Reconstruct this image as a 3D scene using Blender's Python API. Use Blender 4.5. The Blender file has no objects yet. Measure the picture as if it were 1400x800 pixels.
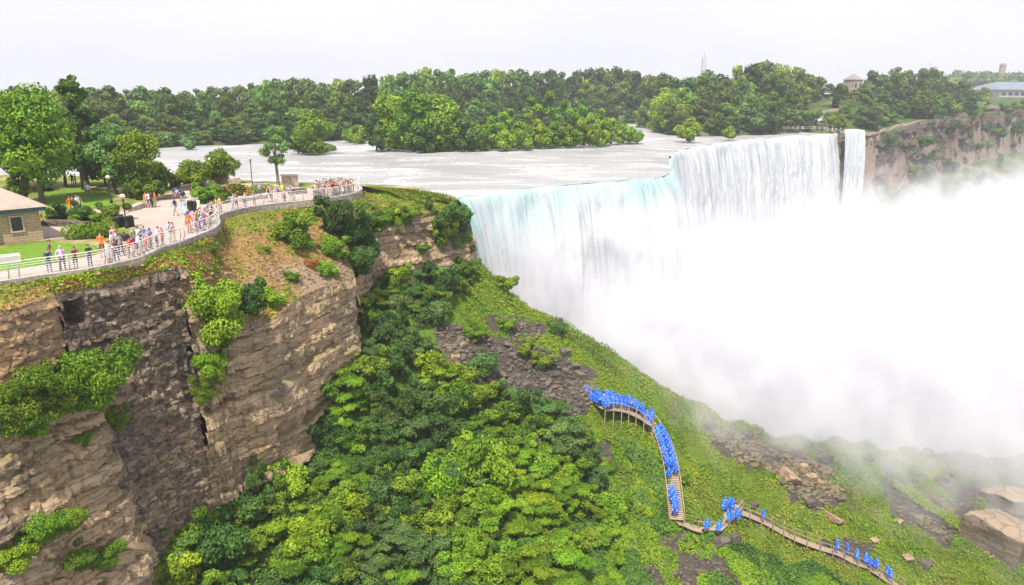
import bpy, bmesh, math, random
import numpy as np

S = bpy.context.scene
COL = S.collection
R = math.radians

# ------------------------------------------------------------------ camera
CAMZ = 12.0
PITCH = math.atan2(271.0, 1000.0)
CP, SP = math.cos(PITCH), math.sin(PITCH)
cam_d = bpy.data.cameras.new('camera')
cam_d.sensor_width = 36.0
cam_d.lens = 36.0 * 1000.0 / 1400.0
cam_d.clip_start = 0.5
cam_d.clip_end = 20000.0
cam = bpy.data.objects.new('camera', cam_d)
COL.objects.link(cam)
cam.location = (0, 0, CAMZ)
cam.rotation_euler = (R(90) - PITCH, 0, 0)
S.camera = cam

# ------------------------------------------------------------------ sky, sun, exposure
SUN_EL = 60.0
SUN_AZ = -166.0          # degrees clockwise from the view direction (+Y)
sun_d = bpy.data.lights.new('sun', 'SUN')
sun_d.energy = 5.0
sun_d.angle = R(0.55)
sun_d.color = (1.0, 0.945, 0.86)
sun = bpy.data.objects.new('sun', sun_d)
COL.objects.link(sun)
sun.rotation_euler = (R(90 - SUN_EL), 0, R(180 - SUN_AZ))
sun.location = (-60, -20, 120)

W = bpy.data.worlds.new('World')
S.world = W
W.use_nodes = True
wn, wl = W.node_tree.nodes, W.node_tree.links
bg = wn['Background']
sky = wn.new('ShaderNodeTexSky')
sky.sky_type = 'NISHITA'
sky.sun_disc = False
sky.sun_elevation = R(SUN_EL)
sky.sun_rotation = R(SUN_AZ)
sky.air_density = 1.0
sky.dust_density = 3.0
sky.ozone_density = 1.0
# high thin summer cloud veiling the blue: a milky layer mixed over the clear sky
tc = wn.new('ShaderNodeTexCoord')
mp = wn.new('ShaderNodeMapping'); mp.inputs['Scale'].default_value = (1.2, 1.2, 4.0)
nz = wn.new('ShaderNodeTexNoise'); nz.inputs['Scale'].default_value = 1.6; nz.inputs['Detail'].default_value = 5
rp = wn.new('ShaderNodeValToRGB')
rp.color_ramp.elements[0].position = 0.3; rp.color_ramp.elements[0].color = (5.6, 5.48, 6.3, 1)
rp.color_ramp.elements[1].position = 0.75; rp.color_ramp.elements[1].color = (6.7, 6.4, 7.0, 1)
mx = wn.new('ShaderNodeMix'); mx.data_type = 'RGBA'; mx.inputs[0].default_value = 0.86
wl.new(tc.outputs['Generated'], mp.inputs['Vector']); wl.new(mp.outputs[0], nz.inputs['Vector'])
wl.new(nz.outputs['Fac'], rp.inputs['Fac'])
wl.new(sky.outputs[0], mx.inputs[6]); wl.new(rp.outputs[0], mx.inputs[7])
wl.new(mx.outputs[2], bg.inputs['Color'])
bg.inputs['Strength'].default_value = 0.125

vs = S.view_settings
vs.view_transform = 'Standard'
vs.look = 'None'
vs.gamma = 1.0
vs.use_curve_mapping = False
vs.exposure = 0.45

cy = S.cycles
cy.max_bounces = 14
cy.diffuse_bounces = 3
cy.glossy_bounces = 2
cy.transmission_bounces = 3
cy.transparent_max_bounces = 8
cy.volume_bounces = 12
cy.volume_step_rate = 0.28
cy.volume_max_steps = 256
cy.use_adaptive_sampling = True
cy.adaptive_threshold = 0.012
cy.adaptive_min_samples = 16
cy.caustics_reflective = False
cy.caustics_refractive = False
cy.sample_clamp_indirect = 6.0
try:
    cy.use_denoising = True
    cy.denoiser = 'OPENIMAGEDENOISE'
    cy.denoising_input_passes = 'RGB_ALBEDO_NORMAL'
    cy.denoising_prefilter = 'ACCURATE'
except Exception:
    pass

# ------------------------------------------------------------------ projection helpers (photo 1400 x 800 -> world)
def ray(px, py):
    u = (px - 700.0) / 1000.0
    v = (400.0 - py) / 1000.0
    return np.array([u, CP + v * SP, v * CP - SP])
def PZ(px, py, z):
    d = ray(px, py); t = (z - CAMZ) / d[2]
    return np.array([d[0] * t, d[1] * t, z])
def PD(px, py, D):
    d = ray(px, py); t = D / d[1]
    return np.array([d[0] * t, D, CAMZ + d[2] * t])
def PROJ(p):
    x, y, z = p[0], p[1], p[2] - CAMZ
    f = y * CP - z * SP
    up = y * SP + z * CP
    return 700 + 1000 * x / f, 400 - 1000 * up / f

# ------------------------------------------------------------------ noise
def _h(ix, iy, iz, seed):
    n = (ix * 374761393 + iy * 668265263 + iz * 1274126177 + seed * 974634777) & 0xFFFFFFFF
    n = ((n ^ (n >> 13)) * 1274126177) & 0xFFFFFFFF
    n = ((n ^ (n >> 15)) * 2246822519) & 0xFFFFFFFF
    return ((n ^ (n >> 16)) & 0xFFFFFF) / float(0xFFFFFF)
def vnoise(x, y, z=0.0, seed=0):
    x, y, z = np.broadcast_arrays(np.asarray(x, float), np.asarray(y, float), np.asarray(z, float))
    xf, yf, zf = np.floor(x), np.floor(y), np.floor(z)
    ix, iy, iz = xf.astype(np.int64), yf.astype(np.int64), zf.astype(np.int64)
    fx, fy, fz = x - xf, y - yf, z - zf
    fx = fx * fx * (3 - 2 * fx); fy = fy * fy * (3 - 2 * fy); fz = fz * fz * (3 - 2 * fz)
    r = 0
    for dx in (0, 1):
        for dy in (0, 1):
            for dz in (0, 1):
                w = (fx if dx else 1 - fx) * (fy if dy else 1 - fy) * (fz if dz else 1 - fz)
                r = r + w * _h(ix + dx, iy + dy, iz + dz, seed)
    return r * 2 - 1
def fbm(x, y, z=0.0, seed=0, oct=4, gain=0.5):
    a, s, r = 1.0, 1.0, 0
    for o in range(oct):
        r = r + a * vnoise(np.asarray(x) * s, np.asarray(y) * s, np.asarray(z) * s, seed + o * 17)
        a *= gain; s *= 2.03
    return r
def smooth(a, b, x):
    t = np.clip((np.asarray(x, float) - a) / (b - a), 0, 1)
    return t * t * (3 - 2 * t)

# ------------------------------------------------------------------ mesh helpers
def mesh_obj(name, verts, faces, mats=(), parent=None, mat_idx=None, smooth_shade=False, attrs=None):
    me = bpy.data.meshes.new(name)
    verts = np.asarray(verts, dtype=np.float32).reshape(-1, 3)
    if isinstance(faces, np.ndarray) and faces.ndim == 2:
        k = faces.shape[1]; nf = faces.shape[0]
        me.vertices.add(len(verts)); me.vertices.foreach_set('co', verts.ravel())
        me.loops.add(nf * k); me.loops.foreach_set('vertex_index', faces.astype(np.int32).ravel())
        me.polygons.add(nf)
        me.polygons.foreach_set('loop_start', np.arange(0, nf * k, k, dtype=np.int32))
        try:
            me.polygons.foreach_set('loop_total', np.full(nf, k, dtype=np.int32))
        except Exception:
            pass
        me.update(calc_edges=True)
    else:
        me.from_pydata([tuple(v) for v in verts.tolist()], [], [tuple(int(i) for i in f) for f in faces])
    for m in (mats if isinstance(mats, (list, tuple)) else [mats]):
        me.materials.append(m)
    if mat_idx is not None:
        me.polygons.foreach_set('material_index', np.asarray(mat_idx, dtype=np.int32))
    me.polygons.foreach_set('use_smooth', np.full(len(me.polygons), bool(smooth_shade)))
    if attrs:
        for k, v in attrs.items():
            a = me.attributes.new(k, 'FLOAT', 'POINT')
            a.data.foreach_set('value', np.asarray(v, dtype=np.float32).ravel())
    me.validate(); me.update()
    o = bpy.data.objects.new(name, me)
    COL.objects.link(o)
    if parent is not None:
        o.parent = parent
    return o
def grid_faces(nu, nv):
    i = np.arange((nu - 1) * (nv - 1)); a = i // (nv - 1); b = i % (nv - 1)
    p = a * nv + b
    return np.stack([p, p + nv, p + nv + 1, p + 1], 1)
def tag(o, label=None, cat=None, group=None, kind=None):
    if label: o['label'] = label
    if cat: o['category'] = cat
    if group: o['group'] = group
    if kind: o['kind'] = kind
    return o
def empty(name, loc=(0, 0, 0), rz=0.0, scale=1.0):
    o = bpy.data.objects.new(name, None)
    o.empty_display_size = 0.3
    o.location = tuple(loc); o.rotation_euler = (0, 0, rz); o.scale = (scale,) * 3
    COL.objects.link(o)
    return o
def copy_tree(o, parent=None):
    c = o.copy(); COL.objects.link(c)
    if parent is not None:
        c.parent = parent
    for ch in list(o.children):
        copy_tree(ch, c)
    return c
class MB:
    """collects simple solids into one mesh"""
    def __init__(s): s.v, s.f, s.m = [], [], []
    def add(s, vs, fs, mi=0):
        b = len(s.v); s.v += [tuple(float(c) for c in q) for q in vs]
        for f in fs: s.f.append(tuple(b + i for i in f)); s.m.append(mi)
    def box(s, c, size, rz=0.0, mi=0, taper=1.0):
        cx, cy, cz = c; hx, hy, hz = size[0] / 2, size[1] / 2, size[2] / 2
        co, si = math.cos(rz), math.sin(rz); vs = []
        for z, k in ((-hz, 1.0), (hz, taper)):
            for x, y in ((-hx, -hy), (hx, -hy), (hx, hy), (-hx, hy)):
                x, y = x * k, y * k
                vs.append((cx + x * co - y * si, cy + x * si + y * co, cz + z))
        s.add(vs, [(3, 2, 1, 0), (4, 5, 6, 7), (0, 1, 5, 4), (1, 2, 6, 5), (2, 3, 7, 6), (3, 0, 4, 7)], mi)
    def tube(s, pts, r, n=6, mi=0, r2=None, caps=True):
        pts = [np.asarray(p, float) for p in pts]; rings = []
        for i, p in enumerate(pts):
            d = pts[min(i + 1, len(pts) - 1)] - pts[max(i - 1, 0)]
            d = d / (np.linalg.norm(d) + 1e-9)
            a = np.array([0, 0, 1.0]) if abs(d[2]) < 0.9 else np.array([1.0, 0, 0])
            u = np.cross(d, a); u /= np.linalg.norm(u); w = np.cross(d, u)
            rr = r if r2 is None else r + (r2 - r) * i / (len(pts) - 1)
            if callable(r): rr = r(i / (len(pts) - 1))
            rings.append([p + rr * (math.cos(t) * u + math.sin(t) * w) for t in [2 * math.pi * k / n for k in range(n)]])
        vs = [q for ring in rings for q in ring]; fs = []
        for i in range(len(pts) - 1):
            for k in range(n):
                a, b = i * n + k, i * n + (k + 1) % n
                fs.append((a, b, b + n, a + n))
        if caps:
            fs.append(tuple(range(n))); fs.append(tuple((len(pts) - 1) * n + k for k in range(n - 1, -1, -1)))
        s.add(vs, fs, mi)
    def lathe(s, c, prof, n=10, mi=0):
        vs, fs = [], []
        for (r, z) in prof:
            for k in range(n):
                t = 2 * math.pi * k / n
                vs.append((c[0] + r * math.cos(t), c[1] + r * math.sin(t), c[2] + z))
        for i in range(len(prof) - 1):
            for k in range(n):
                a, b = i * n + k, i * n + (k + 1) % n
                fs.append((a, b, b + n, a + n))
        fs.append(tuple(range(n - 1, -1, -1))); fs.append(tuple((len(prof) - 1) * n + k for k in range(n)))
        s.add(vs, fs, mi)
    def build(s, name, mats, parent=None, smooth_shade=False):
        return mesh_obj(name, np.array(s.v), s.f, mats, parent, s.m, smooth_shade)

# ------------------------------------------------------------------ materials
def mat(name):
    m = bpy.data.materials.new(name); m.use_nodes = True
    n, l = m.node_tree.nodes, m.node_tree.links
    return m, n, l, n['Principled BSDF'], n['Material Output']
def ramp(n, stops):
    r = n.new('ShaderNodeValToRGB'); e = r.color_ramp.elements
    while len(e) < len(stops): e.new(0.5)
    for k, (p, c) in enumerate(stops):
        e[k].position = p; e[k].color = (*c, 1) if len(c) == 3 else c
    return r
def noise_node(n, l, scale, detail=4, vec=None, rough=0.55, dist=0.0):
    t = n.new('ShaderNodeTexNoise'); t.inputs['Scale'].default_value = scale
    t.inputs['Detail'].default_value = detail; t.inputs['Roughness'].default_value = rough
    t.inputs['Distortion'].default_value = dist
    if vec is not None: l.new(vec, t.inputs['Vector'])
    return t
def mixc(n, l, fac, a, b, blend='MIX'):
    m = n.new('ShaderNodeMix'); m.data_type = 'RGBA'; m.blend_type = blend
    for idx, q in ((0, fac), (6, a), (7, b)):
        if isinstance(q, (int, float)): m.inputs[idx].default_value = q
        elif isinstance(q, tuple): m.inputs[idx].default_value = (*q, 1) if len(q) == 3 else q
        else: l.new(q, m.inputs[idx])
    return m.outputs[2]
def mathn(n, l, op, a, b=None, clamp=False):
    m = n.new('ShaderNodeMath'); m.operation = op; m.use_clamp = clamp
    for idx, q in ((0, a), (1, b)):
        if q is None: continue
        if isinstance(q, (int, float)): m.inputs[idx].default_value = q
        else: l.new(q, m.inputs[idx])
    return m.outputs[0]
def maprange(n, l, v, a, b, c=0.0, d=1.0, interp='SMOOTHSTEP'):
    m = n.new('ShaderNodeMapRange'); m.interpolation_type = interp
    m.inputs['From Min'].default_value = a; m.inputs['From Max'].default_value = b
    m.inputs['To Min'].default_value = c; m.inputs['To Max'].default_value = d
    if isinstance(v, (int, float)): m.inputs['Value'].default_value = v
    else: l.new(v, m.inputs['Value'])
    return m.outputs['Result']
def bump(n, l, h, strength, dist, bsdf):
    b = n.new('ShaderNodeBump'); b.inputs['Strength'].default_value = strength; b.inputs['Distance'].default_value = dist
    l.new(h, b.inputs['Height']); l.new(b.outputs[0], bsdf.inputs['Normal']); return b
def position(n):
    return n.new('ShaderNodeNewGeometry').outputs['Position']
def plain(name, col, rough=0.7, metal=0.0, var=0.12, scale=3.0):
    """a painted or dyed surface with slight uneven wear"""
    m, n, l, b, o = mat(name)
    t = noise_node(n, l, scale, 4, n.new('ShaderNodeTexCoord').outputs['Object'])
    d = tuple(max(0, c * (1 - var)) for c in col); e = tuple(min(1, c * (1 + var)) for c in col)
    r = ramp(n, [(0.3, d), (0.7, e)]); l.new(t.outputs['Fac'], r.inputs['Fac'])
    l.new(r.outputs[0], b.inputs['Base Color'])
    b.inputs['Roughness'].default_value = rough; b.inputs['Metallic'].default_value = metal
    return m
# ------------------------------------------------------------------ layout polylines
def catmull(pts, step):
    """smooth, evenly resampled polyline through pts"""
    P = [np.asarray(p, float) for p in pts]
    P = [2 * P[0] - P[1]] + P + [2 * P[-1] - P[-2]]
    out = []
    for i in range(1, len(P) - 2):
        p0, p1, p2, p3 = P[i - 1], P[i], P[i + 1], P[i + 2]
        n = max(2, int(np.linalg.norm(p2 - p1) / (step * 0.5)))
        for k in range(n):
            t = k / n
            out.append(0.5 * (2 * p1 + (p2 - p0) * t + (2 * p0 - 5 * p1 + 4 * p2 - p3) * t * t + (3 * p1 - p0 - 3 * p2 + p3) * t ** 3))
    out.append(P[-2])
    return resample(np.array(out), step)
def resample(P, step):
    P = np.asarray(P, float)
    d = np.r_[0, np.cumsum(np.linalg.norm(np.diff(P, axis=0), axis=1))]
    n = max(2, int(round(d[-1] / step)) + 1)
    s = np.linspace(0, d[-1], n)
    return np.stack([np.interp(s, d, P[:, k]) for k in range(P.shape[1])], 1)
def resample_n(P, n):
    P = np.asarray(P, float)
    d = np.r_[0, np.cumsum(np.linalg.norm(np.diff(P, axis=0), axis=1))]
    s = np.linspace(0, d[-1], n)
    return np.stack([np.interp(s, d, P[:, k]) for k in range(P.shape[1])], 1)
def inpoly(x, y, poly):
    x = np.asarray(x, float); y = np.asarray(y, float)
    r = np.zeros(np.broadcast(x, y).shape, bool)
    n = len(poly); j = n - 1
    for i in range(n):
        xi, yi = poly[i][0], poly[i][1]; xj, yj = poly[j][0], poly[j][1]
        if yi != yj:
            c = ((yi > y) != (yj > y)) & (x < (xj - xi) * (y - yi) / (yj - yi) + xi)
            r ^= c
        j = i
    return r

# outer foot of the promenade kerb, left to right
KERB_PX = [(-160, 418), (-60, 404), (0, 396), (50, 388), (125, 377), (175, 366), (200, 359), (222, 348), (250, 339), (275, 329),
           (294, 320), (301, 312), (299, 304), (310, 298), (336, 291), (371, 285.5), (422, 280), (465, 274.5), (488, 269), (495, 263), (489, 258)]
KERB = catmull([PZ(a, b, -0.45) for a, b in KERB_PX], 0.6)
# cliff top edge
RIM_PX = [(-200, 470, 37.0), (-100, 448, 40.3), (0, 427, 43.6), (75, 405, 47.4), (150, 388, 51.2), (245, 366, 56.8), (262, 385, 57.4), (280, 412, 58.4),
          (302, 440, 59.6), (345, 452, 61.5), (385, 428, 64.5), (415, 404, 69.0), (470, 383, 76.0), (481, 382, 78.0), (477, 352, 82.0),
          (487, 334, 85.5), (503, 323, 88.5), (537, 309, 92.0), (583, 292, 95.0), (612, 288, 97.5), (634, 291, 99.5), (640, 298, 101.5), (630, 279, 105.5)]
RIM = catmull([PD(a, b, d) for a, b, d in RIM_PX], 0.3)

def extend_back(P, L, step, turn=(0.0, 0.0)):
    d = P[0] - P[12]; d[2] = 0; d /= np.linalg.norm(d); d = d + np.array([turn[0], turn[1], 0]); n_ = int(L / step)
    return np.vstack([[P[0] + d * step * k for k in range(n_, 0, -1)], P])
KERB = extend_back(KERB, 34, 0.6, (-0.25, 0)); RIM = extend_back(RIM, 34, 0.3, (-0.25, 0))
def ridge_y(x):
    return np.interp(x, [-20, -4, 6, 15, 31, 63, 87, 120], [101, 99.5, 97.5, 95.8, 96, 105, 112, 124])
def hill_base(x, y):
    z = -70 - 0.527 * x + 0.56 * y
    k = 5.0
    return k * np.logaddexp(z / k, -49.5 / k)
HEAD_POLY = [tuple(p[:2]) for p in RIM[::4]] + [(-9, 120), (-60, 130), (-120, 90), (-110, 0)]
def hill(x, y):
    x = np.asarray(x, float); y = np.asarray(y, float)
    yr = ridge_y(x)
    z = hill_base(x, np.minimum(y, yr))
    z = z - 0.9 * np.maximum(y - yr, 0) ** 1.08
    z = z + 1.1 * fbm(x * 0.09, y * 0.09, 0, 5, 4) + 0.28 * fbm(x * 0.5, y * 0.5, 0, 9, 3)
    z = z + 0.45 * smooth(8, 30, x) * fbm(x * 0.42, y * 0.42, 0, 13, 3)
    z = z + 0.5 * np.abs(vnoise(x * 0.23 + y * 0.1, y * 0.2, 0, 21))
    ins = inpoly(x, y, HEAD_POLY)
    z = np.where(ins, np.minimum(z, -27.0), z)
    return np.maximum(z, -58)
def HIT(px, py, zoff=0.0, t0=30.0, t1=220.0):
    d = ray(px, py); ts = np.arange(t0, t1, 0.25)
    x, y, z = d[0] * ts, d[1] * ts, CAMZ + d[2] * ts
    below = z < hill(x, y) + zoff
    k = int(np.argmax(below)) if below.any() else len(ts) - 1
    a, b = ts[max(k - 1, 0)], ts[k]
    for _ in range(12):
        m = (a + b) / 2
        if CAMZ + d[2] * m < float(hill(d[0] * m, d[1] * m)) + zoff: b = m
        else: a = m
    return np.array([d[0] * b, d[1] * b, CAMZ + d[2] * b])

# ------------------------------------------------------------------ rock and earth materials
def rock_material(name, dark, mid, light, moss_or_lit, cell=0.9, block=False, strength=0.9, crk=0.35):
    m, n, l, b, o = mat(name)
    pos = position(n)
    mp = n.new('ShaderNodeMapping'); mp.inputs['Scale'].default_value = (0.35, 0.35, 1.6) if block else (0.10, 0.10, 1.5); l.new(pos, mp.inputs['Vector'])
    big = noise_node(n, l, 0.16, 4, pos)
    lay = noise_node(n, l, 1.1, 7, mp.outputs[0], 0.65, 0.4)
    fine = noise_node(n, l, 4.5, 6, pos, 0.7)
    r = ramp(n, [(0.25, dark), (0.5, mid), (0.72, light)])
    s = mathn(n, l, 'ADD', mathn(n, l, 'MULTIPLY', lay.outputs['Fac'], 0.62), mathn(n, l, 'MULTIPLY', fine.outputs['Fac'], 0.38))
    l.new(s, r.inputs['Fac'])
    tint = ramp(n, [(0.35, (0.72, 0.70, 0.70)), (0.62, (1.18, 1.04, 0.88))]); l.new(big.outputs['Fac'], tint.inputs['Fac'])
    c = mixc(n, l, 1.0, r.outputs[0], tint.outputs[0], 'MULTIPLY')
    vor = n.new('ShaderNodeTexVoronoi'); vor.feature = 'DISTANCE_TO_EDGE'
    vm = n.new('ShaderNodeMapping'); vm.inputs['Scale'].default_value = ((1.1, 1.1, 2.4) if block else (0.4, 0.4, 1.7))
    warp = n.new('ShaderNodeVectorMath'); warp.operation = 'MULTIPLY_ADD'
    wn_ = noise_node(n, l, 0.9, 3, pos); l.new(wn_.outputs['Color'], warp.inputs[0]); warp.inputs[1].default_value = (0.8, 0.8, 0.8); l.new(pos, warp.inputs[2])
    l.new(warp.outputs[0], vm.inputs['Vector']); l.new(vm.outputs[0], vor.inputs['Vector']); vor.inputs['Scale'].default_value = cell
    crack = maprange(n, l, mathn(n, l, 'ADD', vor.outputs['Distance'], mathn(n, l, 'MULTIPLY', mathn(n, l, 'SUBTRACT', fine.outputs['Fac'], 0.35), 0.25)), 0.0, 0.10)
    c = mixc(n, l, mathn(n, l, 'MULTIPLY', mathn(n, l, 'SUBTRACT', 1.0, crack), 0.6 if block else crk), c, tuple(k * 0.45 for k in dark))
    cellv = n.new('ShaderNodeTexVoronoi'); cellv.feature = 'F1'; l.new(vm.outputs[0], cellv.inputs['Vector']); cellv.inputs['Scale'].default_value = cell * (1.0 if block else 1.3)
    sc_ = n.new('ShaderNodeSeparateColor'); l.new(cellv.outputs['Color'], sc_.inputs[0])
    tn_ = ramp(n, [(0.0, (0.55, 0.55, 0.56)), (0.5, (1.0, 0.98, 0.96)), (1.0, (1.45, 1.36, 1.26))]); l.new(sc_.outputs[0], tn_.inputs['Fac'])
    c = mixc(n, l, 0.8 if block else 0.35, c, tn_.outputs[0], 'MULTIPLY')
    # lichen, soil and moss on the ledges that face up; for slab rock, a painted sunlit top
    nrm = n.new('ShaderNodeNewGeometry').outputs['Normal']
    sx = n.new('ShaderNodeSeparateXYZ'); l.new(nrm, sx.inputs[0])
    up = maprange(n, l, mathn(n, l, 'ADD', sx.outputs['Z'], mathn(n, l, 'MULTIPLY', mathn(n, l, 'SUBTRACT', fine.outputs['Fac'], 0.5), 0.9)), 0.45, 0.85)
    c = mixc(n, l, mathn(n, l, 'MULTIPLY', up, 0.75), c, moss_or_lit)
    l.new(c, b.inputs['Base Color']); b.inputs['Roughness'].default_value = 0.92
    b.inputs['Specular IOR Level'].default_value = 0.2
    h = mathn(n, l, 'ADD', mathn(n, l, 'MULTIPLY', s, 1.0), mathn(n, l, 'MULTIPLY', crack, 0.35))
    bump(n, l, h, strength, 0.35, b)
    return m
M_CLIFF = rock_material('layered limestone', (0.165, 0.127, 0.088), (0.395, 0.315, 0.22), (0.60, 0.505, 0.385), (0.20, 0.17, 0.07), 0.8)
M_WALL = rock_material('dark weathered masonry', (0.075, 0.063, 0.051), (0.22, 0.188, 0.155), (0.37, 0.322, 0.268), (0.13, 0.10, 0.07), 1.0, True, 1.0)
M_TANWALL = rock_material('tan stone masonry', (0.20, 0.14, 0.085), (0.38, 0.275, 0.175), (0.50, 0.38, 0.26), (0.25, 0.22, 0.09), 0.85, True)
M_BOULDER = rock_material('grey talus rock', (0.045, 0.042, 0.042), (0.12, 0.108, 0.102), (0.24, 0.215, 0.20), (0.14, 0.12, 0.08), 0.7)
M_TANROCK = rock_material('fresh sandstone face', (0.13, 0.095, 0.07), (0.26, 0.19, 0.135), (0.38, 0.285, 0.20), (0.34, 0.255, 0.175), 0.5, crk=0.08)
M_SLABROCK = rock_material('slab with painted lit top and shaded sides', (0.06, 0.055, 0.05), (0.13, 0.115, 0.10), (0.22, 0.195, 0.165), (0.34, 0.26, 0.185), 0.9, crk=0.08)  # dark sides are painted shade, the tan top a painted sunlit face
M_FARCLIFF = rock_material('far gorge wall rock', (0.045, 0.042, 0.038), (0.105, 0.092, 0.082), (0.18, 0.155, 0.135), (0.05, 0.08, 0.025), 0.12)

def grass_earth(name, g1, g2, earth1, earth2, scale, lo, hi, attr=None, attr_col=None, attr2=None, attr2_col=None):
    m, n, l, b, o = mat(name)
    pos = position(n)
    a = noise_node(n, l, scale, 6, pos, 0.62); f = noise_node(n, l, scale * 9, 5, pos, 0.7)
    gr = ramp(n, [(0.3, g1), (0.7, g2)]); l.new(f.outputs['Fac'], gr.inputs['Fac'])
    er = ramp(n, [(0.3, earth1), (0.7, earth2)]); l.new(f.outputs['Fac'], er.inputs['Fac'])
    fac = maprange(n, l, a.outputs['Fac'], lo, hi)
    c = mixc(n, l, fac, gr.outputs[0], er.outputs[0])
    for at, colr in ((attr, attr_col), (attr2, attr2_col)):
        if at:
            an = n.new('ShaderNodeAttribute'); an.attribute_name = at
            k = maprange(n, l, mathn(n, l, 'ADD', an.outputs['Fac'], mathn(n, l, 'MULTIPLY', mathn(n, l, 'SUBTRACT', f.outputs['Fac'], 0.5), 0.9)), 0.35, 0.65)
            rr = ramp(n, [(0.3, tuple(q * 0.55 for q in colr)), (0.7, colr)]); l.new(f.outputs['Fac'], rr.inputs['Fac'])
            c = mixc(n, l, k, c, rr.outputs[0])
    l.new(c, b.inputs['Base Color']); b.inputs['Roughness'].default_value = 0.95; b.inputs['Specular IOR Level'].default_value = 0.1
    bump(n, l, mathn(n, l, 'ADD', a.outputs['Fac'], mathn(n, l, 'MULTIPLY', f.outputs['Fac'], 0.5)), 0.9, 0.25, b)
    return m

# ------------------------------------------------------------------ talus hillside (one height field, from the cliff foot to the pool)
RUBBLE_PX = [[(585, 445), (640, 452), (705, 468), (760, 482), (806, 512), (812, 540), (790, 572), (748, 566), (716, 540), (668, 532), (630, 520), (596, 492)],
             [(560, 388), (600, 398), (610, 420), (592, 436), (566, 424)], [(672, 428), (735, 440), (738, 462), (690, 458)],
             [(845, 735), (930, 728), (1010, 740), (1000, 765), (1090, 800), (1150, 850), (860, 850)],
             [(818, 600), (866, 618), (862, 668), (836, 700), (808, 660)],
             [(960, 575), (1040, 590), (1140, 640), (1150, 690), (1095, 690), (1050, 650), (975, 612)],
             [(1215, 640), (1300, 690), (1330, 720), (1290, 745), (1215, 690)], [(1280, 655), (1340, 660), (1345, 720), (1310, 715)],
             [(1010, 690), (1060, 712), (1052, 722), (1000, 700)], [(1130, 735), (1200, 745), (1190, 775), (1130, 760)]]
LAWN_PX = [[(640, 380), (700, 392), (780, 450), (830, 500), (880, 545), (800, 520), (740, 470), (690, 425), (645, 405)],
           [(800, 545), (900, 575), (1000, 610), (1100, 690), (1250, 730), (1420, 760), (1420, 860), (1220, 860), (1100, 760), (1010, 735), (930, 720), (900, 640), (840, 600), (780, 600)]]
def pxmask(X, Y, Z, polys):
    X0, Y0 = X, Y
    X = X0 + 1.5 * fbm(X0 * 0.35, Y0 * 0.35, 0, 201, 3); Y = Y0 + 1.5 * fbm(X0 * 0.35, Y0 * 0.35, 0, 203, 3)
    f = Y * CP - (Z - CAMZ) * SP; up = Y * SP + (Z - CAMZ) * CP
    px, py = 700 + 1000 * X / f, 400 - 1000 * up / f
    r = np.zeros(X.shape, bool)
    for p in polys: r |= inpoly(px, py, p)
    return r.astype(float)
gx = np.arange(-56, 150.1, 0.5); gy = np.arange(2, 150.1, 0.5)
GX, GY = np.meshgrid(gx, gy, indexing='ij'); GZ = hill(GX, GY)
rub = pxmask(GX, GY, GZ, RUBBLE_PX); lawn = pxmask(GX, GY, GZ, LAWN_PX)
M_HILL = grass_earth('talus ground', (0.045, 0.085, 0.012), (0.11, 0.19, 0.02), (0.09, 0.07, 0.045), (0.16, 0.13, 0.085), 0.22, 0.52, 0.66,
                     'lawn', (0.11, 0.165, 0.022), 'rubble', (0.085, 0.072, 0.062))
hillside = mesh_obj('hillside', np.stack([GX, GY, GZ], -1).reshape(-1, 3), grid_faces(len(gx), len(gy)), M_HILL, None, None, True,
                    {'rubble': rub, 'lawn': lawn})
tag(hillside, kind='structure')

# ------------------------------------------------------------------ grassy brow between promenade and cliff top
NS = 420
def pair_param(A, B, ctrl):
    """resample A and B so that the control index pairs line up"""
    a, b = [], []
    for (i0, j0), (i1, j1), n in ctrl:
        a.append(resample_n(A[i0:i1 + 1], n)[:-1]); b.append(resample_n(B[j0:j1 + 1], n)[:-1])
    a.append(A[-1:]); b.append(B[-1:])
    return np.vstack(a), np.vstack(b)
def near_idx(P, q): return int(np.argmin(((P[:, :2] - np.asarray(q)[:2]) ** 2).sum(1)))
kA = [0, near_idx(KERB, PZ(50, 388, -.45)), near_idx(KERB, PZ(222, 348, -.45)), near_idx(KERB, PZ(299, 304, -.45)), near_idx(KERB, PZ(371, 285.5, -.45)),
      near_idx(KERB, PZ(465, 274.5, -.45)), near_idx(KERB, PZ(495, 263, -.45)), len(KERB) - 1]
kB = [0, near_idx(RIM, PD(75, 405, 47.4)), near_idx(RIM, PD(245, 366, 56.8)), near_idx(RIM, PD(345, 452, 61.5)), near_idx(RIM, PD(470, 383, 76)),
      near_idx(RIM, PD(503, 323, 88.5)), near_idx(RIM, PD(612, 288, 97.5)), len(RIM) - 1]
AA, BB = pair_param(KERB, RIM, [((kA[i], kB[i]), (kA[i + 1], kB[i + 1]), 70) for i in range(7)])
AA = AA.copy(); AA[:, 2] = np.interp(AA[:, 1], [45, 62, 80, 92], [-0.2, -0.3, -0.5, -0.75])
rows = 34; t = np.linspace(0, 1, rows)
conv = 1 - (1 - t) ** 0.85 * 1.0
XY = AA[:, None, :2] * (1 - t)[None, :, None] + BB[:, None, :2] * t[None, :, None]
prof = np.where(True, t ** 1.35, t)
ZZ = AA[:, None, 2] * (1 - prof)[None] + BB[:, None, 2] * prof[None]
wgt = (np.sin(np.pi * np.clip(t, 0, 1)) ** 0.7)[None]
ZZ = ZZ + wgt * (0.35 * fbm(XY[..., 0] * 0.35, XY[..., 1] * 0.35, 0, 31, 4) + 0.1 * fbm(XY[..., 0] * 1.7, XY[..., 1] * 1.7, 0, 33, 2))
BROW_PTS = np.concatenate([XY, ZZ[..., None]], -1)
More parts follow.
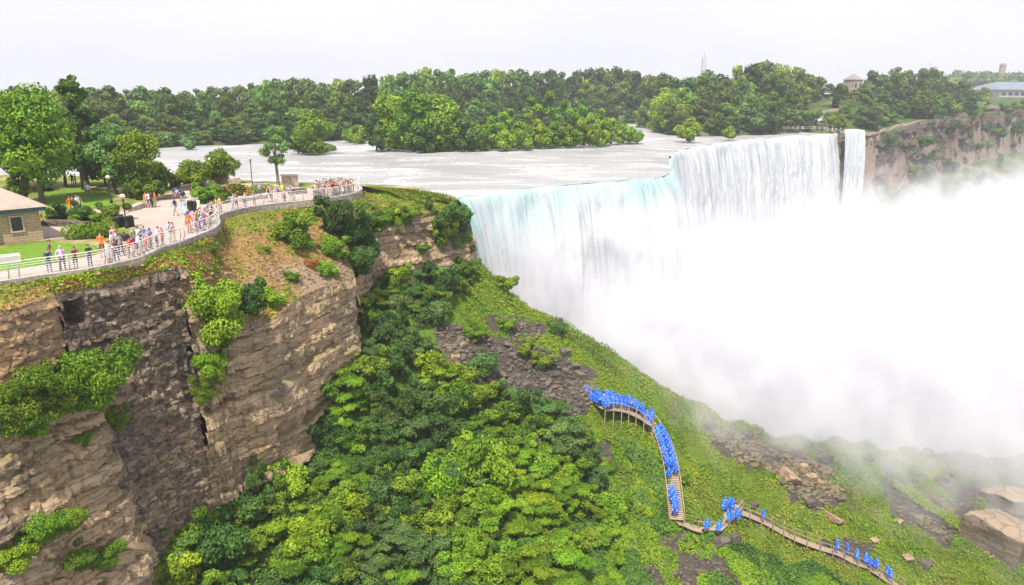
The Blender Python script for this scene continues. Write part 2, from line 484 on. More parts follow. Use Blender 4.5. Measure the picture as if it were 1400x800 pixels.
# dry, rust coloured scree patches in the middle of the slope, green nearer the kerb and on the tongue
s_idx = np.arange(len(AA))[:, None] / len(AA)
dry = smooth(0.18, 0.5, t)[None] * smooth(0.05, 0.25, s_idx) * (1 - smooth(0.70, 0.78, s_idx)) * 0.85 + 0.45 * fbm(XY[..., 0] * .25, XY[..., 1] * .25, 0, 77, 3)
stone = smooth(0.45, 0.8, t)[None] * smooth(0.30, 0.42, s_idx) * (1 - smooth(0.62, 0.7, s_idx)) * (0.55 + 0.7 * fbm(XY[..., 0] * .5, XY[..., 1] * .5, 0, 79, 3))
M_BROW = grass_earth('dry brow grass', (0.10, 0.135, 0.022), (0.23, 0.23, 0.04), (0.24, 0.155, 0.06), (0.36, 0.235, 0.10), 0.35, 0.48, 0.68,
                     'dry', (0.34, 0.215, 0.085), 'stone', (0.34, 0.24, 0.17))
brow = mesh_obj('brow_slope', BROW_PTS.reshape(-1, 3), grid_faces(len(AA), rows), M_BROW, None, None, True,
                {'dry': dry, 'stone': stone})
tag(brow, kind='structure')
def brow_at(px, py):
    """point of the brow slope seen at that pixel, by nearest grid vertex"""
    P = BROW_PTS.reshape(-1, 3); f = P[:, 1] * CP - (P[:, 2] - CAMZ) * SP; up = P[:, 1] * SP + (P[:, 2] - CAMZ) * CP
    d = (700 + 1000 * P[:, 0] / f - px) ** 2 + (400 - 1000 * up / f - py) ** 2
    return P[int(np.argmin(d))]

# ------------------------------------------------------------------ cliffs: lofts with real ledges, blocks and joints
def cliff(name, top, drop, material, seed, batter=0.06, step=0.16, ledge=0.45, block=0.25, layer=(0.5, 1.6), blockw=1.2, label=None, cat=None, curve_in=0.0, rough=0.12, niche=None, low=0.9):
    P = resample(np.asarray(top)[:, :3], step)
    d = np.gradient(P[:, :2], axis=0)
    d = np.stack([np.convolve(np.pad(d[:, k], 12, mode='edge'), np.ones(25) / 25, 'valid') for k in (0, 1)], 1)
    d /= np.linalg.norm(d, axis=1)[:, None] + 1e-9
    nrm = np.stack([d[:, 1], -d[:, 0]], 1)
    rng = random.Random(seed)
    H = drop; nz_ = int(H / step); h = np.linspace(0, H, nz_)
    s = np.arange(len(P)) * step
    z0 = P[:, 2]
    HH = h[None, :] * np.ones((len(P), 1))
    Zw = z0[:, None] - HH
    # strata by world height, warped a little along the face
    zb, offs = [], []
    z = 5.0
    while z > -70:
        zb.append(z); offs.append(rng.uniform(-1, 1)); z -= rng.uniform(*layer)
    zb = np.array(zb); offs = np.array(offs)
    zw = Zw + 0.5 * fbm(s[:, None] * 0.07, HH * 0.0, 0, seed + 3, 2) + 0.10 * vnoise(s[:, None] * 1.1, HH * .9, 0, seed + 4)
    li = np.searchsorted(-zb, -zw) - 1
    li = np.clip(li, 0, len(zb) - 1)
    frac = (zb[li] - zw)
    var = vnoise(s[:, None] * 0.13 + li * 7.3, li * 3.1, 0, seed + 5)
    disp = ledge * (0.6 * offs[li] + 0.7 * var)
    # blocks: jittered vertical joints inside every bed
    jit = li * 0.618 * blockw + 0.35 * vnoise(li * 5.7, s[:, None] * 0.4, 0, seed + 6)
    bi = np.floor((s[:, None] + jit) / blockw + 0.5 * vnoise(s[:, None] * 0.35, li * 2.2, 0, seed + 8))
    bv = _h(bi.astype(np.int64), li.astype(np.int64), np.zeros_like(li, dtype=np.int64), seed + 7)
    disp = disp + block * (bv - 0.5) * 2
    fj = (s[:, None] + jit) / blockw + 0.5 * vnoise(s[:, None] * 0.35, li * 2.2, 0, seed + 8); fj = np.abs(fj - np.round(fj)) * blockw
    disp = disp - 0.5 * block * np.exp(-(fj / 0.09) ** 2)
    disp = disp + low * ledge * fbm(s[:, None] * 0.12, HH * 0.1, 0, seed + 9, 3) + rough * fbm(s[:, None] * 1.6, HH * 1.6, 0, seed + 10, 3)
    disp = disp - (0.05 + 0.28 * ledge) * np.exp(-(frac / 0.13) ** 2)
    disp = disp * smooth(0, 0.8, HH) + batter * HH - curve_in * HH ** 2
    if niche is not None:
        bx = lambda v, a, b_: smooth(a - .08, a + .08, v) * (1 - smooth(b_ - .08, b_ + .08, v))
        disp = disp - niche[4] * bx(s, niche[0], niche[1])[:, None] * bx(HH, niche[2], niche[3])
    X = P[:, 0][:, None] + nrm[:, 0][:, None] * disp; Y = P[:, 1][:, None] + nrm[:, 1][:, None] * disp
    V = np.stack([X, Y, Zw + 0.06 * fbm(s[:, None] * 2, HH * 2, 0, seed + 12, 2)], -1)
    o = mesh_obj(name, V.reshape(-1, 3), grid_faces(len(P), nz_)[:, ::-1].copy(), material, None, None, False)
    if label: tag(o, label, cat)
    return o, P, nrm
def rim_seg(p, q):
    i, j = near_idx(RIM, PD(*p)), near_idx(RIM, PD(*q)); return RIM[i:j + 1]
def down(P, dz=0.15):
    P = P.copy(); P[:, 2] += dz * 0; return P

tan_wall, _, _ = cliff('stone_wall', RIM[:near_idx(RIM, PD(75, 405, 47.4)) + 1], 26, M_TANWALL, 11, 0.05, 0.16, 0.12, 0.10, (0.45, 0.7), 0.9)
tag(tan_wall, 'tan mortared stone retaining wall under the grass verge, beside the dark wall', 'stone wall')
core, _, _ = cliff('rock_core', np.c_[RIM[:, :2], RIM[:, 2] - 0.4], 20, M_WALL, 15, 0.03, 0.6, 0.1, 0.05)
kd_ = np.array([v.co[:] for v in core.data.vertices])
gN = np.gradient(RIM[:, :2], axis=0); gN /= np.linalg.norm(gN, axis=1)[:, None]
ii_ = [near_idx(RIM, q) for q in kd_]
kd_[:, 0] -= gN[ii_, 1] * 2.3; kd_[:, 1] += gN[ii_, 0] * 2.3
core.data.vertices.foreach_set('co', kd_.astype(np.float32).ravel()); core.data.update(); tag(core, kind='structure')
dark_wall, DW, DWn = cliff('stone_wall', rim_seg((75, 405, 47.4), (245, 366, 56.8)), 26, M_WALL, 12, 0.045, 0.13, 0.14, 0.19, (0.3, 0.62), 0.75, rough=0.2, niche=(0.45, 1.9, 0.65, 2.3, 2.0))
tag(dark_wall, 'tall dark weathered wall of rough stone blocks below the visitors at the railing', 'stone wall')
bluff, _, _ = cliff('rock_cliff', rim_seg((245, 366, 56.8), (477, 352, 82)), 24, M_CLIFF, 13, 0.035, 0.14, 0.62, 0.24, (0.35, 1.7), 1.7, curve_in=0.0, rough=0.14, low=0.55)
tag(bluff, 'brown layered limestone bluff rising above the leafy green shrubs', 'cliff')
bluff2, _, _ = cliff('rock_cliff', rim_seg((477, 352, 82), (630, 279, 105.5)), 15, M_CLIFF, 14, 0.10, 0.17, 0.55, 0.3, (0.4, 1.4), 1.3, rough=0.14, low=0.6)
tag(bluff2, 'smaller shaded cliff under the grassy point next to the waterfall', 'cliff')

# projecting ledges in front of the dark wall (lower left)
def ledge_rock(name, top_px, back_px, drop, seed, material, label):
    T = np.array([PD(*p) for p in top_px]); T = extend_back(catmull(T, 0.3), 16, 0.3)
    o, P, nrm = cliff(name, T, drop, material, seed, 0.05, 0.14, 0.5, 0.24, (0.4, 1.4), 1.3, rough=0.14, low=0.6)
    Bk = resample_n(extend_back(catmull([PD(*p) for p in back_px], 0.3), 16, 0.3), len(P))
    r = 14; tt = np.linspace(0, 1, r)
    V = P[:, None, :] * (1 - tt)[None, :, None] + Bk[:, None, :] * tt[None, :, None]
    V[..., 2] += 0.18 * fbm(V[..., 0] * 0.8, V[..., 1] * 0.8, 0, seed, 3) * np.sin(np.pi * tt)[None]
    _at = (0.55 + 0.5 * fbm(V[..., 0] * .7, V[..., 1] * .7, 0, seed, 3)).ravel()
    c = mesh_obj('ledge_top', V.reshape(-1, 3), grid_faces(len(P), r), M_BROW, o, None, True, {'dry': _at, 'stone': (0.45 + 0.5 * fbm(V[..., 0] * .9, V[..., 1] * .9, 3, seed, 3)).ravel()})
    tag(o, label, 'cliff')
    return o, V
led1, LED1 = ledge_rock('rock_ledge', [(-200, 660, 35.5), (-100, 624, 38.0), (0, 590, 41.5), (60, 566, 44.5), (118, 556, 47.0), (140, 566, 48.2), (150, 574, 50.0)],
                  [(-200, 560, 38.0), (-100, 540, 40.5), (0, 515, 44.3), (60, 505, 47.0), (118, 520, 48.8), (150, 550, 50.2), (165, 570, 51.0)], 24, 21, M_CLIFF,
                  'brown rock ledge in the lower corner with bushes growing on top')
led2, LED2 = ledge_rock('rock_ledge', [(-120, 860, 37.0), (0, 800, 40.5), (100, 770, 43.5), (180, 752, 46.0), (205, 754, 47.5), (208, 745, 50.0)],
                  [(-120, 800, 39.0), (0, 755, 43.0), (100, 735, 46.0), (170, 728, 48.8), (200, 732, 50.0), (210, 738, 51.0)], 12, 22, M_CLIFF,
                  'low crumbling rock shelf with weeds at the foot of the dark wall')

# ------------------------------------------------------------------ river, brink and the falling water
LIP_PX = [(626, 273), (660, 266), (700, 260), (760, 254), (820, 249), (870, 245.5), (903, 242), (919, 233), (914, 222), (916, 213), (926, 206.5), (960, 199), (1010, 192.5), (1060, 187.5), (1100, 185), (1143, 182.5)]
LIP = catmull([PZ(a, b, -2.5) for a, b in LIP_PX], 0.5)
def river_z(x, y):
    ly = np.interp(x, LIP[:, 0], LIP[:, 1], left=LIP[0, 1], right=LIP[-1, 1])
    d = np.maximum(y - ly, 0)
    return -2.5 + 0.012 * d * np.exp(-d / 160.0) + 0.10 * np.minimum(d / 20, 1) * fbm(x * 0.06, y * 0.16, 0, 51, 3)
LIPS = LIP.copy()
ex = np.arange(-330, LIP[0, 0] - 0.2, 3.0)
edge = np.vstack([np.stack([ex, np.interp(ex, [-330, -60, -7.6], [100, 100, LIP[0, 1]]), np.full(len(ex), -2.5)], 1), LIP])
tt = np.concatenate([np.linspace(0, 1, 50) ** 1.2 * 60, np.linspace(62, 320, 60)])
RX = edge[:, 0][:, None] + 0 * tt[None]; RY = edge[:, 1][:, None] + tt[None]
RZ = river_z(RX, RY); RZ[:, 0] = edge[:, 2]
m, n, l, b, o = mat('river water'); M_RIVER = m
pos = position(n)
mp = n.new('ShaderNodeMapping'); mp.inputs['Rotation'].default_value = (0, 0, R(28)); mp.inputs['Scale'].default_value = (0.06, 0.16, 0.2); l.new(pos, mp.inputs['Vector'])
n1 = noise_node(n, l, 1.0, 7, mp.outputs[0], 0.62, 0.6); n2 = noise_node(n, l, 1.1, 5, pos, 0.7); n3 = noise_node(n, l, 0.02, 3, pos)
foam = maprange(n, l, mathn(n, l, 'ADD', n1.outputs['Fac'], mathn(n, l, 'MULTIPLY', mathn(n, l, 'SUBTRACT', n2.outputs['Fac'], 0.5), 0.6)), 0.47, 0.73)
wr = ramp(n, [(0.35, (0.25, 0.25, 0.242)), (0.65, (0.335, 0.335, 0.33))]); l.new(n3.outputs['Fac'], wr.inputs['Fac'])
c = mixc(n, l, foam, wr.outputs[0], (0.60, 0.60, 0.605))
l.new(c, b.inputs['Base Color']); b.inputs['Roughness'].default_value = 0.45; b.inputs['Specular IOR Level'].default_value = 0.35
bump(n, l, mathn(n, l, 'ADD', mathn(n, l, 'MULTIPLY', n2.outputs['Fac'], 0.7), n1.outputs['Fac']), 0.8, 0.5, b)
river = mesh_obj('river', np.stack([RX, RY, RZ], -1).reshape(-1, 3), grid_faces(len(edge), len(tt)), M_RIVER, None, None, True)
tag(river, kind='structure')

def falls(name, lip, seed, depth, flute, throw, teal_s=None):
    P = resample(lip, 0.4)
    d = np.gradient(P[:, :2], axis=0)
    d = np.stack([np.convolve(np.pad(d[:, k], 10, mode='edge'), np.ones(21) / 21, 'valid') for k in (0, 1)], 1)
    d /= np.linalg.norm(d, axis=1)[:, None]
    nr = np.stack([d[:, 1], -d[:, 0]], 1)
    s = np.arange(len(P)) * 0.4
    hh = np.concatenate([[0, 0.05, 0.14, 0.3, 0.5, 0.8], np.arange(1.1, 14, 0.35), np.arange(14, depth, 0.8)])
    H = hh[None] * np.ones((len(P), 1)); SS = s[:, None] * np.ones_like(H)
    off = throw * np.sqrt(H / 6.0)
    lipn = 0.5 * fbm(s * 0.12, s * 0, 0, seed, 3)
    f1 = fbm(SS * 0.33, H * 0.02, 0, seed + 1, 3) ; f2 = fbm(SS * 1.3, H * 0.06 - SS * 0.02, 0, seed + 2, 3)
    f3 = fbm(SS * 0.9, H * 0.35, 0, seed + 3, 3)
    grow = smooth(0.2, 5, H)
    disp = off + flute * grow * (0.9 * f1 + 0.45 * f2 + 0.35 * smooth(4, 16, H) * f3) + lipn[:, None] * (1 - smooth(0, 3, H))
    X = P[:, 0][:, None] + nr[:, 0][:, None] * disp; Y = P[:, 1][:, None] + nr[:, 1][:, None] * disp
    Z = P[:, 2][:, None] - H + 0.03
    teal = np.zeros_like(H) if teal_s is None else teal_s(SS / s[-1], H)
    return mesh_obj(name, np.stack([X, Y, Z], -1).reshape(-1, 3), grid_faces(len(P), len(hh))[:, ::-1].copy(), M_FALL, None, None, True,
                    {'fs': SS, 'fh': H, 'teal': teal})
m, n, l, b, o = mat('falling water'); M_FALL = m
a1 = n.new('ShaderNodeAttribute'); a1.attribute_name = 'fs'; a2 = n.new('ShaderNodeAttribute'); a2.attribute_name = 'fh'; a3 = n.new('ShaderNodeAttribute'); a3.attribute_name = 'teal'
cx = n.new('ShaderNodeCombineXYZ'); l.new(a1.outputs['Fac'], cx.inputs[0]); l.new(mathn(n, l, 'MULTIPLY', a2.outputs['Fac'], 0.07), cx.inputs[1])
q1 = noise_node(n, l, 1.1, 6, cx.outputs[0], 0.65, 0.3)
cx2 = n.new('ShaderNodeCombineXYZ'); l.new(a1.outputs['Fac'], cx2.inputs[0]); l.new(mathn(n, l, 'MULTIPLY', a2.outputs['Fac'], 0.3), cx2.inputs[1])
q2 = noise_node(n, l, 2.0, 6, cx2.outputs[0], 0.7)
gap = mathn(n, l, 'ADD', mathn(n, l, 'MULTIPLY', q1.outputs['Fac'], 0.65), mathn(n, l, 'MULTIPLY', q2.outputs['Fac'], 0.35))
q0 = noise_node(n, l, 0.16, 3, cx.outputs[0], 0.6)
gap = mathn(n, l, 'ADD', gap, mathn(n, l, 'MULTIPLY', mathn(n, l, 'SUBTRACT', q0.outputs['Fac'], 0.5), 0.55))
white = maprange(n, l, gap, 0.30, 0.52)
tealc = ramp(n, [(0.0, (0.23, 0.275, 0.30)), (1.0, (0.45, 0.465, 0.475))]); l.new(white, tealc.inputs['Fac'])
grn = ramp(n, [(0.0, (0.11, 0.285, 0.275)), (1.0, (0.31, 0.46, 0.45))]); l.new(white, grn.inputs['Fac'])
c = mixc(n, l, a3.outputs['Fac'], tealc.outputs[0], grn.outputs[0])
l.new(c, b.inputs['Base Color']); b.inputs['Roughness'].default_value = 0.5; b.inputs['Specular IOR Level'].default_value = 0.25
bump(n, l, gap, 0.8, 0.6, b)
def teal_mask(s, H):
    # the near lip runs clear and green before it breaks up
    k = (1 - smooth(0.36, 0.46, s)) * (1 - smooth(3.5, 11, H + 4 * fbm(s * 24, H * 0.15, 0, 8, 3)))
    k2 = smooth(0.22, 0.26, s) * (1 - smooth(0.30, 0.40, s)) * (1 - smooth(6, 26, H + 6 * fbm(s * 30, H * 0.1, 0, 18, 3)))
    return np.clip(np.maximum(k * 0.85, k2) * (0.75 + 0.35 * fbm(s * 60, H * 0.05, 0, 28, 3)), 0, 1)
fall1 = falls('waterfall', LIP, 61, 49, 0.75, 2.6, teal_mask)
tag(fall1, kind='structure')
veil = falls('waterfall', catmull([PD(1154, 177.5, 281), PD(1167, 176.5, 282), PD(1181, 178, 284)], 0.4), 63, 48, 0.4, 1.6)
tag(veil, kind='structure')

# ------------------------------------------------------------------ gorge pool
m, n, l, b, o = mat('gorge water'); M_POOL = m
pos = position(n)
p1 = noise_node(n, l, 0.06, 7, pos, 0.65, 0.5); p2 = noise_node(n, l, 0.5, 5, pos, 0.7)
fo = maprange(n, l, mathn(n, l, 'ADD', p1.outputs['Fac'], mathn(n, l, 'MULTIPLY', mathn(n, l, 'SUBTRACT', p2.outputs['Fac'], 0.5), 0.3)), 0.36, 0.52)
c = mixc(n, l, fo, (0.40, 0.48, 0.48), (0.84, 0.85, 0.86)); l.new(c, b.inputs['Base Color']); b.inputs['Roughness'].default_value = 0.4
bump(n, l, mathn(n, l, 'ADD', p1.outputs['Fac'], p2.outputs['Fac']), 0.6, 0.6, b)
xs = np.linspace(-60, 760, 120); ys = np.linspace(70, 900, 120); PX_, PY_ = np.meshgrid(xs, ys, indexing='ij')
pool = mesh_obj('gorge_water', np.stack([PX_, PY_, -52 + 0.5 * fbm(PX_ * .05, PY_ * .05, 0, 3, 3)], -1).reshape(-1, 3), grid_faces(120, 120), M_POOL, None, None, True)
tag(pool, kind='structure')

# ------------------------------------------------------------------ the island beyond the falls and the far shore
GRIM = catmull([PZ(1143, 182.5, -2.5), PD(1153, 183, 285), PD(1186, 186, 289), PD(1225, 176, 300), PD(1262, 166, 318), PD(1300, 157, 340), PD(1335, 151, 372), PD(1400, 145, 430), PD(1500, 140, 540), PD(1650, 136, 760)], 3.0)
SHORE_PX = [(-700, 232), (-300, 219), (0, 209), (130, 204), (230, 197), (330, 194), (400, 192), (470, 188), (520, 184), (640, 178), (760, 171), (845, 166.5), (872, 168), (885, 176), (920, 181), (960, 182), (1010, 180.5), (1060, 178.5), (1100, 176.5), (1143, 176)]
SHORE = catmull([PZ(a, b, -1.0) for a, b in SHORE_PX], 4.0)
LAND_POLY = [tuple(p[:2]) for p in SHORE] + [tuple(p[:2]) for p in GRIM] + [(1600, 3000), (-3000, 3000), (-3000, 200)]
def polydist(x, y, P):
    best = np.full(x.shape, 1e9)
    for i in range(len(P) - 1):
        ax, ay = P[i][:2]; bx, by = P[i + 1][:2]
        dx, dy = bx - ax, by - ay; L = dx * dx + dy * dy + 1e-9
        tt_ = np.clip(((x - ax) * dx + (y - ay) * dy) / L, 0, 1)
        best = np.minimum(best, np.hypot(x - ax - tt_ * dx, y - ay - tt_ * dy))
    return best
_S2, _G2 = resample(SHORE, 12), resample(GRIM, 6)
def far_ground(x, y):
    x = np.asarray(x, float); y = np.asarray(y, float)
    ins = inpoly(x, y, LAND_POLY)
    ds = polydist(x, y, _S2); dg = polydist(x, y, _G2)
    # bank: rises from the water towards the hut on the goat island side
    east = smooth(90, 150, x - 0.02 * y)
    rise = -1.6 + 1.8 * smooth(0, 8, ds) + 1.2 * smooth(10, 80, ds) + east * (8.2 * smooth(4, 42, np.minimum(ds + 30 * smooth(150, 175, x), dg + 4)))
    rise = rise + 0.4 * fbm(x * 0.05, y * 0.05, 0, 71, 3)
    rimz = np.interp(x, GRIM[:, 0], GRIM[:, 2])
    rise = np.minimum(rise, rimz + 0.2 + 0.55 * np.maximum(dg, 0)) if True else rise
    face = 1 - smooth(0, 6, dg)
    wob = 3.0 * fbm(x * 0.07, y * 0.07, 0, 73, 3)
    outz = rimz - 25 * smooth(-0.5, 2.0, dg) - 0.52 * np.maximum(dg - 6, 0) + np.minimum(wob * smooth(5, 25, dg), 4)
    outr = -1.6 - 0.8 * np.minimum(ds, 12)
    near_g = dg < ds
    lipy = np.interp(x, LIP[:, 0], LIP[:, 1], left=LIP[0, 1])
    _e = np.vstack([LIP[:-1, :2], GRIM[near_idx(GRIM, LIP[-1]):, :2]]); _e = _e[np.argsort(_e[:, 0])]
    gorge = y < np.interp(x, _e[:, 0], _e[:, 1], left=LIP[0, 1]) + 1.0
    out = np.where(gorge, outz, np.minimum(outr, -5))
    out = np.where(gorge & (x < LIP[-1, 0]), -60.0, out)
    return np.where(ins, rise, np.maximum(out, -60))
M_FARGRASS = grass_earth('far bank ground', (0.03, 0.055, 0.014), (0.075, 0.115, 0.022), (0.12, 0.10, 0.06), (0.20, 0.165, 0.10), 0.05, 0.5, 0.66, 'cliffy', (0.30, 0.235, 0.185))
def far_patch(name, x0, x1, y0, y1, step):
    xs = np.arange(x0, x1 + step / 2, step); ys = np.arange(y0, y1 + step / 2, step)
    X, Y = np.meshgrid(xs, ys, indexing='ij'); Z = far_ground(X, Y)
    gxx, gyy = np.gradient(Z, step); sl = np.hypot(gxx, gyy)
    cl = smooth(0.95, 1.6, sl)
    o = mesh_obj(name, np.stack([X, Y, Z], -1).reshape(-1, 3), grid_faces(len(xs), len(ys)), M_FARGRASS, None, None, False, {'cliffy': cl})
    tag(o, kind='structure'); return o
gcl, _, _ = cliff('gorge_cliff', GRIM[near_idx(GRIM, LIP[-1]):], 30, M_FARCLIFF, 91, 0.05, 0.8, 1.6, 0.6, (1.5, 4.5), 4.0, rough=0.5)
tag(gcl, 'long hazy rock wall of the gorge on the far side beyond the narrow fall', 'cliff')
far_patch('island_ground', 80, 520, 225, 640, 2.0)
far_patch('far_shore_ground', -500, 80, 190, 660, 4.0)
xs = np.array([-1250, -900, -500, 0, 520, 800, 1000, 1250.]); ys = np.array([640, 900, 1200, 1450.])
X, Y = np.meshgrid(xs, ys, indexing='ij')
tag(mesh_obj('distant_ground', np.stack([X, Y, 0 * X - 2.0], -1).reshape(-1, 3), grid_faces(8, 4), M_FARGRASS, None, None, False, {'cliffy': 0 * X}), kind='structure')
# ------------------------------------------------------------------ foliage
def leaf_material(name, c1, c2, c3, var=0.10, trans=0.2):
    """leaf colour varies from clump to clump and from plant to plant; part of the light passes through"""
    m, n, l, b, o = mat(name)
    a = n.new('ShaderNodeAttribute'); a.attribute_name = 'tone'
    oi = n.new('ShaderNodeObjectInfo')
    r = ramp(n, [(0.1, c1), (0.5, c2), (0.92, c3)]); l.new(a.outputs['Fac'], r.inputs['Fac'])
    hs = n.new('ShaderNodeHueSaturation')
    l.new(r.outputs[0], hs.inputs['Color'])
    l.new(mathn(n, l, 'ADD', 0.5 - var * 0.22, mathn(n, l, 'MULTIPLY', oi.outputs['Random'], var * 0.30)), hs.inputs['Hue'])
    rv = mathn(n, l, 'FRACT', mathn(n, l, 'MULTIPLY', oi.outputs['Random'], 7.31))
    l.new(mathn(n, l, 'ADD', 1 - var * 2.2, mathn(n, l, 'MULTIPLY', rv, var * 4.4)), hs.inputs['Value'])
    l.new(hs.outputs[0], b.inputs['Base Color']); b.inputs['Roughness'].default_value = 0.55; b.inputs['Specular IOR Level'].default_value = 0.25
    tr = n.new('ShaderNodeBsdfTranslucent')
    l.new(mixc(n, l, 1.0, hs.outputs[0], (1.25, 1.25, 0.6), 'MULTIPLY'), tr.inputs['Color'])
    ms = n.new('ShaderNodeMixShader'); ms.inputs[0].default_value = trans
    l.new(b.outputs[0], ms.inputs[1]); l.new(tr.outputs[0], ms.inputs[2]); l.new(ms.outputs[0], o.inputs['Surface'])
    return m
L_BRIGHT = leaf_material('bright shrub leaves', (0.075, 0.155, 0.006), (0.145, 0.275, 0.010), (0.25, 0.38, 0.020), 0.13)
L_MID = leaf_material('mid green leaves', (0.06, 0.13, 0.008), (0.118, 0.225, 0.013), (0.20, 0.32, 0.025), 0.13)
L_DARK = leaf_material('dark green leaves', (0.028, 0.075, 0.012), (0.055, 0.13, 0.020), (0.10, 0.195, 0.032), 0.12)
L_SAGE = leaf_material('grey green leaves', (0.05, 0.115, 0.028), (0.10, 0.20, 0.045), (0.17, 0.28, 0.075), 0.12)
L_LIME = leaf_material('yellow green leaves', (0.085, 0.18, 0.008), (0.155, 0.29, 0.014), (0.26, 0.40, 0.025), 0.08)
L_RUST = leaf_material('rust coloured leaves', (0.22, 0.10, 0.02), (0.38, 0.19, 0.03), (0.48, 0.30, 0.05), 0.10)
L_FOREST = leaf_material('forest leaves', (0.042, 0.095, 0.020), (0.082, 0.165, 0.032), (0.14, 0.235, 0.045), 0.24, 0.3)
L_FORESTL = leaf_material('lighter forest leaves', (0.07, 0.135, 0.018), (0.13, 0.23, 0.026), (0.21, 0.32, 0.04), 0.20, 0.3)
L_PARK = leaf_material('park tree leaves', (0.06, 0.14, 0.008), (0.125, 0.25, 0.012), (0.22, 0.36, 0.022), 0.12)
L_DRY0 = leaf_material('tawny weeds', (0.14, 0.11, 0.03), (0.24, 0.20, 0.05), (0.34, 0.29, 0.08), 0.05, 0.2)
L_GRASS = leaf_material('slope grass', (0.11, 0.17, 0.010), (0.21, 0.29, 0.014), (0.33, 0.40, 0.026), 0.04, 0.35)
M_BARK = plain('bark', (0.12, 0.09, 0.065), 0.95, 0, 0.35, 6)
M_BARKG = plain('grey bark', (0.17, 0.145, 0.12), 0.95, 0, 0.3, 6)

def leaf_cards(seed, blobs, n, size, shell=0.55, up=0.35, droop=0.0, aspect=0.62):
    """n small folded leaf sprays spread through the outer volume of overlapping blobs"""
    rng = np.random.default_rng(seed)
    C = np.array([b[0] for b in blobs], float); Rr = np.array([b[1] for b in blobs], float)
    if Rr.ndim == 1: Rr = np.repeat(Rr[:, None], 3, 1)
    w = (Rr.prod(1)) ** (2 / 3.); w /= w.sum()
    k = rng.choice(len(C), n, p=w)
    d = rng.normal(size=(n, 3)); d /= np.linalg.norm(d, axis=1)[:, None]
    rad = shell + (1 - shell) * rng.random(n) ** 0.6
    # lumpy outline: each direction has its own reach
    lump = 1 + 0.22 * vnoise(d[:, 0] * 2.3 + k * 9.1, d[:, 1] * 2.3, d[:, 2] * 2.3, seed) + 0.10 * vnoise(d[:, 0] * 6 + k * 3.7, d[:, 1] * 6, d[:, 2] * 6, seed + 1)
    p = C[k] + d * Rr[k] * (rad * lump)[:, None]
    nr = d * 0.9 + rng.normal(size=(n, 3)) * 0.55; nr[:, 2] += up
    nr /= np.linalg.norm(nr, axis=1)[:, None]
    a = np.cross(nr, rng.normal(size=(n, 3))); a /= np.linalg.norm(a, axis=1)[:, None]
    b = np.cross(nr, a)
    sz = size * (0.6 + 0.8 * rng.random(n))
    L = a * sz[:, None]; Wd = b * (sz * aspect)[:, None]; fold = nr * (sz * 0.22)[:, None]
    V = np.stack([p - L, p + Wd * 0.9 - L * 0.1 + fold, p + L, p - Wd * 0.9 + L * 0.15 + fold * 0.6], 1)
    tone = np.clip(0.5 + 0.22 * rng.normal(size=len(C))[k] * 0.8 + 0.16 * rng.normal(size=n), 0, 1)
    F = (np.arange(n) * 4)[:, None] + np.arange(4)[None]
    return V.reshape(-1, 3), F, np.repeat(tone, 4)
def join_cards(parts):
    V, F, T, off = [], [], [], 0
    for v, f, t in parts:
        V.append(v); F.append(f + off); T.append(t); off += len(v)
    return np.vstack(V), np.vstack(F), np.concatenate(T)

STORE = []          # masters that were never placed themselves are removed at the end
def proto_shrub(name, seed, material, nl=1500, size=0.118, w=1.6, h=1.5, nb=12, stems=True):
    rng = random.Random(seed); blobs = []
    for i in range(nb):
        a = rng.uniform(0, 6.28); q = rng.uniform(0.1, 0.9) * w
        r = rng.uniform(0.24, 0.62) * w * 0.85
        blobs.append(((q * math.cos(a), q * math.sin(a), h * rng.uniform(0.02, 1.05)), (r, r, r * rng.uniform(0.6, 0.85))))
    for i in range(4):       # a few whips that break the outline
        a = rng.uniform(0, 6.28); q = rng.uniform(0.5, 1.05) * w
        blobs.append(((q * math.cos(a), q * math.sin(a), h * rng.uniform(0.7, 1.35)), (0.28 * w, 0.28 * w, 0.24 * w)))
    v, f, t = leaf_cards(seed, blobs, nl, size, 0.5, 0.35)
    o = mesh_obj(name, v, f, material, None, None, False, {'tone': t})
    if stems:
        m = MB()
        for i in range(6):
            a = rng.uniform(0, 6.28); e = rng.uniform(0.4, 0.9) * w
            m.tube([(0.1 * math.cos(a), 0.1 * math.sin(a), -0.6), (0.3 * e * math.cos(a), 0.3 * e * math.sin(a), h * 0.4), (e * math.cos(a), e * math.sin(a), h * 0.95)], 0.05, 5, 0, 0.015)
        m.build('stem', M_BARK, o)
    STORE.append(o)
    return o
def place(proto, loc, rz=0.0, scale=1.0, label=None, group=None, cat=None, sz=None, name=None):
    c = copy_tree(proto)
    c.location = tuple(float(q) for q in loc); c.rotation_euler = (0, 0, rz)
    c.scale = (scale, scale, scale * (sz or 1.0))
    tag(c, label, cat, group)
    if name: c.name = name
    return c
def proto_sumac(name, seed, material, nl=6000, size=0.15):
    """open shrub: long drooping leaves in flat tiers on visible forked stems"""
    rng = random.Random(seed); blobs = []; m = MB()
    for i in range(15):
        a = i * 2.4 + rng.uniform(-.4, .4); q = rng.uniform(0.3, 1.75); z = rng.uniform(0.7, 2.2) - 0.25 * q
        blobs.append(((q * math.cos(a), q * math.sin(a), z), (0.62, 0.62, 0.17)))
        m.tube([(0.1 * math.cos(a), 0.1 * math.sin(a), -.5), (q * .4 * math.cos(a), q * .4 * math.sin(a), z * .55), (q * math.cos(a), q * math.sin(a), z)], 0.045, 5, 0, 0.012)
    v, f, t = leaf_cards(seed, blobs, nl, size, 0.2, 0.9, 0, 0.26)
    o = mesh_obj(name, v, f, material, None, None, False, {'tone': t}); m.build('stem', M_BARK, o); STORE.append(o); return o
def shrub_set(prefix, material, seed, n=3, **kw):
    return [proto_shrub(prefix, seed + i * 11, material, **kw) for i in range(n)]
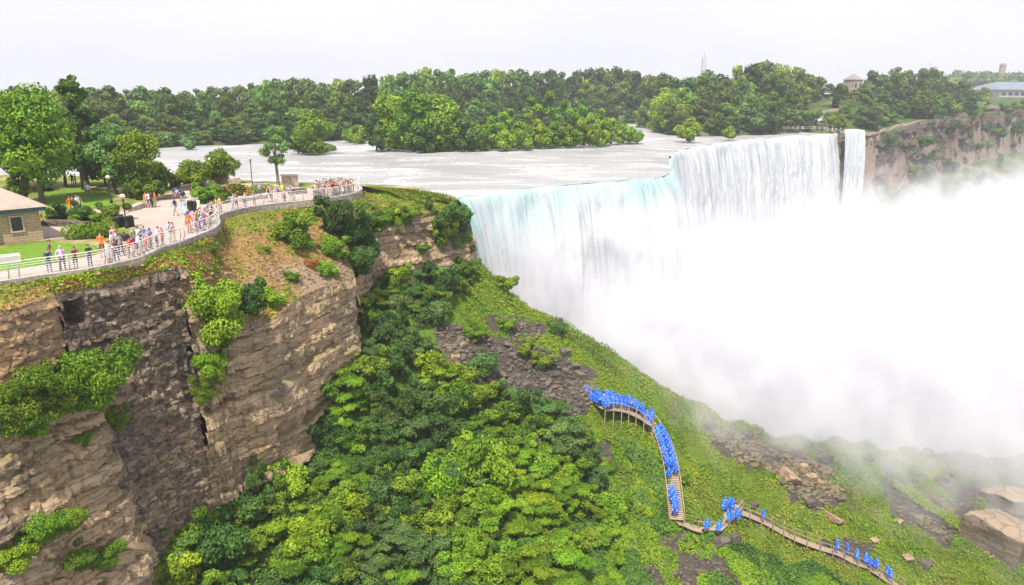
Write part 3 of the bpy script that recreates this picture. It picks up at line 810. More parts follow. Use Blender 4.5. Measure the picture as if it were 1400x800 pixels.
SH = {'bright': shrub_set('leafy_shrub', L_BRIGHT, 100, 3, nl=5200), 'mid': shrub_set('leafy_shrub', L_MID, 200, 3, nl=5200),
      'dark': shrub_set('leafy_shrub', L_DARK, 300, 2, nl=5200), 'sage': shrub_set('leafy_shrub', L_SAGE, 400, 2, nl=5200, size=0.10),
      'lime': shrub_set('leafy_shrub', L_LIME, 500, 2, nl=4600), 'rust': shrub_set('leafy_shrub', L_RUST, 600, 1, nl=2200, size=0.13)}
SH['near'] = shrub_set('leafy_shrub', L_BRIGHT, 710, 2, nl=9500, size=0.075, nb=16)
SH['neardark'] = shrub_set('leafy_shrub', L_MID, 740, 2, nl=9000, size=0.075, nb=16)
for _i, _k in enumerate(('bright', 'mid', 'lime', 'sage')): SH[_k] += [proto_sumac('leafy_shrub', 820 + 7 * _i, {'bright': L_BRIGHT, 'mid': L_MID, 'lime': L_LIME, 'sage': L_SAGE}[_k])] * 2
LOOK = {'bright': 'bright green', 'mid': 'mid green', 'dark': 'dark green', 'sage': 'greyish green', 'lime': 'yellow green', 'rust': 'rust coloured'}

def proto_tree(name, seed, material, H=12.0, W=5.0, trunk_h=0.28, nl=4200, size=0.42, nb=13, bark=None, top=0.9, parts=True, low=0.32, limbs=7, shell=0.45, rf=1.0):
    """deciduous tree: tapered trunk with limbs, crown of clumps with gaps between them"""
    rng = random.Random(seed); blobs = []; tips = []
    for i in range(nb):
        u = (i + rng.random()) / nb
        z = H * (low + (top - low) * u)
        prof = math.sin(math.pi * (0.18 + 0.74 * u)) ** 0.8
        a = i * 2.4 + rng.uniform(-0.5, 0.5); q = W * 0.66 * prof * rng.uniform(0.35, 1.0)
        r = rf * W * rng.uniform(0.26, 0.44) * (0.65 + 0.5 * prof)
        blobs.append(((q * math.cos(a), q * math.sin(a), z), (r, r, r * rng.uniform(0.62, 0.85))))
        tips.append((q * math.cos(a), q * math.sin(a), z))
    v, f, t = leaf_cards(seed, blobs, nl, size, shell, 0.3)
    tr = MB(); r0 = H * 0.022 + 0.04
    bend = (rng.uniform(-.3, .3), rng.uniform(-.3, .3))
    tr.tube([(0, 0, -0.6), (0, 0, 0.1), (bend[0] * 0.5, bend[1] * 0.5, H * trunk_h), (bend[0], bend[1], H * 0.62), (bend[0] * 1.4, bend[1] * 1.2, H * 0.86)], lambda q: r0 * (1.35 - 1.25 * q), 8)
    for i in range(limbs):
        p = tips[i * len(tips) // limbs]; z0 = max(H * trunk_h * 0.9, p[2] - H * rng.uniform(0.14, 0.26))
        tr.tube([(bend[0] * .6, bend[1] * .6, z0), (p[0] * 0.45, p[1] * 0.45, z0 + (p[2] - z0) * 0.6), (p[0] * 0.95, p[1] * 0.95, p[2])], r0 * 0.45, 6, 0, r0 * 0.1)
    if parts:
        root = empty(name)
        mesh_obj('crown', v, f, material, root, None, False, {'tone': t})
        tr.build('trunk', bark or M_BARK, root, True)
    else:
        tv = np.array(tr.v); off = len(v)
        vv = np.vstack([v, tv]); ff = [tuple(q) for q in f.tolist()] + [tuple(i + off for i in q) for q in tr.f]
        root = mesh_obj(name, vv, ff, [material, bark or M_BARK], None, [0] * len(f) + [1] * len(tr.f), False, {'tone': np.concatenate([t, np.full(len(tv), .5)])})
    STORE.append(root)
    root['H'] = H
    return root

# ------------------------------------------------------------------ shrubs on the talus below the bluff
rs = random.Random(7); rn = np.random.default_rng(7)
THICKET = [[(352, 700), (420, 625), (455, 556), (500, 508), (512, 480), (530, 440), (560, 445), (590, 480), (625, 525), (665, 540), (715, 550), (760, 580), (815, 610), (828, 660), (836, 720), (850, 840), (150, 860), (205, 790), (225, 735), (280, 690)]]
UPPER = [[(482, 380), (500, 366), (560, 382), (600, 380), (640, 372), (650, 384), (640, 400), (600, 402), (612, 425), (590, 440), (545, 440), (525, 440), (508, 470), (494, 430)]]
placed = []
def try_place(px, py, mind):
    p = HIT(px, py)
    if placed:
        q = np.array(placed)
        if (np.hypot(q[:, 0] - p[0], q[:, 1] - p[1]) < mind).any(): return None
    placed.append((p[0], p[1])); return p
def rand_in(poly):
    xs = [q[0] for q in poly]; ys = [q[1] for q in poly]
    while True:
        x, y = rs.uniform(min(xs), max(xs)), rs.uniform(min(ys), max(ys))
        if inpoly(np.array(x), np.array(y), poly): return x, y
def place_region(region):
    return ('at the foot of the brown bluff' if region == 0 else 'in the dense thicket across the lower slope' if region == 1 else 'near the top of the slope below the grassy point')
count = 0
for tries in range(2600):
    if count >= 205: break
    x, y = rand_in(THICKET[0])
    near = (x < 560 and y < 640)
    p = try_place(x, y, 1.75 if count < 150 else 1.3)
    if p is None: continue
    pick = float(vnoise(x * 0.011, y * 0.016, 0, 91)) + rs.uniform(-0.45, 0.45)
    kind = 'dark' if pick < -0.42 else 'sage' if pick < -0.22 else 'mid' if pick < 0.06 else 'bright' if pick < 0.66 else 'lime'
    sc = rs.uniform(0.7, 1.6) * (1.0 if count < 150 else 0.8)
    place(rs.choice(SH[kind]), (p[0], p[1], p[2] - 0.35), rs.uniform(0, 6.28), sc, f'{LOOK[kind]} leafy shrub {place_region(0 if near else 1)}',
          f'{LOOK[kind]} shrubs {place_region(0 if near else 1)}', 'shrub', rs.uniform(0.8, 1.2))
    count += 1
count = 0
for tries in range(600):
    if count >= 40: break
    x, y = rand_in(UPPER[0])
    p = try_place(x, y, 1.5)
    if p is None: continue
    kind = rs.choice(['dark', 'mid', 'mid', 'sage', 'bright'])
    place(rs.choice(SH[kind]), (p[0], p[1], p[2] - 0.3), rs.uniform(0, 6.28), rs.uniform(0.65, 1.15), f'{LOOK[kind]} leafy shrub {place_region(2)}',
          f'{LOOK[kind]} shrubs {place_region(2)}', 'shrub', rs.uniform(0.8, 1.1))
    count += 1
# single shrubs that stand out
def lone(px, py, kind, sc, label, on='hill', D=None, sz=1.0, i=0, dz=-0.2):
    if on == 'pd' and px < 330 and py > 400: kind = 'near' if kind in ('bright', 'lime') else 'neardark'
    if on == 'pd' and px < 170: dz = -0.2 * sc
    if on == 'pd' and px < 190 and py > 690: D -= 1.4; dz = 0.0; sc *= 1.15
    p = HIT(px, py) if on == 'hill' else brow_at(px, py) if on == 'brow' else PD(px, py, D)
    return place(SH[kind][i % min(2, len(SH[kind]))], (p[0], p[1], p[2] + dz), px * 0.37, sc, label, None, 'shrub', sz, {'hill': None, 'brow': 'brow_bush', 'pd': 'cliff_bush'}[on])
lone(660, 650, 'bright', 1.9, 'round fresh green shrub taller than its neighbours in mid thicket', sz=1.35)
lone(478, 612, 'lime', 0.95, 'small yellowing shrub in the thicket close to the bluff')
lone(492, 600, 'rust', 0.6, 'little orange brown shrub beside the yellowing one near the bluff')
lone(655, 510, 'sage', 1.15, 'solitary grey green shrub growing in the dark rubble', sz=1.2)
lone(590, 440, 'sage', 1.3, 'drooping grey green shrub with bare lower branches above the rubble')
lone(600, 398, 'dark', 1.5, 'dark bushy shrub at the head of the rubble slope', sz=1.2)
lone(650, 462, 'mid', 0.9, 'small green shrub between two patches of rubble')
lone(690, 450, 'mid', 0.8, 'low green shrub above the grey rubble patch')
lone(715, 482, 'bright', 0.85, 'bright shrub on the right edge of the rubble', i=1)
lone(740, 500, 'mid', 0.95, 'mid green shrub among grey boulders below the ridge')
lone(742, 425, 'dark', 0.95, 'dark shrub on the ridge line against the mist')
lone(690, 395, 'mid', 1.0, 'round green shrub on the upper ridge beside the falls')
lone(760, 455, 'sage', 0.8, 'grey green shrub beside the tan rock on the ridge')
lone(790, 640, 'dark', 1.4, 'dark glossy shrub left of the wooden stairs', sz=1.2)
lone(770, 610, 'sage', 1.3, 'pale dense shrub above the dark glossy one')
lone(700, 548, 'sage', 1.1, 'pale leafy shrub at the foot of the rubble slope', i=1)
lone(760, 560, 'mid', 0.7, 'small shrub under the queue of blue ponchos')
lone(868, 640, 'lime', 0.5, 'small yellow green bush close to the stair')
lone(850, 690, 'bright', 0.7, 'bright low bush near the bottom of the stair')
lone(880, 700, 'bright', 0.6, 'bright bush touching the lower stair posts', i=2)
lone(1135, 745, 'dark', 0.45, 'small dark bush beside the boardwalk palings')
lone(935, 660, 'mid', 0.55, 'green bush to the right of the stair handrail')
# brow and cliff-top shrubs
lone(312, 448, 'bright', 1.75, 'big fresh green bush filling the gully above the bluff', 'pd', 58.6, 1.25, 1, -0.2)
lone(330, 425, 'dark', 1.1, 'dark bush tucked behind the big gully bush at the cliff edge', 'pd', 60.4, 1.3)
lone(300, 470, 'dark', 1.0, 'dark bush hanging under the big gully bush', 'pd', 58.2, 1.3)
lone(290, 505, 'bright', 0.8, 'upper leafy vine clump draped in the gully beside the dark wall', 'pd', 57.0, 1.3)
lone(285, 540, 'mid', 0.75, 'lower leafy vine clump draped in the gully beside the dark wall', 'pd', 56.4, 1.4)
lone(362, 415, 'lime', 0.95, 'yellow green bush at the cliff edge right of the gully bush', 'brow')
lone(398, 330, 'bright', 1.25, 'feathery bright green bush standing alone on the dry slope', 'brow', None, 1.2)
lone(412, 336, 'lime', 0.75, 'low lime green bush leaning on the feathery one', 'brow')
lone(455, 348, 'lime', 1.15, 'lime green bush at the right end of the dry slope', 'brow')
lone(448, 378, 'lime', 0.85, 'yellow green bush on the corner of the bluff top', 'brow')
lone(480, 325, 'dark', 1.5, 'dark tall bush crowning the recess between the two cliffs', 'pd', 85, 1.3)
lone(455, 312, 'dark', 1.3, 'dark bush at the top of the recess, nearest the promenade', 'pd', 83, 1.3, 1)
lone(495, 348, 'dark', 1.3, 'dark bush low in the recess beside the shaded cliff', 'pd', 86, 1.4)
lone(487, 370, 'dark', 1.2, 'dark bush at the foot of the recess', 'pd', 83, 1.3, 1)
lone(515, 312, 'mid', 1.25, 'green bush on the rim of the shaded cliff, left end', 'brow')
lone(535, 305, 'bright', 0.9, 'bright bush on the rim of the shaded cliff', 'brow')
lone(556, 303, 'mid', 1.0, 'rounded bush overhanging the shaded cliff', 'brow')
lone(600, 305, 'dark', 1.3, 'dark bush on the point beside the falls', 'pd', 96, 1.1)
lone(622, 312, 'dark', 1.3, 'dark bush overhanging the water at the tip of the point', 'pd', 98.5, 1.2, 1)
lone(605, 330, 'mid', 1.1, 'green bush on the cliff below the dark ones at the point', 'pd', 96.5, 1.3)
lone(632, 340, 'sage', 1.0, 'greyish bush clinging to the cliff end beside the falls', 'pd', 99, 1.4)
lone(580, 342, 'mid', 0.5, 'small bush on a ledge of the shaded cliff', 'pd', 93.6)
lone(640, 372, 'mid', 0.9, 'green bush at the lower tip of the point touching the spray', 'pd', 99, 1.1)
lone(290, 318 + 25, 'mid', 0.35, 'tiny green tuft bush on the dry slope near the kerb', 'brow')
lone(365, 345, 'lime', 0.4, 'tiny yellow tuft bush on the dry slope', 'brow')
lone(400, 385, 'mid', 0.5, 'small dull green bush at the stony cliff edge', 'brow')
lone(425, 365, 'rust', 0.5, 'rusty little bush on the stony edge of the slope', 'brow')
lone(580, 268, 'mid', 0.5, 'low bush at the back edge of the grassy point', 'brow')
# bushes on the ledges by the dark wall
lone(135, 535, 'bright', 1.55, 'large fresh green bush growing on the ledge in front of the dark wall', 'pd', 47.7, 1.3)
lone(95, 545, 'bright', 1.15, 'fresh green bush left of the large one on the ledge', 'pd', 46.3, 1.3, 2)
lone(72, 560, 'mid', 0.85, 'mid green bush on the edge of the brown ledge', 'pd', 44.5)
lone(30, 545, 'lime', 1.2, 'yellow green bush at the frame edge on the ledge', 'pd', 43.6, 1.2)
lone(5, 580, 'dark', 1.1, 'dark bush at the very edge of the ledge', 'pd', 41.7)
lone(40, 588, 'mid', 0.8, 'leafy bush hanging over the brown ledge', 'pd', 42.7)
lone(158, 580, 'dark', 0.55, 'small dark bush in the corner between ledge and wall', 'pd', 49.3, 1.2)
lone(112, 606, 'bright', 0.42, 'tuft of green on the face of the brown ledge', 'pd', 46.1)
lone(60, 735, 'dark', 0.8, 'dark bush on the lower ledge by the wall foot', 'pd', 43.3)
lone(95, 722, 'mid', 0.65, 'green bush on the lower ledge, right of the dark one', 'pd', 44.9)
lone(20, 770, 'bright', 0.7, 'bright bush on the crumbling shelf at the frame edge', 'pd', 41.7)
lone(110, 775, 'mid', 0.6, 'low bush on the crumbling shelf', 'pd', 44.6)
lone(150, 768, 'dark', 0.55, 'dark low bush on the crumbling shelf near its end', 'pd', 46.1)
lone(180, 780, 'bright', 0.5, 'bright weed bush at the end of the crumbling shelf', 'pd', 48.4)
lone(240, 740, 'dark', 1.5, 'deep green shrub in the hollow under the dark wall', 'pd', 53.5, 1.1)
lone(285, 735, 'dark', 1.3, 'deep green shrub where bluff and dark wall meet', 'pd', 55.5, 1.1, 1)
lone(375, 680, 'mid', 1.0, 'ivy clad shrub climbing the lower bluff', 'pd', 61.6, 1.6)
lone(352, 660, 'dark', 0.6, 'dark ivy clump on the lower corner of the bluff', 'pd', 59.6, 1.8)

# ------------------------------------------------------------------ low undergrowth between the shrubs, grass tufts on the open slope
def carpet(name, polys, n, size, material, seed, hgt=0.35, clump=0.28, keep=None, lift=0.0):
    rng = np.random.default_rng(seed)
    # even cover per ground area: sample world positions and keep those inside the outlines
    if len(polys) == 2 and not isinstance(polys[0], list):
        lo, hi = np.array(polys[0]), np.array(polys[1]); ok = np.ones(n * 6, bool)
        X = rng.uniform(lo[0], hi[0], n * 6); Y = rng.uniform(lo[1], hi[1], n * 6)
    else:
        W0 = np.array([HIT(a, b) for p in polys for a, b in p]); lo, hi = W0.min(0), W0.max(0)
        X = rng.uniform(lo[0], hi[0], n * 6); Y = rng.uniform(lo[1], hi[1], n * 6); ok = np.zeros(len(X), bool)
        for p in polys: ok |= inpoly(X, Y, [tuple(HIT(a, b)[:2]) for a, b in p])
    if keep is not None: ok &= keep(X, Y)
    X, Y = X[ok][:n], Y[ok][:n]; Z = hill(X, Y)
    m = len(X)
    p = np.stack([X, Y, Z + lift + hgt * rng.random(m) * (0.5 + 0.8 * np.clip(vnoise(X * .6, Y * .6, 0, seed) + .5, 0, 1.4))], 1)
    e = 0.5; gxx = (hill(X + e, Y) - hill(X - e, Y)) / (2 * e); gyy = (hill(X, Y + e) - hill(X, Y - e)) / (2 * e)
    nr = np.stack([-gxx, -gyy, np.ones(m)], 1); nr /= np.linalg.norm(nr, axis=1)[:, None]
    nr = nr + rng.normal(size=(m, 3)) * 0.5; nr /= np.linalg.norm(nr, axis=1)[:, None]
    a = np.cross(nr, rng.normal(size=(m, 3))); a /= np.linalg.norm(a, axis=1)[:, None]; b = np.cross(nr, a)
    sz = size * (0.5 + rng.random(m)); L = a * sz[:, None]; Wd = b * (sz * 0.55)[:, None]; fo = nr * (sz * .25)[:, None]
    V = np.stack([p - L, p + Wd + fo, p + L, p - Wd + fo], 1).reshape(-1, 3)
    tone = np.clip(0.5 + 0.35 * fbm(X * 0.22, Y * 0.22, 0, seed + 3, 3) + 0.13 * rng.normal(size=m), 0, 1)
    o = mesh_obj(name, V, (np.arange(m) * 4)[:, None] + np.arange(4)[None], material, None, None, False, {'tone': np.repeat(tone, 4)})
    tag(o, kind='stuff'); return o
carpet('undergrowth', THICKET + UPPER, 62000, 0.17, L_DARK, 801, 0.5)
notrub = lambda X, Y: pxmask(X, Y, hill(X, Y), RUBBLE_PX) < 0.5
inthick = lambda X, Y: pxmask(X, Y, hill(X, Y), THICKET) > 0.5
carpet('slope_grass', ((-8.0, 52.0), (112.0, 126.0)), 170000, 0.15, L_GRASS, 803, 0.30, keep=lambda X, Y: notrub(X, Y) & ~inthick(X, Y) & (Y < ridge_y(X) + 5) & ~inpoly(X, Y, HEAD_POLY) & (vnoise(X * .45, Y * .45, 0, 5) > -0.55))
carpet('slope_weeds', ((-8.0, 60.0), (112.0, 122.0)), 26000, 0.17, L_MID, 809, 0.55, keep=lambda X, Y: notrub(X, Y) & ~inthick(X, Y) & (Y < ridge_y(X) + 3) & ~inpoly(X, Y, HEAD_POLY) & (vnoise(X * .28, Y * .28, 0, 45) > 0.12))
MIXZ = [[(760, 575), (818, 590), (870, 610), (905, 640), (915, 720), (1000, 740), (1110, 770), (1200, 830), (860, 850), (836, 720), (828, 660), (815, 610)]]
carpet('slope_weeds', MIXZ, 26000, 0.17, L_LIME, 805, 0.4, keep=lambda X, Y: vnoise(X * .5, Y * .5, 0, 15) > 0.0)
carpet('slope_weeds', MIXZ, 16000, 0.18, L_MID, 807, 0.4, keep=lambda X, Y: vnoise(X * .45, Y * .45, 0, 25) > 0.25)

carpet('slope_weeds', MIXZ, 17000, 0.2, L_DARK, 811, 0.6, keep=lambda X, Y: vnoise(X * .3, Y * .3, 0, 65) > 0.0)
carpet('slope_weeds', ((-4.0, 66.0), (112.0, 118.0)), 9000, 0.15, L_DRY0, 813, 0.5, keep=lambda X, Y: notrub(X, Y) & ~inthick(X, Y) & (Y < ridge_y(X) + 2) & ~inpoly(X, Y, HEAD_POLY) & (vnoise(X * .22, Y * .22, 0, 75) > 0.38))
# ------------------------------------------------------------------ terrace ground, plaza, lawns
M_PLAZA = grass_earth('plaza concrete', (0.40, 0.325, 0.28), (0.47, 0.385, 0.335), (0.36, 0.29, 0.25), (0.43, 0.35, 0.30), 0.25, 0.42, 0.62)
M_SOIL = grass_earth('park ground', (0.09, 0.135, 0.02), (0.17, 0.21, 0.035), (0.30, 0.225, 0.12), (0.42, 0.32, 0.19), 0.18, 0.46, 0.62)
M_LAWN = grass_earth('mown lawn', (0.085, 0.175, 0.018), (0.16, 0.27, 0.03), (0.17, 0.23, 0.04), (0.26, 0.26, 0.07), 0.22, 0.50, 0.72)
M_CONC = plain('pale concrete', (0.52, 0.50, 0.47), 0.85, 0, 0.10, 2.0)
M_KERB = rock_material('kerb stone', (0.26, 0.245, 0.23), (0.36, 0.34, 0.32), (0.44, 0.42, 0.40), (0.50, 0.48, 0.46), 3.2, True, 0.25)
M_RAIL = plain('brushed steel', (0.80, 0.79, 0.77), 0.45, 0.35, 0.05)
M_POST = plain('grey painted steel', (0.36, 0.35, 0.34), 0.5, 0.4, 0.1)
M_BLACK = plain('black painted metal', (0.018, 0.018, 0.02), 0.45, 0.1, 0.2)
M_GREENM = plain('dark green painted metal', (0.02, 0.035, 0.028), 0.45, 0.1, 0.2)

n, l, b = M_PLAZA.node_tree.nodes, M_PLAZA.node_tree.links, M_PLAZA.node_tree.nodes['Principled BSDF']
bk = n.new('ShaderNodeTexBrick'); bk.inputs['Scale'].default_value = 1.0; bk.offset = 0.0; bk.inputs['Brick Width'].default_value = 2.4; bk.inputs['Row Height'].default_value = 2.4; bk.inputs['Mortar Size'].default_value = 0.05
bk.inputs['Color1'].default_value = (1, 1, 1, 1); bk.inputs['Color2'].default_value = (0.93, 0.93, 0.92, 1); bk.inputs['Mortar'].default_value = (0.72, 0.70, 0.68, 1)
mpk = n.new('ShaderNodeMapping'); mpk.inputs['Rotation'].default_value = (0, 0, R(24)); l.new(position(n), mpk.inputs['Vector']); l.new(mpk.outputs[0], bk.inputs['Vector'])
src = b.inputs['Base Color'].links[0].from_socket; l.new(mixc(n, l, 1.0, src, bk.outputs['Color'], 'MULTIPLY'), b.inputs['Base Color'])
KIN = KERB.copy(); KIN[:, 2] = 0
kd = np.gradient(KERB[:, :2], axis=0); kd /= np.linalg.norm(kd, axis=1)[:, None]
KN = np.stack([kd[:, 1], -kd[:, 0]], 1)           # points outward, to the gorge
KIN[:, :2] -= KN * 0.30
BACK_PX = [(600, 262), (560, 257), (500, 253.5), (440, 252), (380, 250), (345, 248), (300, 246), (260, 248), (210, 247), (150, 244), (60, 241), (-60, 240), (-400, 240), (-700, 243)]
BACK = [PZ(a, b, -0.2) for a, b in BACK_PX]
TP = [tuple(p[:2]) for p in KIN[::3]] + [tuple(KIN[-1][:2])] + [tuple(p[:2]) for p in BACK] + [(-160, 60), (-110, 0)]
def sheet(name, poly, z, material, sub=0):
    vs = [(p[0], p[1], z) for p in poly]
    o = mesh_obj(name, np.array(vs), [tuple(range(len(vs)))], material)
    bm = bmesh.new(); bm.from_mesh(o.data); bmesh.ops.triangulate(bm, faces=bm.faces[:]); 
    for f in bm.faces:
        if f.normal.z < 0: f.normal_flip()
    bm.to_mesh(o.data); bm.free()
    tag(o, kind='structure'); return o
sheet('terrace_ground', TP, -0.02, M_SOIL)
def pz(lst, z=0.0): return [tuple(PZ(a, b, z)[:2]) for a, b in lst]
i0 = 3
PL = [tuple(p[:2]) for p in KIN[i0::3]] + [tuple(KIN[-1][:2])] + pz([(470, 255.5), (440, 258), (400, 256), (385, 252), (345, 251), (300, 251), (262, 253), (248, 257), (236, 262), (224, 271), (206, 282), (180, 288), (166, 297),
     (175, 306), (196, 313), (190, 322), (160, 330), (150, 336), (142, 345), (120, 352), (62, 363), (0, 372), (-80, 384)] ) + [tuple((KIN[i0] - KN[i0] * 3.2)[:2]) if False else (float(KIN[i0, 0] - KN[i0, 0] * 3.2), float(KIN[i0, 1] - KN[i0, 1] * 3.2))]
sheet('plaza', PL, 0.004, M_PLAZA)
sheet('path', pz([(-80, 344), (0, 332), (58, 329), (96, 325), (110, 315), (92, 307), (62, 306), (20, 310), (-80, 320)]), 0.004, M_PLAZA)
sheet('path', pz([(125, 292), (165, 296), (178, 289), (150, 284), (128, 286)]), 0.003, M_PLAZA)
sheet('lawn', pz([(-80, 382), (0, 370.5), (62, 361.5), (112, 351), (131, 343), (135, 336), (118, 334), (98, 333), (64, 331.5), (20, 337), (-80, 348)]), 0.012, M_LAWN)
sheet('lawn', pz([(58, 300), (100, 297), (128, 284), (160, 281), (152, 262), (110, 257), (62, 262), (40, 280)]), 0.012, M_LAWN)
sheet('lawn', pz([(0, 252), (60, 250), (140, 249), (150, 256), (100, 258), (40, 263), (0, 268), (-60, 270)]), 0.008, M_SOIL)
# grassy top of the point beside the falls
BACKP = resample_n(catmull([PZ(489, 256, -.4), PZ(520, 255, -0.6), PZ(560, 258.5, -1.0), PZ(600, 265, -1.8), PZ(618, 271, -2.2), PD(626, 276, 106.5)], 0.5), 60)
j0, j1 = near_idx(AA, PZ(495, 263, -.45)), len(AA) - 1
e0 = near_idx(BB, PD(583, 292, 95.0))
FR = resample_n(np.vstack([AA[near_idx(AA, PZ(489, 258, -.45)):][:1], AA[-1:], BROW_PTS[-1]]), 60)
tt2 = np.linspace(0, 1, 16)
V = FR[:, None] * (1 - tt2)[None, :, None] + BACKP[:, None] * tt2[None, :, None]
V[..., 2] += 0.25 * fbm(V[..., 0] * .3, V[..., 1] * .3, 0, 61, 3) * np.sin(np.pi * tt2)[None]
V2 = np.concatenate([V, V[:, -1:] + np.array([0.4, 1.2, -4.0])], 1)
pt = mesh_obj('point_ground', V2.reshape(-1, 3), grid_faces(60, 17), M_BROW, None, None, True, {'dry': np.full(60 * 17, 0.1), 'stone': np.zeros(60 * 17)})
tag(pt, kind='structure')

# kerb wall along the edge
def ribbon(P, N, prof):
    """sweep a cross-section (offset outward, height) along P"""
    V = np.stack([np.concatenate([P[:, :2] + N * o_, np.full((len(P), 1), z_)], 1) for o_, z_ in prof], 1)
    return V
prof = [(-0.30, -0.10), (-0.30, 0.12), (-0.27, 0.15), (0.07, 0.15), (0.10, 0.12), (0.10, -1.6)]
VK = ribbon(KERB, KN, prof)
kb = mesh_obj('kerb_wall', VK.reshape(-1, 3), grid_faces(len(KERB), len(prof)), M_KERB)
tag(kb, 'long pale stone kerb wall curving along the edge of the promenade', 'kerb wall')

# railing: curved posts in pairs, thin white bars
rail = empty('railing', KIN[near_idx(KIN, PZ(200, 355, 0))])
tag(rail, 'long white steel railing with curved posts following the promenade edge', 'railing')
off0 = np.array(rail.location)
RP = KERB.copy(); RP[:, :2] -= KN * 0.12; RP[:, 2] = 0.15
arc = [(-0.02, 0.0), (0.10, 0.25), (0.16, 0.5), (0.15, 0.75), (0.06, 0.98), (-0.06, 1.08)]   # (outward, up)
def pt_on(i, o_, z_): return np.array([RP[i, 0] + KN[i, 0] * o_, RP[i, 1] + KN[i, 1] * o_, 0.15 + z_]) - off0
i = 2; kpost = 0
while i < len(RP) - 2:
    for j in (i, i + 1) if RP[i, 1] < 62 else (i,):
        m = MB(); m.tube([pt_on(j, a, b) + np.array([0, 0, -0.0]) for a, b in arc], 0.035, 6)
        m.build('post', M_POST, rail)
    i += 5 if RP[i, 1] < 62 else 4
for (a, b) in ((0.05, 0.14), (0.11, 0.30), (0.145, 0.46), (0.15, 0.62), (0.135, 0.78), (0.08, 0.93)):
    m = MB(); m.tube([pt_on(i, a, b) for i in range(1, len(RP) - 1)], 0.016, 5); m.build('bar', M_RAIL, rail)
m = MB(); m.tube([pt_on(i, -0.06, 1.09) for i in range(1, len(RP) - 1)], 0.03, 6); m.build('handrail', M_RAIL, rail)

# dry grass, weeds and loose stones on the brow
def brow_cards(name, n, size, material, seed, pick, hgt):
    rng = np.random.default_rng(seed); a = rng.integers(0, BROW_PTS.shape[0] - 1, n * 4); b_ = rng.integers(1, BROW_PTS.shape[1] - 1, n * 4)
    ok = pick(dry[a, b_] if dry.ndim == 2 else 0, stone[a, b_], a / BROW_PTS.shape[0], b_ / BROW_PTS.shape[1]); a, b_ = a[ok][:n], b_[ok][:n]
    u = rng.random((len(a), 1)); v = rng.random((len(a), 1))
    P = BROW_PTS[a, b_] * (1 - u) * (1 - v) + BROW_PTS[a + 1, b_] * u * (1 - v) + BROW_PTS[a, b_ + 1] * (1 - u) * v + BROW_PTS[a + 1, b_ + 1] * u * v
    m_ = len(P); P[:, 2] += hgt * rng.random(m_)
    nr = rng.normal(size=(m_, 3)) * 0.8 + np.array([0.2, -0.2, 0.8]); nr /= np.linalg.norm(nr, axis=1)[:, None]
    q = np.cross(nr, rng.normal(size=(m_, 3))); q /= np.linalg.norm(q, axis=1)[:, None]; w_ = np.cross(nr, q); sz = size * (.5 + rng.random(m_))
    L = q * sz[:, None]; Wd = w_ * (sz * .5)[:, None]
    V = np.stack([P - L, P + Wd, P + L, P - Wd], 1).reshape(-1, 3); tone = np.clip(.5 + .3 * fbm(P[:, 0] * .5, P[:, 1] * .5, 0, seed, 3) + .13 * rng.normal(size=m_), 0, 1)
    o = mesh_obj(name, V, (np.arange(m_) * 4)[:, None] + np.arange(4)[None], material, None, None, False, {'tone': np.repeat(tone, 4)}); tag(o, kind='stuff'); return o
L_DRY = leaf_material('dry grass', (0.20, 0.115, 0.03), (0.33, 0.21, 0.06), (0.42, 0.32, 0.10), 0.04, 0.2)
L_VERGE = leaf_material('verge grass', (0.11, 0.155, 0.015), (0.19, 0.235, 0.025), (0.30, 0.30, 0.045), 0.04, 0.3)
def seam_cards(name, G, n, size, material, seed, hgt):
    rng = np.random.default_rng(seed); a = rng.integers(0, G.shape[0] - 1, n); b_ = (rng.random(n) ** 1.6 * (G.shape[1] - 1)).astype(int)
    P = G[a, b_] + rng.normal(size=(n, 3)) * np.array([.3, .3, 0.03]); P[:, 2] += hgt * rng.random(n)
    nr = rng.normal(size=(n, 3)) * .8 + np.array([.1, -.3, .8]); nr /= np.linalg.norm(nr, axis=1)[:, None]
    q = np.cross(nr, rng.normal(size=(n, 3))); q /= np.linalg.norm(q, axis=1)[:, None]; w_ = np.cross(nr, q); sz = size * (.5 + rng.random(n)); L = q * sz[:, None]; Wd = w_ * (sz * .5)[:, None]
    V_ = np.stack([P - L, P + Wd, P + L, P - Wd], 1).reshape(-1, 3); tone = np.clip(.5 + .3 * fbm(P[:, 0] * .5, P[:, 1] * .5, 0, seed, 3) + .13 * rng.normal(size=n), 0, 1)
    o = mesh_obj(name, V_, (np.arange(n) * 4)[:, None] + np.arange(4)[None], material, None, None, False, {'tone': np.repeat(tone, 4)}); tag(o, kind='stuff')
seam_cards('verge_grass', V, 16000, 0.13, L_VERGE, 71, 0.22)
brow_cards('dry_grass', 9000, 0.13, L_DRY, 61, lambda d, s_, u, v: (d > 0.35) & (s_ < 0.62), 0.12)
brow_cards('verge_grass', 20000, 0.11, L_VERGE, 63, lambda d, s_, u, v: (d < 0.5), 0.12)
brow_cards('weeds', 9000, 0.14, L_BRIGHT, 65, lambda d, s_, u, v: (vnoise(u * 60, v * 9, 0, 4) > 0.2) & (v > 0.1), 0.25)
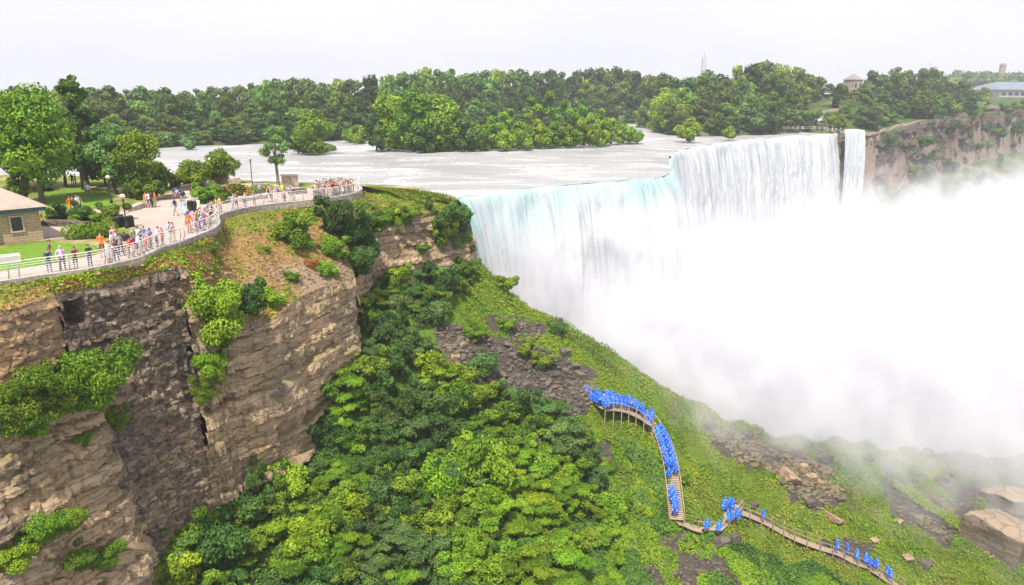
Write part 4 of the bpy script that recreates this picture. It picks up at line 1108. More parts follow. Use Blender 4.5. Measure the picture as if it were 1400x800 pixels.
# ------------------------------------------------------------------ stone hut
m_, n, l, b, o = mat('hut sandstone'); M_HUT = m_
tcn = n.new('ShaderNodeTexCoord').outputs['Object']
br = n.new('ShaderNodeTexBrick'); br.inputs['Scale'].default_value = 1.0
br.inputs['Color1'].default_value = (0.40, 0.29, 0.185, 1); br.inputs['Color2'].default_value = (0.31, 0.225, 0.145, 1); br.inputs['Mortar'].default_value = (0.46, 0.37, 0.26, 1)
br.inputs['Mortar Size'].default_value = 0.025; br.inputs['Brick Width'].default_value = 0.62; br.inputs['Row Height'].default_value = 0.24
nn_ = noise_node(n, l, 2.2, 4, tcn)
mpp = n.new('ShaderNodeMapping'); mpp.inputs['Rotation'].default_value = (R(90), 0, 0)
l.new(tcn, mpp.inputs['Vector']); l.new(mpp.outputs[0], br.inputs['Vector'])
l.new(mixc(n, l, 0.35, br.outputs['Color'], nn_.outputs['Color'], 'SOFT_LIGHT'), b.inputs['Base Color']); b.inputs['Roughness'].default_value = 0.9
bump(n, l, br.outputs['Fac'], -0.5, 0.05, b)
M_ROOF = grass_earth('hut roof shingles', (0.36, 0.285, 0.235), (0.43, 0.345, 0.285), (0.31, 0.245, 0.20), (0.38, 0.305, 0.25), 0.5, 0.4, 0.6)
M_TEAL = plain('teal painted fascia', (0.035, 0.10, 0.115), 0.6, 0, 0.15)
M_GLASS = plain('dark window glass', (0.03, 0.035, 0.04), 0.15, 0, 0.1)
M_TRIM = plain('stone trim', (0.46, 0.38, 0.28), 0.85, 0, 0.1)
c0 = PZ(60, 328, 0); c1 = PZ(0, 335, 0)
ang = math.atan2(c0[1] - c1[1], c0[0] - c1[0])     # local +X along the front wall, towards its right corner
hut = empty('stone_hut', c0, ang)
tag(hut, 'small tan stone hut with pale hipped roof and teal fascia beside the lawn', 'building')
HW, HD, HH_ = 8.5, 7.0, 2.55
m = MB(); m.box((-HW / 2, HD / 2, HH_ / 2), (HW, HD, HH_)); m.build('wall', M_HUT, hut)
m = MB(); m.box((-HW / 2, HD / 2, HH_ + 0.16), (HW + 0.9, HD + 0.9, 0.34)); m.build('fascia', M_TEAL, hut)
m = MB(); e = 0.62; zt = HH_ + 0.335
m.add([(-HW - e, -e, zt), (e, -e, zt), (e, HD + e, zt), (-HW - e, HD + e, zt), (-HW + 2.9, HD / 2, zt + 2.0), (-2.9, HD / 2, zt + 2.0)],
      [(0, 1, 5, 4), (1, 2, 5), (2, 3, 4, 5), (3, 0, 4), (3, 2, 1, 0)]); m.build('roof', M_ROOF, hut)
for wx in (-1.75, -6.2):
    m = MB(); fw, fh = 0.78, 1.15; z0 = 1.0
    for dx, dz_, sxx, szz in ((-fw / 2 - .06, fh / 2, .12, fh + .24), (fw / 2 + .06, fh / 2, .12, fh + .24), (0, -.06, fw, .12), (0, fh + .06, fw, .12)):
        m.box((wx + dx, -0.03, z0 + dz_), (sxx, 0.16, szz))
    w_ = m.build('window', M_TRIM, hut)
    m = MB(); m.box((wx, 0.0, z0 + fh / 2), (fw, 0.04, fh)); m.build('pane', M_GLASS, w_)
    m = MB()
    for q in (-0.2, 0.0, 0.2): m.box((wx + q, -0.035, z0 + fh / 2), (0.03, 0.03, fh))
    m.build('bars', M_BLACK, w_)
m = MB(); m.box((-3.55, -0.14, HH_ / 2 - 0.1), (0.55, 0.28, HH_ - 0.2)); m.build('pier', M_TRIM, hut)
m = MB(); m.box((-0.0, -0.0, 0.0), (0.0, 0.0, 0.0)) if False else None

# ------------------------------------------------------------------ street furniture
def lamp_post(px, py, h, label, globe_r=0.24):
    p = PZ(px, py, 0)
    r_ = empty('street_lamp', p); tag(r_, label, 'street lamp', None)
    m = MB(); m.lathe((0, 0, 0), [(0.16, 0), (0.16, 0.35), (0.09, 0.5), (0.06, 0.7), (0.05, h - 0.3), (0.09, h - 0.22), (0.11, h - 0.05)], 10); m.build('post', M_GREENM, r_, True)
    m = MB(); m.lathe((0, 0, h - 0.06), [(0.10, 0), (globe_r, globe_r * 0.75), (globe_r * 1.05, globe_r * 1.1), (globe_r * 0.8, globe_r * 1.8), (0.05, globe_r * 2.1)], 12); m.build('lamp_globe', M_GLOBE, r_, True)
    m = MB(); m.lathe((0, 0, h + globe_r * 2.0), [(0.06, 0), (0.05, 0.08), (0.01, 0.16)], 8); m.build('finial', M_GREENM, r_)
    return r_
M_GLOBE = plain('opal lamp globe', (0.62, 0.50, 0.34), 0.35, 0, 0.05)
lamp_post(173.5, 312, 2.75, 'dark street lamp with cream globe standing by the black bins')
lamp_post(152.5, 278, 2.75, 'dark street lamp with cream globe rising from the lawn')
lamp_post(346, 262, 4.0, 'dark street lamp on the planted mound in mid plaza', 0.2)
lamp_post(283, 258, 3.4, 'street lamp under the round tree at the river end, nearer to it', 0.2)
lamp_post(290, 254, 3.4, 'street lamp under the round tree at the river end, farther one', 0.2)
m_bin = {}
def litter_bin(px, py, label, h=0.95, r=0.30):
    p = PZ(px, py, 0.004); r_ = empty('litter_bin', p); tag(r_, label, 'litter bin', 'black litter bins on the plaza')
    m = MB(); m.lathe((0, 0, 0), [(r * 0.86, 0), (r, 0.05), (r, h - 0.08), (r * 1.04, h - 0.06), (r * 1.04, h)], 14); m.build('bin_body', M_BLACK, r_, False)
    m = MB(); m.lathe((0, 0, h), [(r * 1.08, 0), (r * 1.02, 0.08), (r * 0.55, 0.14), (r * 0.45, 0.10)], 14); m.build('lid', M_BLACK, r_, True)
    m = MB()
    for k in range(14):
        a = 6.283 * k / 14; m.box((r * 1.03 * math.cos(a), r * 1.03 * math.sin(a), h * 0.5), (0.035, 0.035, h * 0.8), a)
    m.build('slats', M_BLACK, r_)
litter_bin(162, 311, 'black litter bin left of the street lamp by the planter', 0.9, 0.29)
litter_bin(167, 310, 'black litter bin just behind the lamp post by the planter', 0.9, 0.29)
litter_bin(179, 310, 'black litter bin right of the lamp post by the planter', 0.92, 0.30)
litter_bin(173, 338, 'black litter bin behind the crowd at the near railing', 0.95, 0.32)
litter_bin(261, 288, 'dark green litter bin in mid plaza, left of a pair')
litter_bin(268, 288, 'dark green litter bin in mid plaza, right of a pair')
litter_bin(268, 261, 'black bin in front of the low stone wall, left')
litter_bin(273, 261, 'black bin in front of the low stone wall, middle')
litter_bin(278, 260, 'black bin in front of the low stone wall, right')
# slab bench on the lawn
m = MB(); pA, pB = PZ(30, 358, 0.012), PZ(-40, 366, 0.012); mid = (pA + pB) / 2; L = np.linalg.norm(pB - pA); az = math.atan2(pA[1] - pB[1], pA[0] - pB[0])
mid = mid + 0.55 * np.array([-math.sin(az), math.cos(az), 0])
m.box((mid[0], mid[1], 0.26), (L, 1.1, 0.50), az, 0, 0.985)
bench = m.build('stone_bench', M_CONC); tag(bench, 'long pale concrete bench block on the lawn in front of the hut', 'bench')
# low walls of boulders and dressed stone
def chain_wall(name, pxs, h, w, material, label, cat='low wall'):
    P = catmull([PZ(a, b, 0) for a, b in pxs], 0.25); d = np.gradient(P[:, :2], axis=0); d /= np.linalg.norm(d, axis=1)[:, None]; N = np.stack([d[:, 1], -d[:, 0]], 1)
    hn = h * (1 + 0.22 * vnoise(np.arange(len(P)) * 0.33, 0, 0, len(pxs)))
    V = []
    for o_, z_ in ((-w / 2, 0), (-w / 2 * 1.02, .75), (-w / 2 * .8, 1.0), (w / 2 * .8, 1.0), (w / 2 * 1.02, .75), (w / 2, 0)):
        V.append(np.concatenate([P[:, :2] + N * (o_ + 0.05 * vnoise(np.arange(len(P)) * .8, o_ * 9, z_ * 5, 3))[:, None], (hn * z_ - 0.02)[:, None]], 1))
    V = np.stack(V, 1); F = [tuple(q) for q in grid_faces(len(P), 6).tolist()]
    F += [tuple(range(5, -1, -1)), tuple((len(P) - 1) * 6 + k for k in range(6))]
    o = mesh_obj(name, V.reshape(-1, 3), F, material); tag(o, label, cat); return o
chain_wall('low_wall', [(58, 308), (80, 309), (104, 309), (122, 310)], 0.5, 0.7, M_BOULDER, 'low rough stone border in front of the planter by the hut')
chain_wall('low_wall', [(172, 290), (185, 287), (196, 283), (206, 280)], 0.5, 0.7, M_KERB, 'low curved stone seat wall behind the family on the plaza')
chain_wall('low_wall', [(214, 274), (226, 273), (238, 272), (249, 271)], 0.5, 0.8, M_BOULDER, 'low boulder wall beneath the parked strollers')
chain_wall('low_wall', [(248, 261), (262, 260), (280, 259), (296, 258)], 0.7, 0.6, M_BOULDER, 'dark low stone wall behind the row of black bins')
chain_wall('low_wall', [(288, 251), (300, 251), (316, 252), (326, 254)], 1.1, 0.8, M_KERB, 'grey stone wall under the round tree by the river')
chain_wall('low_wall', [(300, 275), (325, 276), (350, 273), (372, 270)], 0.55, 0.6, M_KERB, 'low stone edging in front of the rusty and green planter')
chain_wall('low_wall', [(398, 266), (404, 265), (412, 264.5), (418, 264)], 0.55, 1.0, M_BOULDER, 'dark stone seat at the far plaza near the crowd')
chain_wall('low_wall', [(340, 263), (356, 260), (372, 259), (390, 258)], 0.5, 0.6, M_KERB, 'pale edging round the green planted mound')
def crate(px, py, w, d, h, label, rz=0.3):
    p = PZ(px, py, 0.004); r_ = empty('stone_plinth', p, rz); tag(r_, label, 'plinth')
    m = MB(); m.box((0, 0, h / 2), (w, d, h), 0, 0, 0.96); m.build('base', M_KERB, r_)
    m = MB(); m.box((0, 0, h + 0.06), (w + 0.12, d + 0.12, 0.12)); m.build('cap', M_CONC, r_)
crate(357, 258, 2.0, 1.2, 1.0, 'grey stone plinth left of the slender tree')
crate(397, 255, 2.2, 1.4, 1.5, 'tall grey stone plinth right of the slender tree')
# coin binoculars viewer? the photo shows none clearly; strollers are parked at the low wall
def stroller(px, py, colr, label, rz):
    p = PZ(px, py, 0.004); r_ = empty('stroller', p, rz); tag(r_, label, 'stroller')
    mm = plain('stroller fabric', colr, 0.8)
    m = MB(); m.add([(-.25, -.35, .35), (.25, -.35, .35), (.25, .3, .30), (-.25, .3, .30), (-.25, -.45, .95), (.25, -.45, .95), (.25, .42, .55), (-.25, .42, .55)], [(0, 1, 2, 3), (0, 4, 5, 1), (3, 2, 6, 7), (0, 3, 7, 4), (1, 5, 6, 2)]); m.build('seat', mm, r_)
    m = MB(); m.add([(-.26, -.48, .95), (.26, -.48, .95), (.26, -.3, 1.2), (-.26, -.3, 1.2), (.26, 0.05, 1.15), (-.26, .05, 1.15)], [(0, 1, 2, 3), (3, 2, 4, 5)]); m.build('hood', mm, r_)
    m = MB()
    for s_ in (-.27, .27):
        m.tube([(s_, .45, .1), (s_, -.1, .5), (s_, -.75, 1.05)], .018, 5); m.tube([(s_, -.4, .1), (s_, 0, .45)], .018, 5)
    m.tube([(-.27, -.75, 1.05), (.27, -.75, 1.05)], .022, 5); m.build('frame', M_BLACK, r_)
    for s_ in (-.27, .27):
        for y_ in (.45, -.4):
            m = MB(); m.tube([(s_ - .03, y_, .12), (s_ + .03, y_, .12)], .12, 10); m.build('wheel', M_BLACK, r_)
stroller(240, 270, (0.03, 0.045, 0.16), 'navy stroller parked on the left by the boulder wall', 0.5)
stroller(245, 270.5, (0.05, 0.03, 0.09), 'purple black stroller parked in the middle by the boulder wall', 0.9)
stroller(250, 271, (0.02, 0.02, 0.03), 'black stroller parked on the right by the boulder wall', 0.2)

# ------------------------------------------------------------------ hedge and planted beds
def hedge(pxs, w, h, material, label, name='hedge', n=2600, size=0.10):
    P = catmull([PZ(a, b, 0) for a, b in pxs], 0.45)
    blobs = [((p[0] + rs.uniform(-.1, .1), p[1] + rs.uniform(-.1, .1), h * 0.52), (w * .62, w * .62, h * .55)) for p in P]
    c = P[len(P) // 2]
    blobs = [((b_[0][0] - c[0], b_[0][1] - c[1], b_[0][2]), b_[1]) for b_ in blobs]
    v, f, t = leaf_cards(len(P) * 7, blobs, n, size, 0.6, 0.3)
    o = mesh_obj(name, v, f, material, None, None, False, {'tone': t}); o.location = tuple(c); tag(o, label, 'hedge'); return o
hedge([(98, 327), (115, 326), (135, 325), (150, 322)], 1.3, 1.25, L_BRIGHT, 'clipped bright green hedge of tall grass blades between lawn and path')
hedge([(318, 268), (335, 266), (355, 263), (385, 262)], 2.2, 0.9, L_BRIGHT, 'mounded green planting around the mid plaza lamp')
def bed(px, py, kind, sc, label, i=0, sz=1.0):
    p = PZ(px, py, 0.0); return place(SH[kind][i % len(SH[kind])], (p[0], p[1], -0.1), px * .7, sc, label, None, 'shrub', sz, 'planter_shrub')
bed(86, 300, 'dark', 0.85, 'rounded dark shrub in the planter nearest the hut')
bed(121, 300, 'dark', 0.75, 'rounded dark shrub in the middle of the planter', 1)
bed(154, 302, 'mid', 0.9, 'rounded green shrub in the planter by the street lamp', 1)
bed(135, 303, 'mid', 0.5, 'low spreading shrub between the two planter shrubs')
bed(102, 303, 'bright', 0.4, 'low light green tuft in the planter by the hut')
bed(195, 272, 'mid', 1.05, 'rounded green shrub below the park trees, left of the family')
bed(180, 270, 'dark', 0.6, 'small dark rounded shrub on the lawn edge')
bed(212, 270, 'lime', 0.75, 'yellow green shrub beside the curved seat wall')
bed(282, 277, 'mid', 1.0, 'large leafy shrub in mid plaza beside the two bins', 0)
bed(313, 275, 'mid', 1.05, 'large leafy shrub left of the rusty flower bed', 2)
bed(298, 278, 'bright', 0.6, 'light green shrub between the two large plaza shrubs')
bed(327, 273, 'rust', 0.95, 'rusty orange shrub in the mid plaza planter')
bed(338, 272, 'lime', 0.7, 'yellow green shrub right of the rusty orange one')
bed(240, 256, 'mid', 0.9, 'green shrub at the river end of the plaza under the trees')
bed(255, 256, 'bright', 0.7, 'bright low shrub at the river end of the plaza', 1)
bed(290, 257, 'lime', 0.55, 'low lime shrub before the round tree')
bed(60, 262, 'dark', 0.7, 'dark shrub in the tree shade behind the hut')
bed(8, 275, 'dark', 0.9, 'dark shrub at the frame edge behind the hut roof')

# ------------------------------------------------------------------ park trees
def park_tree(px, py, tpy, hw, material, label, seed, **kw):
    p = PZ(px, py, 0); f = p[1] * CP + CAMZ * SP
    H = (py - tpy) * f / 1000 / 0.97; Wd = hw * f / 1000 / 0.9
    t = proto_tree('park_tree', seed, material, H, Wd, **kw); STORE.remove(t)
    t.location = tuple(p); tag(t, label, 'tree'); return t
park_tree(58, 278, 124, 66, L_PARK, 'broad bright green tree with thick trunk behind the stone hut', 41, nl=15000, size=0.22, nb=17, low=0.3, trunk_h=0.2)
park_tree(-12, 266, 110, 55, L_PARK, 'tall pale green tree cut by the frame edge', 42, nl=10000, size=0.24, nb=14, low=0.3)
park_tree(120, 262, 118, 34, L_DARK, 'tall dark tree with sparse ragged top', 43, nl=9500, size=0.22, nb=19, low=0.2, top=0.95, rf=0.72)
park_tree(116, 259, 96, 13, L_DARK, 'thin half bare crown with broken spire among the park trees', 47, nl=900, size=0.30, nb=9, low=0.55, limbs=9, shell=0.2)
park_tree(90, 256, 176, 40, L_PARK, 'smaller leaning tree in the shade of the broad one', 44, nl=6000, size=0.22, low=0.35)
park_tree(190, 264, 182, 40, L_MID, 'round mid green tree at the right end of the park trees', 45, nl=9500, size=0.19, low=0.2, nb=14)
park_tree(158, 264, 170, 38, L_SAGE, 'greyish green tree between the dark tree and the round one', 46, nl=8500, size=0.19, low=0.2, nb=14)
park_tree(215, 258, 222, 24, L_MID, 'small tree leaning over the plaza beside the round one', 48, nl=4000, size=0.17, low=0.2)
park_tree(30, 275, 228, 16, L_PARK, 'slim young tree rising behind the hut roof', 49, nl=2400, size=0.14, low=0.2)
park_tree(268, 256, 222, 24, L_MID, 'small spreading tree at the river end of the plaza', 50, nl=4600, size=0.18, low=0.3)
park_tree(304, 251, 209, 28, L_PARK, 'round bright tree by the river above the grey wall', 51, nl=6500, size=0.18, low=0.32, nb=12)
park_tree(381, 257, 168, 22, L_SAGE, 'slender tree with bare trunk standing alone before the river', 52, nl=2600, size=0.15, low=0.36, nb=15, bark=M_BARKG, trunk_h=0.36, shell=0.15, rf=0.72, limbs=10)
park_tree(145, 254, 200, 34, L_DARK, 'dark tree behind the greyish one by the river', 53, nl=6000, size=0.22, low=0.25)
park_tree(20, 256, 150, 45, L_DARK, 'dark tree in the background behind the broad bright tree', 54, nl=7000, size=0.26, low=0.25)
# ------------------------------------------------------------------ far forest: single trees on the far shore and the island
FT = []
for i in range(4): FT.append(proto_tree('forest_tree', 900 + i * 7, L_FOREST, 14, 5.4, nl=1500, size=0.62, nb=12, low=0.12, parts=False, limbs=4))
for i in range(2): FT.append(proto_tree('forest_tree', 950 + i * 7, L_FORESTL, 12, 5.6, nl=1500, size=0.58, nb=11, low=0.1, parts=False, limbs=4))
FTd = [proto_tree('forest_tree', 970, L_DARK, 15, 4.8, nl=1400, size=0.6, nb=12, low=0.12, parts=False, limbs=4)]
fr = random.Random(31)
def skyline(px):   # top of the trees in the photo, by column
    return np.interp(px, [-150, 0, 130, 200, 260, 300, 350, 400, 450, 520, 580, 640, 700, 760, 800, 850, 900, 940, 1000, 1040, 1075, 1105, 1130, 1150, 1185, 1215, 1260, 1300, 1345],
                     [112, 112, 112, 116, 116, 110, 112, 101, 105, 98, 88, 96, 90, 92, 86, 90, 96, 97, 92, 76, 84, 98, 110, 112, 98, 92, 90, 108, 118])
def far_tree(px, D, top_py, label, group, protos=None, wfac=1.0, minH=4):
    x = (px - 700) / 1000 * (D * CP + 12 * SP)
    if px > 1150 and D < 700:
        for _ in range(4): D = max(D, float(np.interp(x, GRIM[:, 0], GRIM[:, 1])) + 2.5); x = (px - 700) / 1000 * (D * CP + 12 * SP)
    z = float(far_ground(np.array(x), np.array(float(D))))
    d = ray(px, top_py); ztop = CAMZ + d[2] * (D / d[1])
    H = max(minH, ztop - z)
    p = fr.choice(protos or FT); k = H / p['H']
    wsc = min(1.5, max(0.75, k ** -0.35)) * wfac
    c = place(p, (x, D, z - 0.2), fr.uniform(0, 6.28), k * wsc, label, group, 'tree', 1 / wsc)
    return c
nfar = 0
def forest_row(px0, px1, step, Dfun, topfun, label, group, protos=None, wf=1.0, jit=0.35):
    global nfar
    px = px0
    while px < px1:
        D0_ = Dfun(px); D = D0_ + fr.uniform(-0.03, 0.04) * D0_ * (0.25 if 'low tree leaning' in label else 1)
        far_tree(px, D, topfun(px) + fr.uniform(-4, 6), label, group, protos, wf * fr.uniform(.9, 1.15)); nfar += 1
        px += step * fr.uniform(1 - jit, 1 + jit)
_sp = np.array([[PROJ(q)[0], q[1]] for q in SHORE]); _o = np.argsort(_sp[:, 0])
shoreD = lambda px: float(np.interp(px, _sp[_o, 0], _sp[_o, 1]))
# back row makes the skyline, front rows step down to the bank
forest_row(95, 1115, 18, lambda p: shoreD(p) + 62, skyline, 'tree on the skyline of the far wooded shore', 'skyline trees of the far shore', wf=1.0)
forest_row(110, 1110, 30, lambda p: shoreD(p) + 38, lambda p: skyline(p) + 14 + fr.uniform(0, 10), 'tree in the middle of the far wooded shore', 'middle trees of the far shore', wf=1.05)
forest_row(130, 1105, 25, lambda p: shoreD(p) + 14, lambda p: skyline(p) + 36 + fr.uniform(-4, 12), 'tree at the water edge of the far wooded shore', 'bank trees of the far shore', FT + FTd, wf=1.15)
forest_row(100, 1140, 20, lambda p: shoreD(p) + 1.5, lambda p: skyline(p) + 62 + fr.uniform(-8, 10), 'low tree leaning over the water of the far shore', 'low bank trees of the far shore', FTd + FT[:2], wf=1.3)
# scrub along the bank and over the island slope
def scrub(px, D, H, k=None):
    x = (px - 700) / 1000 * (D * CP + 12 * SP); z = float(far_ground(np.array(x), np.array(float(D))))
    c = place(fr.choice([SH['mid'][0], SH['mid'][1], SH['dark'][0], SH['bright'][0], SH['sage'][0]]), (x, D, z - .3), fr.uniform(0, 6.28), H / 1.7, 'rounded scrub bush on the bank of the island slope', 'scrub on the island bank', 'shrub', fr.uniform(.8, 1.2), 'bank_bush'); return c
for k in range(34): 
    px = fr.uniform(1030, 1215); D = fr.uniform(288, 318); 
    xx = (px - 700) / 1000 * (D * CP + 12 * SP)
    if not (1112 < px < 1132 and D > 292) and (xx < LIP[-1, 0] - 2 or D > np.interp(xx, GRIM[:, 0], GRIM[:, 1]) + 5): scrub(px, D, fr.uniform(2.5, 4.5))
for k in range(10): scrub(fr.uniform(1135, 1150) if k % 2 else fr.uniform(1172, 1190), fr.uniform(326, 334), fr.uniform(1.5, 3))
# brush on the talus below the far gorge wall
nb2 = 0
for k in range(400):
    if nb2 >= 45: break
    x = fr.uniform(135, 330); y = fr.uniform(240, 400); z = float(far_ground(np.array(x), np.array(y)))
    if not (-50 < z < -20): continue
    px_, py_ = PROJ((x, y, z))
    if px_ < 1195 or px_ > 1420: continue
    nb2 += 1
    place(fr.choice([FT[0], FT[1], FT[4], SH['mid'][0], FTd[0]]), (x, y, z - .4), fr.uniform(0, 6.28), 1, 'bushy tree on the talus below the far gorge wall', 'brush on the far talus', 'tree').scale = (lambda q: (q, q, q * .75))(fr.uniform(.25, .5))
for k in range(46):
    i_ = fr.randrange(4, int(len(GRIM) * .62)); q = GRIM[i_]; dn_ = GRIM[i_ + 1] - GRIM[i_ - 1]; dn_ = np.array([dn_[1], -dn_[0]]) / np.hypot(dn_[0], dn_[1]); h_ = fr.uniform(1, 24)
    place(fr.choice([SH['mid'][0], SH['dark'][0], SH['dark'][1], SH['sage'][0]]), (q[0] + dn_[0] * (1.2 + h_ * .06), q[1] + dn_[1] * (1.2 + h_ * .06), q[2] - h_), fr.uniform(0, 6.28), fr.uniform(1.2, 2.6), 'bush clinging to the far gorge wall', 'bushes on the far gorge wall', 'shrub', fr.uniform(.8, 1.3), 'cliff_bush')
forest_row(-330, 92, 46, lambda p: shoreD(p) + 40, lambda p: 113 + fr.uniform(-3, 5), 'tree on the far shore beyond the park trees at the left', 'far shore trees at the left')
forest_row(-330, 92, 60, lambda p: shoreD(p) + 8, lambda p: 140 + fr.uniform(-6, 8), 'tree at the water edge beyond the park trees at the left', 'far shore bank trees at the left', FT + FTd, wf=1.6)
# goat island side
forest_row(1128, 1345, 17, lambda p: float(np.interp(p, [1120, 1200, 1345], [375, 375, 450])), skyline, 'tree on the island ridge behind the stone tower', 'island ridge trees', FT[:4])
forest_row(1190, 1350, 17, lambda p: float(np.interp(p, [1190, 1240, 1300, 1350], [318, 335, 362, 400])), lambda p: skyline(p) + 20 + fr.uniform(-4, 12), 'tree on the island slope right of the stone tower', 'island slope trees', FT)
forest_row(1180, 1345, 15, lambda p: float(np.interp(p, [1180, 1240, 1300, 1350], [300, 316, 345, 382])), lambda p: float(np.interp(p, [1180, 1240, 1300, 1350], [140, 128, 126, 130])) + fr.uniform(-6, 8), 'low tree along the rim of the island cliff', 'cliff rim trees of the island', FT + FTd, wf=1.3)
# the islets in the rapids
def islet(name_label, poly_px, z, seed):
    P = catmull([PZ(a, b, z) for a, b in poly_px], 1.5); c = P.mean(0)
    V = [(c[0], c[1], z + 1.3)]; k = len(P)
    for s_, h in ((0.6, 1.0), (0.9, 0.4), (1.0, -1.4)):
        for p in P: V.append((c[0] + (p[0] - c[0]) * s_, c[1] + (p[1] - c[1]) * s_, z + h + 0.15 * rs.uniform(-1, 1)))
    F = [(0, 1 + i, 1 + (i + 1) % k) for i in range(k)]
    for r_ in range(2):
        for i in range(k): F.append((1 + r_ * k + i, 1 + (r_ + 1) * k + i, 1 + (r_ + 1) * k + (i + 1) % k, 1 + r_ * k + (i + 1) % k))
    o = mesh_obj('islet_ground', np.array(V), F, M_FARGRASS, None, None, True, {'cliffy': np.r_[np.zeros(1 + 2 * k), np.ones(k)]}); tag(o, kind='structure')
islet('a', [(505, 200), (560, 205.5), (640, 204), (760, 199.5), (868, 191), (860, 187), (760, 188), (640, 191), (540, 193)], -1.6, 1)
islet('b', [(398, 205), (430, 208), (462, 203), (440, 199), (410, 199)], -1.6, 2)
def wtree(px, py, tpy, hw, material, label, seed, nl=2600, size=0.5, nb=12, z=-1.2, low=0.04, **kw):
    p = PZ(px, py, z); f = p[1] * CP - (p[2] - CAMZ) * SP
    t = proto_tree('islet_tree', seed, material, (py - tpy) * f / 1000, hw * f / 1000 / 0.9, nl=nl, size=size, nb=nb, low=low, trunk_h=0.1, **kw); STORE.remove(t)
    t.location = tuple(p); tag(t, label, 'tree'); return t
wtree(532, 202, 128, 30, L_LIME, 'large sunlit yellow green tree at the left of the big islet clump', 301, 4200, 0.45, 15)  # sunlit side of the clump put into a yellower leaf colour
wtree(566, 204, 121, 32, L_BRIGHT, 'tallest bright tree in the middle of the big islet clump', 302, 4200, 0.45, 15)
wtree(603, 203, 125, 30, L_MID, 'full green tree right of the tallest one on the islet', 303, 4200, 0.45, 15)
wtree(634, 203, 152, 26, L_DARK, 'dark shaded tree at the right end of the big islet clump', 304, 3400, 0.42, 13)  # shaded side of the clump put into a darker leaf colour
wtree(515, 203, 156, 18, L_DARK, 'dark low tree at the left foot of the big islet clump', 305, 2400, 0.4, 10)
wtree(580, 205, 160, 24, L_DARK, 'dark low tree at the water foot of the islet clump', 306, 2600, 0.4, 10)
wtree(428, 207, 150, 29, L_PARK, 'round tree alone on its own little islet', 307, 3800, 0.42, 14)
wtree(408, 206, 172, 14, L_DARK, 'small dark tree at the left of the lone round islet tree', 308, 1500, 0.36, 8)
lowb = [(672, 201, 158), (690, 200, 152), (712, 200, 166), (700, 197, 146), (728, 198, 128), (735, 199, 165), (752, 197, 122), (760, 198.5, 170), (772, 196, 132), (785, 197.5, 150), (798, 196, 140), (806, 196.5, 160), (822, 195, 150), (836, 194, 162), (852, 192.5, 172), (656, 202, 172), (745, 199, 176), (780, 198, 174), (815, 196.5, 174), (865, 191, 180), (715, 201, 180), (690, 202, 182)]
for k, (a, b_, c_) in enumerate(lowb):
    kind = 'upper' if c_ < 150 else 'low'
    wtree(a, b_, c_ - 2, 15 if kind == 'upper' else 17, [L_LIME, L_BRIGHT, L_LIME, L_PARK][k % 4] if kind == 'low' else [L_PARK, L_SAGE][k % 2],
          f'{"yellow green low willow" if kind == "low" and k % 2 == 0 else "bright green low willow" if kind == "low" else "taller willow"} on the long shrubby islet', 320 + k, 1500, 0.36, 8, -1.0, 0.02, parts=False)['group'] = 'willows on the long shrubby islet'
for (a, b_, c_, hw, mt, lb) in [(939, 190, 163, 19, L_BRIGHT, 'round bright bush tree standing in the river near the brink'), (997, 187, 174, 11, L_PARK, 'small round bush in the river close to the brink'),
                                (912, 180, 142, 18, L_PARK, 'lit green tree at the tip of the far wooded shore'), (900, 178, 128, 24, L_BRIGHT, 'broad lit tree behind the tip of the far shore'),
                                (930, 178, 138, 18, L_MID, 'tree right of the lit one at the far shore tip'), (258, 201, 189, 11, L_SAGE, 'small grey green bush in the rapids off the far shore'), (225, 198, 182, 18, L_SAGE, 'grey green tree at the left end of the far bank'),
                                (490, 194, 172, 16, L_BRIGHT, 'bright bush tree left of the big islet clump'), (478, 192, 176, 12, L_PARK, 'smaller bush left of the big islet clump')]:
    wtree(a, b_, c_, hw, mt, lb, 360 + a, 1900, 0.4, 9, -1.2, 0.03)

# ------------------------------------------------------------------ things on the island
def at_far(px, D, dz=0.0):
    x = (px - 700) / 1000 * (D * CP + 12 * SP); x = float(x)
    return np.array([x, D, float(far_ground(np.array(x), np.array(float(D)))) + dz])
M_OLDSTONE = plain('old grey brown stone', (0.33, 0.26, 0.21), 0.9, 0, 0.25, 0.6)
M_SLATE = plain('grey slate roof', (0.22, 0.20, 0.20), 0.8, 0, 0.15, 0.5)
p = at_far(1160, 338); kz = (CAMZ + ray(1160, 127)[2] * 338 / ray(1160, 127)[1]) - p[2]
tw = empty('stone_tower', (p[0], p[1], p[2]), 0.45); tag(tw, 'square grey stone tower house with pyramid roof on the island hill', 'building')
hb = max(0.5, kz)
m = MB(); m.box((0, 0, (hb + 5.6) / 2), (5.6, 5.6, hb + 5.6)); m.build('wall', M_OLDSTONE, tw)
m = MB(); z_ = hb + 5.6; m.add([(-3.2, -3.2, z_), (3.2, -3.2, z_), (3.2, 3.2, z_), (-3.2, 3.2, z_), (0, 0, z_ + 2.6)], [(0, 1, 4), (1, 2, 4), (2, 3, 4), (3, 0, 4), (3, 2, 1, 0)]); m.build('roof', M_SLATE, tw)
for qx in (-1.4, 1.4):
    m = MB(); m.box((qx, -2.8, hb + 3.2), (1.0, 0.2, 1.8)); m.build('window', M_GLASS, tw)
    m = MB(); m.box((2.8, qx, hb + 3.2), (0.2, 1.0, 1.8)); m.build('window', M_GLASS, tw)
for (a_, t_) in ((1146, 112), (1153, 119), (1163, 121), (1172, 117), (1180, 110)): far_tree(a_, 326, t_, 'tree growing close in front of the stone tower', 'trees before the stone tower', FT[:4], 1.0, 3)
